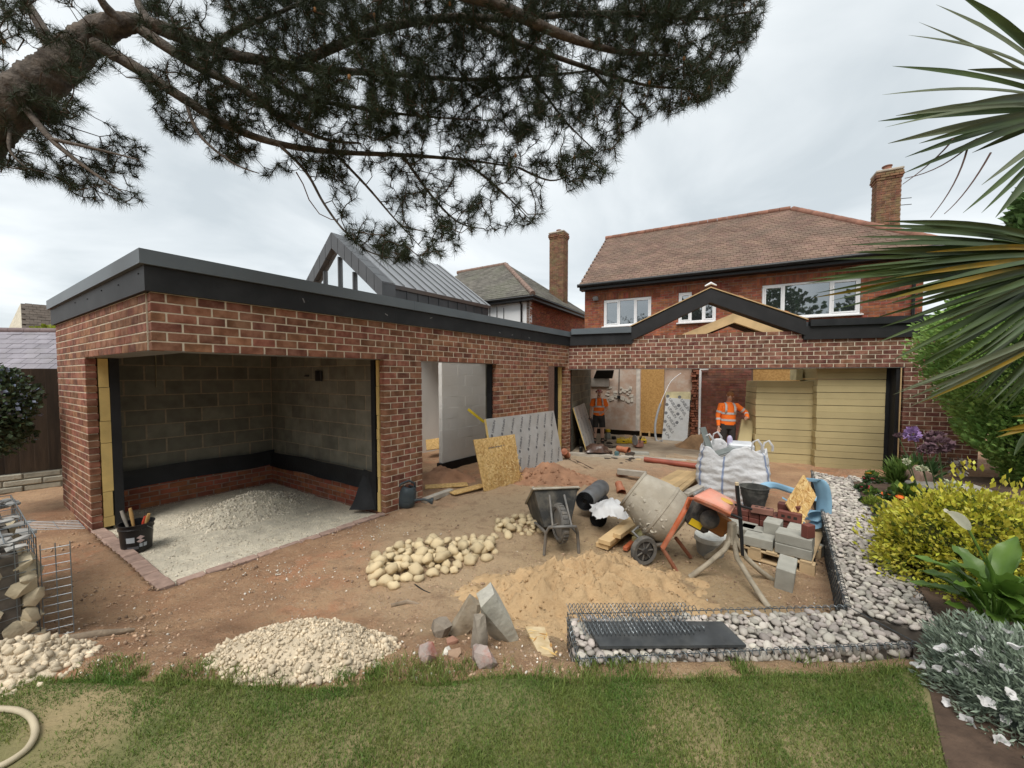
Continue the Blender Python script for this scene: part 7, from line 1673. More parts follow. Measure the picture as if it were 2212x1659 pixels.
for k, (pts, a, b) in enumerate((
    ([(205, 95, 3.15), (300, 150, 3.2), (400, 215, 3.3), (500, 275, 3.4), (600, 310, 3.5), (720, 328, 3.6), (870, 335, 3.7), (1000, 345, 3.8), (1120, 362, 3.9)], .042, .006),
    ([(290, 55, 3.25), (420, 140, 3.3), (520, 190, 3.35), (620, 262, 3.4), (700, 300, 3.45), (780, 310, 3.5)], .038, .006),
    ([(130, 150, 3.1), (95, 70, 3.2), (55, 0, 3.3), (20, -70, 3.4)], .05, .008), ([(270, 55, 3.2), (225, 10, 3.1), (190, -60, 3.0)], .04, .008), ([(330, 56, 3.3), (300, 10, 3.4), (280, -60, 3.5)], .035, .008),
    ([(640, 140, 3.6), (800, 70, 3.5), (950, 40, 3.4), (1100, 40, 3.4), (1250, 30, 3.4), (1400, 30, 3.4), (1520, 40, 3.4), (1620, 25, 3.4)], .034, .005),
    ([(1000, 40, 3.4), (1140, 100, 3.4), (1280, 150, 3.4), (1400, 185, 3.4), (1500, 190, 3.4)], .022, .004),
    ([(900, -40, 3.0), (1050, 0, 3.0), (1200, 70, 3.1), (1330, 110, 3.2), (1450, 120, 3.2)], .05, .006),
    ([(600, 310, 3.5), (660, 370, 3.45), (700, 440, 3.4), (745, 500, 3.4), (800, 545, 3.4), (875, 560, 3.4)], .012, .003), ([(870, 335, 3.7), (930, 420, 3.6), (990, 480, 3.6), (1050, 495, 3.6)], .012, .003),
    ([(720, 328, 3.6), (790, 400, 3.5), (850, 470, 3.5), (910, 535, 3.5)], .011, .003), ([(1000, 345, 3.8), (1080, 410, 3.7), (1140, 470, 3.7)], .011, .003), ([(1120, 362, 3.9), (1190, 390, 3.8), (1250, 370, 3.8)], .009, .003),
    ([(1150, 165, 4.1), (1220, 260, 4.0), (1290, 330, 3.9)], .012, .003), ([(1280, 150, 3.4), (1340, 220, 3.4), (1380, 260, 3.4)], .01, .003), ([(40, 215, 3.0), (110, 300, 2.9), (190, 365, 2.9), (265, 415, 2.9)], .022, .004), ([(110, 300, 2.9), (200, 320, 2.8), (300, 345, 2.8)], .012, .003), ([(30, 240, 3.0), (20, 320, 2.9), (60, 365, 2.9)], .012, .003),
    ([(560, 130, 3.5), (620, 200, 3.4), (760, 230, 3.4), (900, 250, 3.5), (1050, 260, 3.6)], .02, .004), ([(450, 105, 3.4), (520, 60, 3.3), (620, 20, 3.3), (720, -30, 3.3)], .025, .004), ([(400, 215, 3.3), (430, 290, 3.2), (500, 350, 3.2), (560, 375, 3.2)], .013, .003))):
    o2, r2_ = limb(pts, a, b); mm = MB(); mm.tube(o2, r2_, 8); mm.build('branch', bark, pine, smooth=180); limbs.append(o2)
fol = [(0, -40), (1600, -40), (1655, 5), (1640, 60), (1600, 130), (1565, 200), (1500, 235), (1420, 262), (1340, 300), (1330, 375), (1215, 425), (1150, 490), (1050, 500), (960, 555), (880, 570), (800, 555), (755, 520), (735, 460), (690, 370), (620, 372), (560, 385), (470, 350), (380, 320), (330, 225), (300, 190), (210, 160), (130, 190), (210, 240), (290, 300), (350, 340), (345, 400), (290, 445), (190, 440), (120, 390), (40, 372), (-20, 360)]
holes_ = [((60, 130), 55), ((250, 200), 62), ((205, 275), 40), ((285, 250), 45), ((100, 20), 40), ((430, 330), 22), ((1010, 400), 30), ((620, 290), 16), ((800, 410), 35), ((905, 470), 26), ((1085, 450), 22), ((350, 100), 30), ((155, 30), 40), ((270, 5), 34), ((460, 40), 30), ((700, 410), 26), ((1270, 300), 24)]
def inpoly(x, y, poly):
    c = False; j = len(poly) - 1
    for i in range(len(poly)):
        xi, yi = poly[i]; xj, yj = poly[j]
        if (yi > y) != (yj > y) and x < (xj - xi) * (y - yi) / (yj - yi) + xi: c = not c
        j = i
    return c
rp = random.Random(17); nodes = [p for l in limbs for p in l[2:]]
tufts_ = []
while len(tufts_) < 5300:
    x, y = rp.uniform(-30, 1660), rp.uniform(-40, 575)
    if not inpoly(x, y, fol): continue
    if any((x - a) ** 2 + (y - b) ** 2 < r * r for (a, b), r in holes_): continue
    dn = noise.noise(Vector((x / 85, y / 85, 3.3))) + .5 * noise.noise(Vector((x / 34, y / 34, 9.1)))
    dense = .80 if (x > 560 and y < 300) else (.50 if y < 400 else .36)
    if x < 320 and y < 150: dense = .42
    if rp.random() > dense + .8 * dn: continue
    d_ = 3.35 + .8 * noise.noise(Vector((x / 300, y / 220, 1))) + rp.uniform(-.45, .5); tufts_.append(D(x, y, d_))
NA = np.array([tuple(p) for p in nodes]); tw = MB(); NV = []; NFc = []; off = 0; rs = np.random.default_rng(23)
order = np.argsort([np.min(np.linalg.norm(NA - np.array(p), axis=1)) for p in tufts_])
K = 66
for oi_, i in enumerate(order):
    p = np.array(tufts_[i]); dist = np.linalg.norm(NA - p, axis=1); j = int(np.argmin(dist)); q = NA[j]; L_ = dist[j]
    md = (p + q) / 2 + np.array([rs.normal(0, .02), rs.normal(0, .02), -.10 * L_ + rs.normal(0, .02)])
    tw.tube([Vector(q), Vector(md), Vector(p)], [.0048, .0036, .0028], 4, False)
    NA = np.concatenate([NA, [md * .5 + q * .5, md, md * .5 + p * .5]])
    ax = p - md; ax /= np.linalg.norm(ax) + 1e-9
    # needles: splayed round the last part of the shoot
    base = p - ax * rs.uniform(0, .09, K)[:, None] + ax * .01
    th = rs.uniform(0, 2 * np.pi, K); a = np.cross(ax, [0, 0, 1.0]); a = a / np.linalg.norm(a) if np.linalg.norm(a) > .01 else np.array([1.0, 0, 0]); b = np.cross(ax, a)
    tl_ = rs.uniform(.1, 1.0, K)
    dr = ax * tl_[:, None] * 1.1 + (a * np.cos(th)[:, None] + b * np.sin(th)[:, None]) * np.sqrt(1 - .6 * tl_ ** 2)[:, None]; dr /= np.linalg.norm(dr, axis=1)[:, None]
    ln = rs.uniform(.06, .10, K); sd_ = np.cross(dr, rs.normal(0, 1, (K, 3))); sd_ /= np.linalg.norm(sd_, axis=1)[:, None]; wn_ = .0014
    V = np.stack([base - sd_ * wn_, base + sd_ * wn_, base + dr * ln[:, None] + sd_ * wn_ * .4 - np.array([0, 0, .008])], 1)
    NV.append(V.reshape(-1, 3)); NFc.append((np.arange(K)[:, None] * 3 + np.array([[0, 1, 2]])) + off); off += K * 3
tw.build('twigs', bark_d, pine, kind='stuff')
needle_m = M('pine_needle', (0.017, 0.026, 0.011), .65, .25, 3, col2=(0.034, 0.048, 0.02), rnd=.25, trans=.06, spec=.2)
npobj('crown', np.concatenate(NV), np.concatenate(NFc), needle_m, pine)
cn = MB()
for k in range(40): p = tufts_[rp.randrange(len(tufts_))]; cn.blob(p, (.012, .012, .02), 1)
cn.build('buds', M('orange_brown_bud', (.25, .12, .04), .8), pine, kind='stuff')
dt = MB(); dt.tube([D(640, 372, 3.4), D(655, 398, 3.4), D(668, 432, 3.4), D(690, 462, 3.4), D(715, 474, 3.4), D(733, 475, 3.4)], [.006, .005, .005, .004, .004, .003], 5); dt.build('bare_twig', M('red_brown_twig', (.12, .06, .04), .9), pine, smooth=60)

# ================================================================== fan palm at the right edge
palm = thing('fan_palm', 'fan palm with long narrow green leaf fingers reaching in beside the house', 'palm tree', (2.75, 1.55, .3))
palm_g = M('palm_leaf_green', (0.030, 0.056, 0.014), .5, .25, 5, col2=(0.062, 0.098, 0.024), rnd=.2, trans=.18, spec=.5)
palm_y = M('palm_leaf_yellow', (0.34, 0.20, 0.015), .5, .2, 8, col2=(0.10, .12, .02), trans=.3); palm_p = M('palm_leaf_pale', (0.16, 0.19, 0.115), .45, .2, 6, trans=.3)
tk = MB(); tk.tube([(2.75, 1.55, .2), (2.74, 1.55, 1.3), (2.72, 1.55, 2.35)], [.12, .11, .12], 12); tk.build('trunk', M('fibrous_palm_trunk', (.10, .07, .04), .95, .4, 30, bump=1, bscale=40), palm, smooth=180)
def fan(hub, tips, mats, seed, w0=.0125, droop=.03):
    rs = random.Random(seed); c_ = Vector((2.72, 1.55, 2.4)); m_ = MB(); m_.tube([c_, c_.lerp(hub, .5) + Vector((0, 0, .06)), hub], [.014, .010, .008], 6); f_ = m_.build('fan_leaf', palm_g, palm, smooth=60)
    tips = list(tips) + [((a_[0] + b_[0]) / 2 + rs.uniform(10, 70), (a_[1] + b_[1]) / 2 + rs.uniform(-8, 8), (a_[2] + b_[2]) / 2 + rs.uniform(-.04, .04)) for a_, b_ in zip(tips, tips[1:]) if abs(a_[1] - b_[1]) < 120 and seed == 7]
    for k, (x, y, d, *mm) in enumerate(tips):
        tip = D(x, y, d); ax = tip - hub; L_ = ax.length; axn = ax.normalized(); sd_ = axn.cross(Vector((0, -1, .25))).normalized(); up_ = sd_.cross(axn).normalized()
        if up_.z < 0: up_ = -up_
        rows = []; w_ = w0 * rs.uniform(.8, 1.2); tw_ = rs.uniform(-.6, .6); sag = droop * rs.uniform(.3, 1.5)
        for i in range(13):
            t_ = i / 12; c = hub + ax * t_ + up_ * (sag * math.sin(math.pi * t_)) - Vector((0, 0, 0))
            wd__ = w_ * min(1, .35 + 2.2 * t_) * (1 if t_ < .72 else max(.02, (1 - t_) / .28) ** .8)
            s2_ = (sd_ * math.cos(tw_) + up_ * math.sin(tw_)); u2 = (up_ * math.cos(tw_) - sd_ * math.sin(tw_))
            rows.append([c - s2_ * wd__ + u2 * wd__ * .55, c, c + s2_ * wd__ + u2 * wd__ * .55])
        q = MB(); q.grid(rows); q.build('leaf_finger', mm[0] if mm else rs.choice(mats), f_, smooth=180)
fan(D(2335, 235, 1.5), [(2022, 10, 1.5), (1985, 48, 1.5), (1962, 76, 1.5), (1928, 143, 1.5), (1905, 205, 1.5), (1897, 262, 1.52), (1912, 275, 1.5), (1918, 310, 1.45), (1985, 310, 1.4), (1990, 330, 1.4), (1950, 375, 1.42), (1935, 250, 1.45), (2060, 230, 1.3), (2090, 150, 1.3), (1955, 340, 1.55), (2010, 350, 1.5), (2120, 400, 1.45), (2100, 330, 1.5), (2080, 460, 1.4), (2120, 460, 1.38), (2160, 420, 1.4), (2150, 470, 1.4), (2060, -20, 1.5), (2180, 60, 1.4)], [palm_g, palm_g, palm_g, palm_p], 3)
fan(D(2335, 560, 1.42), [(1866, 487, 1.42), (1900, 478, 1.42), (1840, 512, 1.4), (1822, 545, 1.4), (1800, 560, 1.4), (1770, 590, 1.4), (1745, 603, 1.4), (1742, 612, 1.38), (1757, 643, 1.4, palm_y), (1800, 668, 1.4), (1850, 630, 1.38), (1880, 690, 1.36), (1895, 740, 1.34), (1900, 650, 1.3, palm_y), (1935, 600, 1.3, palm_y), (1960, 760, 1.32), (1985, 720, 1.3), (2010, 770, 1.3), (2040, 800, 1.3), (2080, 790, 1.3), (2110, 770, 1.3), (2150, 800, 1.3), (2190, 830, 1.3), (1930, 520, 1.45), (1960, 500, 1.45), (2000, 545, 1.3, palm_y), (1870, 595, 1.36), (1850, 575, 1.38), (1830, 620, 1.36), (1905, 560, 1.4), (1820, 530, 1.42), (1990, 640, 1.28), (2040, 690, 1.28), (1950, 660, 1.3), (2030, 850, 1.32), (2065, 880, 1.32), (2100, 860, 1.3), (2130, 900, 1.32), (2165, 880, 1.3), (2195, 910, 1.3), (1925, 780, 1.34), (1975, 800, 1.34)], [palm_g], 7, w0=.0098, droop=.045)
fan(D(2330, 690, 1.25), [(1930, 852, 1.3), (1945, 868, 1.3), (1962, 880, 1.3), (1985, 872, 1.3, palm_y), (1940, 845, 1.28), (1975, 835, 1.3), (2010, 850, 1.3)], [palm_p], 11, w0=.0065)
fan(D(2330, 880, 1.25), [(2155, 932, 1.3, palm_y), (2152, 945, 1.3, palm_y), (2185, 900, 1.3, palm_y), (2190, 985, 1.3)], [palm_g], 12, w0=.010)
m_ = MB()
for a, b, c in (((2110, 300), (2040, 370), (1955, 385)), ((2090, 320), (2070, 400), (2010, 470)), ((2140, 330), (2090, 420), (2040, 462)), ((2060, 300), (2020, 350), (1950, 398))): m_.tube([D(*a, 1.42) * ((1 - f) ** 2) + D(*b, 1.42) * (2 * f * (1 - f)) + D(*c, 1.42) * (f * f) for f in np.linspace(0, 1, 9)], [.0032 - .002 * k / 8 for k in range(9)], 5)
m_.build('leaf_strands', M('dry_strand', (.10, .06, .05), .8), palm, kind='stuff', smooth=60)

# ================================================================== conifers behind the bed
def conifer(name, label, c, prof, n, size, mat, seed, zb, depth_r=.8):
    """prof: list of (z, radius); sprays over the surface"""
    rs = np.random.default_rng(seed); t = thing(name, label, 'conifer', (c[0], c[1], zb)); zs = [p[0] for p in prof]; rr = [p[1] for p in prof]
    z = rs.uniform(zs[0], zs[-1], n * 2); r = np.interp(z, zs, rr); keep = rs.random(n * 2) < r / max(rr); z, r = z[keep][:n], r[keep][:n]; a = rs.uniform(0, 2 * np.pi, len(z))
    k = np.array([1 + .22 * noise.noise(Vector((math.cos(x) * 2.5, math.sin(x) * 2.5, y * 2.2 + seed))) + .15 * noise.noise(Vector((math.cos(x) * 7, math.sin(x) * 7, y * 6))) for x, y in zip(a, z)])
    f = rs.uniform(.78, 1.04, len(z)) * k
    P = np.stack([c[0] + np.cos(a) * r * f, c[1] + np.sin(a) * r * f * depth_r, z], 1); d = np.stack([np.cos(a), np.sin(a), np.full(len(z), .55)], 1)
    V, F_ = leafcloud(P, d, size, .28, rs, .15, .35, .06); npobj('crown', V, F_, mat, t)
    m_ = MB(); m_.tube([(c[0], c[1], zb - .1), (c[0], c[1], zs[-1] * .8)], [.09, .02], 8); m_.build('trunk', bark_d, t)
    # closed inner shell, its dark green stands for the shade inside the crown
    m_ = MB(); rows = [[Vector((c[0] + math.cos(x) * np.interp(zz_, zs, rr) * .62, c[1] + math.sin(x) * np.interp(zz_, zs, rr) * .62 * depth_r, zz_)) for x in np.linspace(0, 2 * math.pi, 24, endpoint=False)] for zz_ in np.linspace(zs[0], zs[-1] * .97, 14)]; m_.grid(rows, True); m_.build('inner_shade_shell', M('inner_foliage_shade', (.045, .085, .025), .95, .4, 20), t, smooth=180)
    return t
thuja = M('bright_thuja_green', (0.19, 0.34, 0.085), .65, .3, 3, col2=(0.31, 0.46, 0.13), rnd=.35, hue=.012, trans=.3)
conifer('conifer_hedge', 'dense bright green clipped conifer at the extension corner', (7.62, 5.35), [(.35, .40), (.6, .60), (1.0, .95), (1.5, 1.18), (2.0, 1.38), (2.6, 1.42), (3.0, 1.22), (3.4, .8), (3.65, .2)], 46000, .064, thuja, 31, .3)
conifer('conifer_tree', 'taller loose conifer rising behind the clipped hedge', (10.0, 6.9), [(.5, .8), (1.5, 1.1), (3.0, 1.2), (4.0, 1.05), (5.0, .8), (5.6, .5), (6.0, .15)], 15000, .16, M('dull_conifer_green', (.10, .18, .055), .7, .3, 3, rnd=.3, trans=.15), 33, .3)

# ================================================================== flower bed
bedm = M('dark_bed_soil', (0.085, 0.055, 0.038), .97, .35, 7, bump=1, bscale=40, detail=7)
bed = MB(); bed.grid([[(x, y, .338 + .012 * noise.noise(Vector((x * 4, y * 4, 2)))) for x in np.linspace(3.6 + (y - 4.3) * .71 - .0, 7.5, 16)] for y in np.linspace(2.6, 6.6, 16)])
bed = MB()
rows = []
for j in range(17):
    f = j / 16; a = q4[1].lerp(q4[2], f); row = []
    for i in range(12): x = a.x + .02 + (7.6 - a.x) * (i / 11) ** 1.4; y = a.y - .55 * (i / 11) * (1 - f); row.append((x, y, .342 + .03 * sstep(0, 4, i) + .012 * noise.noise(Vector((x * 4, y * 4, 2)))))
    rows.append(row)
bed.grid(rows); bed.build('flower_bed', bedm, smooth=180, kind='structure', label='dark soil of the raised flower bed beside the long gabion')
ed = [Vector((2.36, 2.2)), Vector((2.28, 2.12)), Vector((2.08, 1.86)), Vector((1.80, 1.55)), Vector((1.45, 1.15)), Vector((1.2, .8))]
bed2 = MB(); bed2.grid([[(e.x + (4.6 - e.x) * k / 10, e.y + .25 * k / 10, .346 + .02 * (k > 0) + .008 * noise.noise(Vector((e.x * 7 + k, e.y * 7, 1)))) for k in range(11)] for e in ed]); bed2.build('flower_bed', bedm, smooth=180, kind='structure', label='dark soil border at the right edge of the lawn')
gold = M('golden_privet_leaf', (0.36, 0.35, 0.028), .5, .35, 9, col2=(0.62, 0.58, 0.075), rnd=.3, hue=.02, trans=.25, spec=.5)
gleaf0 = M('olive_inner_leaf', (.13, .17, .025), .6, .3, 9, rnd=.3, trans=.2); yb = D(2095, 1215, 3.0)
shrub('golden_shrub', 'rounded golden yellow leaved shrub behind the broad-leaved plant', 'shrub', (yb.x + .03, yb.y, .50), (.66, .50, .50), 15000, .036, .30, gold, 41, bark_d, lo=.55, bottom=-.95, bumps=.22)
m_ = MB(); m_.blob((yb.x + .03, yb.y, .46), (.44, .36, .34), 3, .3); m_.build('shade_core', M('shrub_inner_shade', (.05, .055, .012), .9, .4, 14), bpy.data.objects['golden_shrub'], smooth=180)  # opaque blob, dark colour stands for shade among the inner leaves
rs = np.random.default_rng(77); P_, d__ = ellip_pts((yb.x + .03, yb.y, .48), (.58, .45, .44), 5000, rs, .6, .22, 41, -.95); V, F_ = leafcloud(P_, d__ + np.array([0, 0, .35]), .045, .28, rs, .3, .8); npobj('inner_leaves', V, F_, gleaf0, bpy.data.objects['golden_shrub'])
P_, d__ = ellip_pts((yb.x + .03, yb.y, .54), (.72, .55, .56), 500, rs, .93, .3, 43, -.2); V, F_ = leafcloud(P_, d__ + np.array([0, 0, .8]), .05, .26, rs, .3, .4); npobj('outer_shoots', V, F_, gold, bpy.data.objects['golden_shrub'])
# broad-leaved plant: each leaf a part
lilym = M('broad_green_leaf', (0.10, 0.20, 0.03), .4, .25, 7, col2=(0.17, 0.29, 0.05), rnd=.2, trans=.25, spec=.5)
lily = thing('broad_leaved_plant', 'clump of large glossy green arrow-shaped leaves with a white spathe flower', 'plant', G(2140, 1345, .34))
lc = D(2150, 1320, 2.3); rl_ = random.Random(6)
def bigleaf(parent, base, dir_, up_, L_, W_, mat, nm='leaf', curl=.25):
    dir_ = dir_.normalized(); sd_ = dir_.cross(up_).normalized(); up_ = sd_.cross(dir_).normalized(); rows = []
    for i in range(9):
        t_ = i / 8; wd__ = W_ * (math.sin(math.pi * min(1, t_ * .92 + .08)) ** .8) * (1 - .25 * t_); c = base + dir_ * L_ * t_ - Vector((0, 0, 1)) * (curl * L_ * t_ * t_) ; wv = .012 * math.sin(t_ * 14)
        rows.append([c - sd_ * wd__ + up_ * (wd__ * .35 + wv), c - sd_ * wd__ * .5 + up_ * wd__ * .12, c, c + sd_ * wd__ * .5 + up_ * wd__ * .12, c + sd_ * wd__ + up_ * (wd__ * .35 - wv)])
    m_ = MB(); m_.grid(rows); return m_.build(nm, mat, parent, smooth=180)
for k in range(46):
    a = rl_.uniform(0, 6.28); el = rl_.uniform(.1, 1.1); d_ = Vector((math.cos(a) * math.cos(el), math.sin(a) * math.cos(el), math.sin(el))); st = Vector((lc.x + d_.x * .10, lc.y + d_.y * .10, .36 + rl_.uniform(.05, .30) * (.5 + math.sin(el))))
    bigleaf(lily, st, d_, Vector((0, 0, 1)) if el < .9 else Vector((math.cos(a + 3), math.sin(a + 3), .4)), rl_.uniform(.20, .36), rl_.uniform(.045, .075), lilym)
m_ = MB()
for k in range(14): a = rl_.uniform(0, 6.28); m_.tube([(lc.x, lc.y, .33), (lc.x + .07 * math.cos(a), lc.y + .07 * math.sin(a), .5), (lc.x + .13 * math.cos(a), lc.y + .13 * math.sin(a), .62)], .008, 6)
fpos = D(2068, 1108, 2.35); m_.tube([(lc.x, lc.y, .4), (lc.x - .02, lc.y, .7), fpos + Vector((.06, 0, -.08))], .007, 6); m_.tube([(lc.x, lc.y, .4), D(2145, 1240, 2.3), D(2128, 1195, 2.3)], [.007, .012, .002], 6); m_.build('stem', lilym, lily, smooth=60)
rows = []
for i in range(9):
    t_ = i / 8; c = fpos + Vector((.075 - .15 * t_, 0, -.10 + .12 * math.sin(t_ * 1.8))); wd__ = .012 + .032 * math.sin(math.pi * t_ ** .8); rows.append([c + Vector((0, -wd__, .0)), c + Vector((.0, -wd__ * .6, -wd__ * .8)), c + Vector((0, .0, -wd__)), c + Vector((0, wd__ * .6, -wd__ * .8)), c + Vector((0, wd__, 0))])
m_ = MB(); m_.grid(rows); m_.build('spathe_flower', M('cream_spathe', (.85, .83, .66), .5, .05, trans=.45), lily, smooth=180, label='single cream white spathe flower')
# silver-leaved bush with white flowers
silv = M('silver_green_leaf', (0.13, 0.175, 0.12), .5, .25, 9, col2=(0.27, 0.325, 0.25), rnd=.3, spec=.6); sc_ = D(2150, 1530, 1.72)
sb, SP = shrub('silver_shrub', 'low silver grey leaved shrub dotted with white funnel flowers at the lawn corner', 'shrub', (sc_.x + .20, sc_.y - .02, .40), (.34, .42, .30), 15000, .036, .12, silv, 51, bark_d, lo=.6, bottom=-.35, spread=.55, bumps=.25)
m_ = MB(); m_.blob((sc_.x + .18, sc_.y, .38), (.22, .26, .16), 3, .3); m_.build('shade_core', M('silver_inner_shade', (.07, .09, .075), .9, .4, 14), sb, smooth=180)  # opaque blob, inner shade of the bush put into its colour
wfl = M('white_petal', (.80, .78, .77), .6, .04, 9, trans=.3); rf_ = random.Random(9)
fm_ = MB(); fm_.lathe([(.0005, -.006), (.006, -.005), (.007, -.004), (.020, .012), (.029, .016)], None, 20); fm_.v = [Vector((q.x * (1 + .16 * math.cos(5 * math.atan2(q.y, q.x))), q.y * (1 + .16 * math.cos(5 * math.atan2(q.y, q.x))), q.z * (1 + .3 * math.sin(3 * math.atan2(q.y, q.x))))) for q in fm_.v]; fme = fm_.mesh('flower', wfl, 180)
cand = [p for p in SP if (Vector(p) - CAM).length < (Vector((sc_.x, sc_.y, .4)) - CAM).length + .1]
for k in range(80):
    p = Vector(cand[rf_.randrange(len(cand))]); cdir = (p - Vector((sc_.x, sc_.y, .3))).normalized(); o = bpy.data.objects.new('flower', fme); COL.objects.link(o); setparent(o, sb); d_ = (cdir + Vector((rf_.uniform(-.5, .5), rf_.uniform(-.5, .5), rf_.uniform(0, .5)))).normalized()
    T = d_.to_track_quat('Z', 'Y').to_matrix().to_4x4(); T.translation = p + cdir * .035; o.matrix_basis = T @ Matrix.Scale(rf_.uniform(.6, 1.05), 4)
# bedding plants
def clump(label, px, py, mat, n, size, asp, r, h_, seed, flowers=None, cat='plant', up=.8, z=.34, fl_r=.02):
    c = G(px, py, z); rs = np.random.default_rng(seed); t = thing('bedding_plant', label, cat, c); P, d = ellip_pts((c.x, c.y, z + h_ * .4), (r, r, h_), n, rs, .2, .2, seed, -.4); V, F_ = leafcloud(P, d + np.array([0, 0, up]), size, asp, rs, .3, .5, .08); npobj('foliage', V, F_, mat, t)
    if flowers:
        fm__, k = flowers; me = MB().lathe([(.001, .004), (fl_r * .4, .006), (fl_r, .0), (fl_r * .9, -.006)], None, 9).mesh('flower', fm__, 180)
        for i in range(k):
            p = Vector(P[rs.integers(len(P))]); p.z = z + h_ * rs.uniform(.7, 1.3); o = bpy.data.objects.new('flower', me); COL.objects.link(o); setparent(o, t); o.matrix_basis = RZ(p, rs.uniform(0, 6), rs.uniform(-.6, .6), rs.uniform(-.6, .6)) @ Matrix.Scale(rs.uniform(.7, 1.2), 4)
    return t
gleaf = M('fresh_green_leaf', (.075, .14, .025), .6, .3, 9, col2=(.13, .20, .04), rnd=.3, trans=.25); gdk = M('dark_green_leaf', (.035, .075, .022), .6, .3, 9, rnd=.3, trans=.2); glim = M('lime_leaf', (.17, .22, .03), .6, .3, 9, rnd=.25, trans=.25)
fr_ = M('crimson_petal', (.45, .03, .06), .6); fo = M('orange_petal', (.75, .13, .02), .6); fy = M('amber_petal', (.75, .35, .02), .6); fw = wfl
clump('low plant with small crimson flowers at the gabion edge', 1868, 1062, gdk, 160, .04, .4, .09, .07, 1, (fr_, 10)); clump('second crimson flowered plant farther along the bed edge', 1884, 1044, gdk, 160, .04, .4, .1, .07, 2, (fr_, 9)); clump('single amber flowered plant at the far bed corner', 1884, 1030, gleaf, 120, .04, .4, .07, .06, 3, (fy, 2), fl_r=.035)
clump('amber flowered plant beside the crimson ones', 1885, 1072, gleaf, 120, .04, .4, .07, .07, 4, (fy, 2), fl_r=.03); clump('low plant with bright orange double flowers beside a round stone', 1920, 1085, gdk, 220, .045, .4, .10, .08, 5, (fo, 5), fl_r=.045); clump('lime green cushion plant at the gabion edge', 1888, 1095, glim, 420, .04, .12, .10, .08, 6)
clump('white flowered daisy cushion in the bed', 1912, 1112, gdk, 220, .04, .3, .10, .05, 7, (fw, 14), fl_r=.024); clump('bright green cushion with few white flowers', 1918, 1140, gleaf, 420, .045, .2, .11, .08, 8, (fw, 6)); clump('leafy pale green plant behind the orange flowers', 1955, 1085, gleaf, 200, .08, .4, .14, .14, 9)
clump('dense white flowered edging plant by the gabion', 1940, 1190, gdk, 200, .035, .3, .08, .05, 10, (fw, 22), fl_r=.018); clump('low grey green plant with pink buds by the gabion', 1925, 1172, gdk, 260, .04, .3, .10, .06, 11, (fr_, 4), fl_r=.012); clump('dark green low plant under the golden shrub', 1985, 1120, gdk, 260, .06, .35, .16, .12, 12); clump('small red flowered plant close to the gabion edge', 1872, 1088, gdk, 120, .035, .4, .06, .05, 13, (fr_, 7), fl_r=.015)
clump('arching grassy leaved clump by the brick pier', 1945, 1050, gleaf, 420, .22, .055, .10, .16, 14, up=1.4); clump('spreading low green cover plant between the stones', 2010, 1095, gdk, 300, .06, .35, .2, .1, 15); clump('grassy green plant at the pier foot', 1985, 1040, gdk, 200, .25, .05, .12, .14, 16, up=1.6)
bst = M('bed_stone', (.36, .30, .23), .9, .2, 7, bump=.5)
for px, py, r, lab, m__ in ((1908, 1078, (.09, .07, .06), 'round tan stone beside the orange flowers', bst), (1896, 1128, (.07, .05, .045), 'small round tan stone among the white daisies', bst)):
    p = G(px, py, .36); m_ = MB(); m_.blob((p.x, p.y, .37), r, 2, .2); m_.build('bed_stone', m__, smooth=180, label=lab, cat='stone')
p = G(2045, 1062, .40); m_ = MB(); m_.box((0, 0, 0), (.75, .3, .06), 0, .02, RZ((p.x, p.y, .46), -.3)); m_.build('stone_slab', M('grey_flagstone', (.30, .28, .24), .95, .2, 5, bump=.5), label='flat grey stone slab laid as a shelf in the bed', cat='stone')
for k, dx_ in enumerate((-.25, .25)): MB().box((0, 0, 0), (.14, .2, .12), 0, .03, RZ((p.x + dx_, p.y - .05, .38), .3)).build('support_stone', bst, label=('left', 'right')[k] + ' rough stone under the flat bed slab', cat='stone')
rock('bed_rock', Vector((p.x - .05, p.y + .3, .52)), (.22, .14, .16), (.3, .1, .1), M('pink_brown_rock', (.30, .20, .15), .95, .2, 6), 'pinkish brown rock behind the flat bed slab', 31, 2)
# alliums
stem_m = M('pale_green_stem', (.10, .15, .06), .6)
def allium(label, px, py, d, gx, gy, r, mat, flat=1.0, n=140):
    h_ = D(px, py, d); b = G(gx, gy, .34); t = thing('allium', label, 'flower', b); m_ = MB(); m_.tube([b, b.lerp(h_, .5) + Vector((.02, 0, .0)), h_], [.007, .006, .005], 6); m_.build('stem', stem_m, t, smooth=60)
    rs = np.random.default_rng(int(px)); dd = rs.normal(0, 1, (n, 3)); dd /= np.linalg.norm(dd, axis=1)[:, None]; P = np.array(h_) + dd * r * np.array([1, 1, flat]) * rs.uniform(.3, .9, n)[:, None]; V, F_ = leafcloud(P, dd, r * .5, .4, rs, .2, .2); npobj('flower_head', V, F_, mat, t)
lil = M('lilac_allium', (.30, .19, .40), .7, .2, 20, trans=.2); dpu = M('faded_purple_allium', (.13, .075, .09), .8, .3, 20); grn = M('greenish_white_bud', (.48, .50, .34), .7, .1, 20); gry = M('grey_seed_head', (.17, .15, .13), .8)
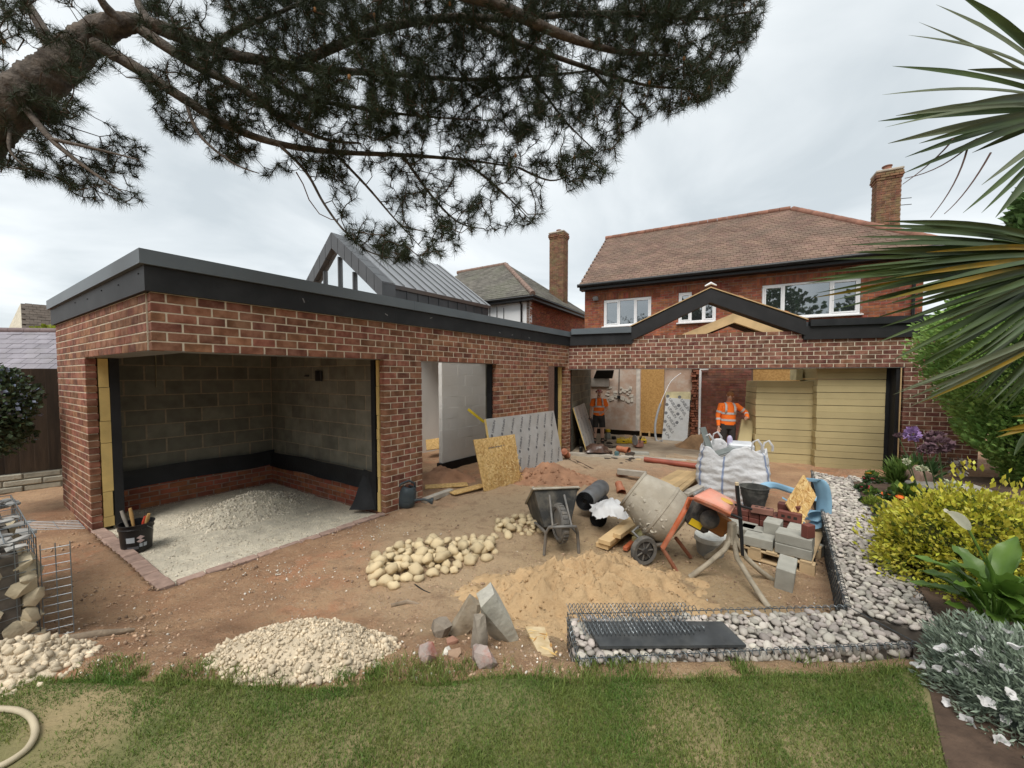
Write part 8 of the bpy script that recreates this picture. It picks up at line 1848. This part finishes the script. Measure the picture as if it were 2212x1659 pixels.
allium('round lilac allium head in front of the brick pier', 1970, 938, 4.9, 2010, 1075, .085, lil); allium('broad faded purple allium head nearest the conifer', 2030, 960, 4.7, 2030, 1085, .13, dpu, .5); allium('dull purple allium head drooping above the slab', 2020, 942, 4.9, 2040, 1080, .10, dpu, .5); allium('small faded purple allium under the broad one', 2000, 972, 4.7, 2025, 1085, .07, dpu, .5); allium('greenish white bud on a tall stem', 1958, 997, 4.7, 1985, 1085, .035, grn); allium('flat creamy flower head on a tall stem', 1992, 1012, 4.6, 2010, 1090, .055, grn, .4); allium('flat creamy flower head above the slab', 2052, 1047, 4.2, 2050, 1120, .08, grn, .3); allium('grey spent allium seed head beside the conifer', 2075, 1010, 4.6, 2075, 1090, .10, gry, 1.0, 70); allium('small dark bud beside the lilac allium', 1940, 940, 4.9, 1990, 1080, .04, dpu, .6)

# ================================================================== left edge and beyond
cean = M('blue_green_shrub_leaf', (.055, .085, .040), .6, .3, 9, rnd=.3); c_ = D(15, 880, 5.0)
cs_, CP = shrub('blue_flowering_shrub', 'dark green shrub with powdery blue flowers in front of the fence', 'shrub', (c_.x - .35, c_.y, 1.46), (.50, .42, .62), 5200, .06, .35, cean, 61, bark_d, lo=.5, bottom=-.9, bumps=.3)
blf = M('powder_blue_flower', (.24, .28, .38), .8, .25, 20); rs = np.random.default_rng(62); sel = np.array([p for p in CP if p[2] > 1.35]); sel = sel[rs.choice(len(sel), min(900, len(sel)), False)]; V, F_ = leafcloud(sel + rs.normal(0, .02, sel.shape), rs.normal(0, 1, sel.shape) + np.array([0, 0, .8]), .05, .45, rs); npobj('blue_flower_heads', V, F_, blf, cs_)
m_ = MB(); m_.blob((c_.x - .35, c_.y, 1.42), (.32, .28, .42), 3, .3); m_.tube([(c_.x - .4, c_.y, 0), (c_.x - .4, c_.y, 1.2)], .04, 8); m_.build('shade_core', M('blue_inner_shade', (.02, .03, .018), .9), cs_, smooth=180)  # stem, and an opaque blob whose dark colour paints the inner shade
c_ = D(95, 712, 16); shrub('lime_bush', 'bright lime green bush behind the slate roofed shed', 'shrub', (c_.x + .35, c_.y, c_.z - .42), (.8, .8, .5), 1500, .16, .4, M('lime_bush_leaf', (.26, .30, .03), .6, .3, 3, rnd=.3, trans=.2), 65, bark_d, lo=.3)
# a belt of garden trees behind the photographer, mirrored in the windows
for k, (x, y, h_, r) in enumerate(((-9, -13, 8.5, 3.0), (-2.5, -15, 10, 3.4), (4.5, -14, 7.5, 2.8), (11, -12, 9.5, 3.2), (17, -9, 7, 2.6))):
    rs = np.random.default_rng(80 + k); t = thing('garden_tree', ('round leafy tree', 'tall leafy tree', 'small leafy tree', 'broad leafy tree', 'short leafy tree')[k] + ' at the far end of the garden behind the photographer', 'tree', (x, y, 0)); P, d = ellip_pts((x, y, h_ * .6), (r, r, h_ * .42), 2600, rs, .4, .35, k * 3.1, -.9); V, F_ = leafcloud(P, d, .42, .4, rs); npobj('crown', V, F_, gdk, t); m_ = MB(); m_.tube([(x, y, -.1), (x + .1, y, h_ * .3), (x, y, h_ * .7)], [.25, .2, .08], 8); m_.build('trunk', bark_d, t)
# ================================================================== two workers
skin_m = M('skin', (0.56, 0.335, 0.24), .6, .08, 20); hivis = M('orange_hi_vis', (0.95, 0.19, 0.02), .75, .08, 6, bump=.5, bscale=14); tape = M('silver_reflective_tape', (0.50, 0.50, 0.49), .45)
dark_cloth = M('charcoal_workwear', (0.035, 0.032, 0.030), .9, .2, 9, bump=.4, bscale=18); boot_m = M('dark_boot', (0.03, 0.025, 0.02), .7); hair_m = M('reddish_brown_hair', (.30, .13, .05), .8, .3, 60)
def skinned(name, J, edges, root, mat, parent, T, sub=2):
    ks = list(J); me = bpy.data.meshes.new(name); me.from_pydata([tuple(T @ Vector(J[k][0])) for k in ks], [(ks.index(a), ks.index(b)) for a, b in edges], []); me.materials.append(mat)
    o = bpy.data.objects.new(name, me); COL.objects.link(o); setparent(o, parent)
    md = o.modifiers.new('skin', 'SKIN'); md.use_smooth_shade = True; md.branch_smoothing = .3
    for i, k in enumerate(ks):
        r = J[k][1]; sv = me.skin_vertices[0].data[i]; sv.radius = r if hasattr(r, '__len__') else (r, r); sv.use_root = (k == root)
    ss = o.modifiers.new('sub', 'SUBSURF'); ss.levels = sub; ss.render_levels = sub
    return o
def loft(rings, T, n=20, cap=True, wr=0.0, seed=0):
    m_ = MB(); rows = []
    for j, (c, rx, ry, *ax) in enumerate(rings):
        c = Vector(c); a, b = (Vector(ax[0]), Vector(ax[1])) if ax else (Vector((1, 0, 0)), Vector((0, 1, 0)))
        rows.append([T @ (c + a * rx * math.cos(2 * math.pi * k / n) * (1 + wr * noise.noise(Vector((k * .9, j * 1.3, seed)))) + b * ry * math.sin(2 * math.pi * k / n) * (1 + wr * noise.noise(Vector((k * .9, j * 1.3, seed + 5))))) for k in range(n)])
    m_.grid(rows, True)
    if cap: m_.f.append(list(range(n))[::-1]); m_.f.append([(len(rows) - 1) * n + k for k in range(n)])
    return m_
def along(pts, rad, T, n=12): m_ = MB(T); m_.tube(pts, rad, n); return m_
def hand(J, Ed, tag_, w_, dirv, side, hold=False):
    w_ = Vector(w_); d = Vector(dirv).normalized(); s_ = d.cross(Vector((0, 1, 0))); s_ = s_.normalized() if s_.length > .1 else Vector((1, 0, 0)); p = w_ + d * .07; J[tag_ + 'palm'] = (tuple(p), (.034, .018)); Ed.append((tag_ + 'wrist', tag_ + 'palm'))
    for k, (o_, l_) in enumerate(((-.03, .07), (-.012, .085), (.008, .08), (.026, .06))):
        a = p + d * .035 + s_ * o_; b = a + d * l_ * .5 + Vector((0, -.012, 0)); c = b + d * l_ * .35 + Vector((0, .02 if hold else -.012, 0)); J[f'{tag_}f{k}a'] = (tuple(a), .0095); J[f'{tag_}f{k}b'] = (tuple(b), .009); J[f'{tag_}f{k}c'] = (tuple(c), .008); Ed += [(tag_ + 'palm', f'{tag_}f{k}a'), (f'{tag_}f{k}a', f'{tag_}f{k}b'), (f'{tag_}f{k}b', f'{tag_}f{k}c')]
    a = p + s_ * .04 * side + Vector((0, -.01, 0)); b = a + d * .04 + s_ * .015 * side; J[tag_ + 'ta'] = (tuple(a), .011); J[tag_ + 'tb'] = (tuple(b), .009); Ed += [(tag_ + 'palm', tag_ + 'ta'), (tag_ + 'ta', tag_ + 'tb')]
def person(label, loc, rz, sc_, arms, long_sleeve, shorts, head_turn, hat, tilt=0.0):
    t = thing('person', label, 'person', loc); T = Matrix.Translation(Vector(loc)) @ Matrix.Rotation(rz, 4, 'Z') @ Matrix.Scale(sc_, 4) @ Matrix.Rotation(tilt, 4, 'Y')
    Th = Matrix.Translation((0, 0, 1.49)) @ head_turn @ Matrix.Translation((0, 0, -1.49)); H = lambda x, y, z: tuple(Th @ Vector((x, y, z)))
    J = {'pelvis': ((0, 0, .93), (.14, .10)), 'spine': ((0, 0, 1.12), (.125, .09)), 'chest': ((0, .01, 1.30), (.15, .10)), 'neckb': ((0, .02, 1.43), (.06, .06)), 'neck': (H(0, .01, 1.50), (.052, .052)), 'jaw': (H(0, -.012, 1.565), (.062, .066)), 'skull': (H(0, .0, 1.645), (.072, .088)), 'crown': (H(0, .01, 1.71), (.055, .068)), 'nose': (H(0, -.098, 1.625), .014)}
    Ed = [('pelvis', 'spine'), ('spine', 'chest'), ('chest', 'neckb'), ('neckb', 'neck'), ('neck', 'jaw'), ('jaw', 'skull'), ('skull', 'crown'), ('skull', 'nose')]
    for s_, n_ in ((-1, 'l'), (1, 'r')):
        sh_, el, wr, hd, hold = arms[n_]
        J[n_ + 'sh'] = (sh_, .062); J[n_ + 'el'] = (el, .043); J[n_ + 'wrist'] = (wr, .029); Ed += [('chest', n_ + 'sh'), (n_ + 'sh', n_ + 'el'), (n_ + 'el', n_ + 'wrist')]; hand(J, Ed, n_, wr, hd, -s_, hold)
        J[n_ + 'hip'] = ((s_ * .09, 0, .88), .09); J[n_ + 'knee'] = ((s_ * .11, -.015, .50), .058); J[n_ + 'calf'] = ((s_ * .115, .015, .34), .058); J[n_ + 'ank'] = ((s_ * .12, .02, .09), .038); J[n_ + 'toe'] = ((s_ * .135, -.11, .045), .036)
        Ed += [('pelvis', n_ + 'hip'), (n_ + 'hip', n_ + 'knee'), (n_ + 'knee', n_ + 'calf'), (n_ + 'calf', n_ + 'ank'), (n_ + 'ank', n_ + 'toe')]
    body = skinned('body', J, Ed, 'pelvis', skin_m, t, T)
    loft([((0, 0, .90), .172, .125), ((0, 0, .96), .175, .13), ((0, 0, 1.08), .168, .125), ((0, 0, 1.2), .178, .13), ((0, .0, 1.32), .19, .13), ((0, .01, 1.40), .175, .105), ((0, .015, 1.445), .10, .08), ((0, .015, 1.465), .066, .066)], T, 24, True, .05, len(label)).build('shirt', hivis, t, smooth=60)
    for n_ in 'lr':
        sh_, el, wr, hd, hold = arms[n_]; sh_, el, wr = Vector(sh_), Vector(el), Vector(wr); inn = sh_ + (Vector((0, .01, 1.36)) - sh_) * .45
        pts = [inn, sh_, sh_.lerp(el, .55), sh_.lerp(el, .72)] if not long_sleeve else [inn, sh_, sh_.lerp(el, .6), el, el.lerp(wr, .5), wr]
        along(pts, [.078, .08, .074, .076] if not long_sleeve else [.078, .078, .064, .058, .05, .042], T).build('sleeve', hivis, t, smooth=60)
        if long_sleeve:
            for f, r in ((.62, .067),): c = sh_.lerp(el, f); d = (el - sh_).normalized(); along([c - d * .025, c + d * .025], r, T).build('sleeve_band', tape, t, smooth=60)
            c = el.lerp(wr, .35); d = (wr - el).normalized(); along([c - d * .025, c + d * .025], .056, T).build('sleeve_band', tape, t, smooth=60)
    for z in (1.02, 1.19): loft([((0, 0, z - .025), .181, .136), ((0, 0, z + .025), .183, .137)], T, 24, False).build('chest_band', tape, t, smooth=60)
    for s_ in (-1, 1):
        m_ = MB(T); rows = []
        for z, y, x in ((1.2, -.125, .105), (1.28, -.128, .105), (1.36, -.115, .10), (1.42, -.07, .095), (1.45, .0, .09), (1.42, .08, .095), (1.3, .135, .105)): rows.append([(s_ * (x - .024), y * 1.05 - .004, z + .006), (s_ * (x + .024), y * 1.05 - .004, z + .004)])
        m_.grid(rows).build('shoulder_band', tape, t, smooth=180, solid=.006)
    lg = .52 if shorts else .07
    loft([((0, 0, .80), .165, .12), ((0, 0, .92), .168, .122), ((0, 0, .98), .158, .115)], T, 20, True).build('waistband', dark_cloth, t, smooth=60)
    for s_ in (-1, 1):
        a = [(s_ * .085, 0, .92), (s_ * .092, 0, .80), (s_ * .108, -.01, .60), (s_ * .112, -.012, .52)] if shorts else [(s_ * .085, 0, .92), (s_ * .09, 0, .78), (s_ * .11, -.015, .50), (s_ * .117, .015, .3), (s_ * .12, .02, .06)]
        along(a, [.10, .105, .10, .102] if shorts else [.10, .102, .078, .072, .07], T, 14).build('shorts_leg' if shorts else 'trouser_leg', dark_cloth, t, smooth=60)
        if shorts: along([(s_ * .12, .02, .06), (s_ * .12, .02, .17)], .047, T).build('sock', boot_m, t, smooth=60)
        m_ = MB(T); m_.tube([(s_ * .12, .06, .045), (s_ * .122, .0, .06), (s_ * .13, -.07, .05), (s_ * .138, -.15, .035)], [.04, .052, .048, .03], 10); m_.build('boot', boot_m, t, smooth=60)
    for s_ in (-1, 1):
        m_ = MB(T); m_.blob(H(s_ * .03, -.078, 1.64), .009, 1); m_.build('eye', black_pl, t); m_ = MB(T); m_.blob(H(s_ * .076, .01, 1.63), (.012, .02, .03), 1); m_.build('ear', skin_m, t, smooth=180)
    m_ = MB(T); m_.blob(H(0, -.078, 1.585), (.022, .006, .006), 1); m_.build('mouth', M('lips', (.28, .10, .08), .6), t)
    if hat:
        cm_ = M('red_white_cap', (.42, .07, .06), .7, .2, 12, dirt=(.75, .72, .70), dirt_scale=14, dirt_amt=1.0); m_ = MB(T); V, Fs = ico(2); m_.add([H(v.x * .084, v.y * .10 + .005, 1.672 + v.z * .075 * (1 if v.z > 0 else .1)) for v in V], Fs); m_.build('cap', cm_, t, smooth=60); m_ = MB(T); m_.blob(H(0, -.11, 1.668), (.07, .05, .008), 2); m_.build('cap_peak', cm_, t, smooth=60)
        for s_ in (-1, 1): m_ = MB(T); m_.blob(H(s_ * .092, .01, 1.66), (.02, .035, .035), 2); m_.build('ear_defender', M('dark_red_ear_cup', (.16, .03, .03), .5), t, smooth=60)
        m_ = MB(T); m_.blob(H(0, -.055, 1.555), (.04, .03, .03), 2); m_.build('beard', M('grey_brown_beard', (.16, .10, .07), .9), t, smooth=60)
    else:
        m_ = MB(T); V, Fs = ico(3); m_.add([H(v.x * .082 * (1 + .06 * noise.noise(v * 6)), v.y * .098 + .012, 1.672 + v.z * .078 * (1 + .08 * noise.noise(v * 6)) if v.z > -.1 and (v.y > -.75 or v.z > .35) else 1.66 + v.z * .03) for v in V], Fs); m_.build('hair', hair_m, t, smooth=180)
    return t, T
p1 = G(1293, 957, -.058)
t1, T1_ = person('worker in orange T-shirt, dark shorts and red cap standing facing outwards', (p1.x, p1.y, -.058), math.atan2(-p1.x, p1.y) * 0.5, .91, {'l': ((-.175, .01, 1.385), (-.245, .03, 1.13), (-.275, -.02, .90), (-.05, -.05, -1), True), 'r': ((.175, .01, 1.385), (.265, .05, 1.13), (.13, -.16, 1.02), (-.8, -.25, -.35), False)}, False, True, Matrix.Rotation(.12, 4, 'X'), True)
h0 = T1_ @ Vector((-.28, -.04, .80)); sw_ = thing('hand_saw', 'dark hand saw held down beside the leg of the capped worker', 'saw', h0)
m_ = MB(); m_.add([h0 + Vector((-.03, 0, .03)), h0 + Vector((.05, 0, .02)), h0 + Vector((.18, -.02, -.42)), h0 + Vector((.12, -.02, -.44))] + [h0 + Vector((-.03, .006, .03)), h0 + Vector((.05, .006, .02)), h0 + Vector((.18, -.014, -.42)), h0 + Vector((.12, -.014, -.44))], [[0, 1, 2, 3], [7, 6, 5, 4], [0, 4, 5, 1], [1, 5, 6, 2], [2, 6, 7, 3], [3, 7, 4, 0]]); m_.build('blade', M('dark_steel', (.05, .05, .055), .4, metal=.5), sw_)
MB().tube([h0 + Vector((-.04, 0, .0)), h0 + Vector((.0, 0, .06)), h0 + Vector((.05, 0, .02)), h0 + Vector((.0, 0, -.04)), h0 + Vector((-.04, 0, 0))], .012, 6).build('handle', black_pl, sw_, smooth=60)
p2 = D(1570, 900, 9.05)
t2, T2_ = person('worker in long-sleeved orange jumper and dark trousers leaning on the insulation', (p2.x, p2.y, -.058), -.15, .93, {'l': ((-.18, .0, 1.385), (-.235, .02, 1.12), (-.235, -.05, .87), (.05, -.1, -1), False), 'r': ((.18, .0, 1.38), (.40, -.03, 1.22), (.36, -.22, 1.11), (-.5, -.5, -.1), False)}, True, False, Matrix.Rotation(.35, 4, 'X') @ Matrix.Rotation(-.4, 4, 'Z'), False, .03)
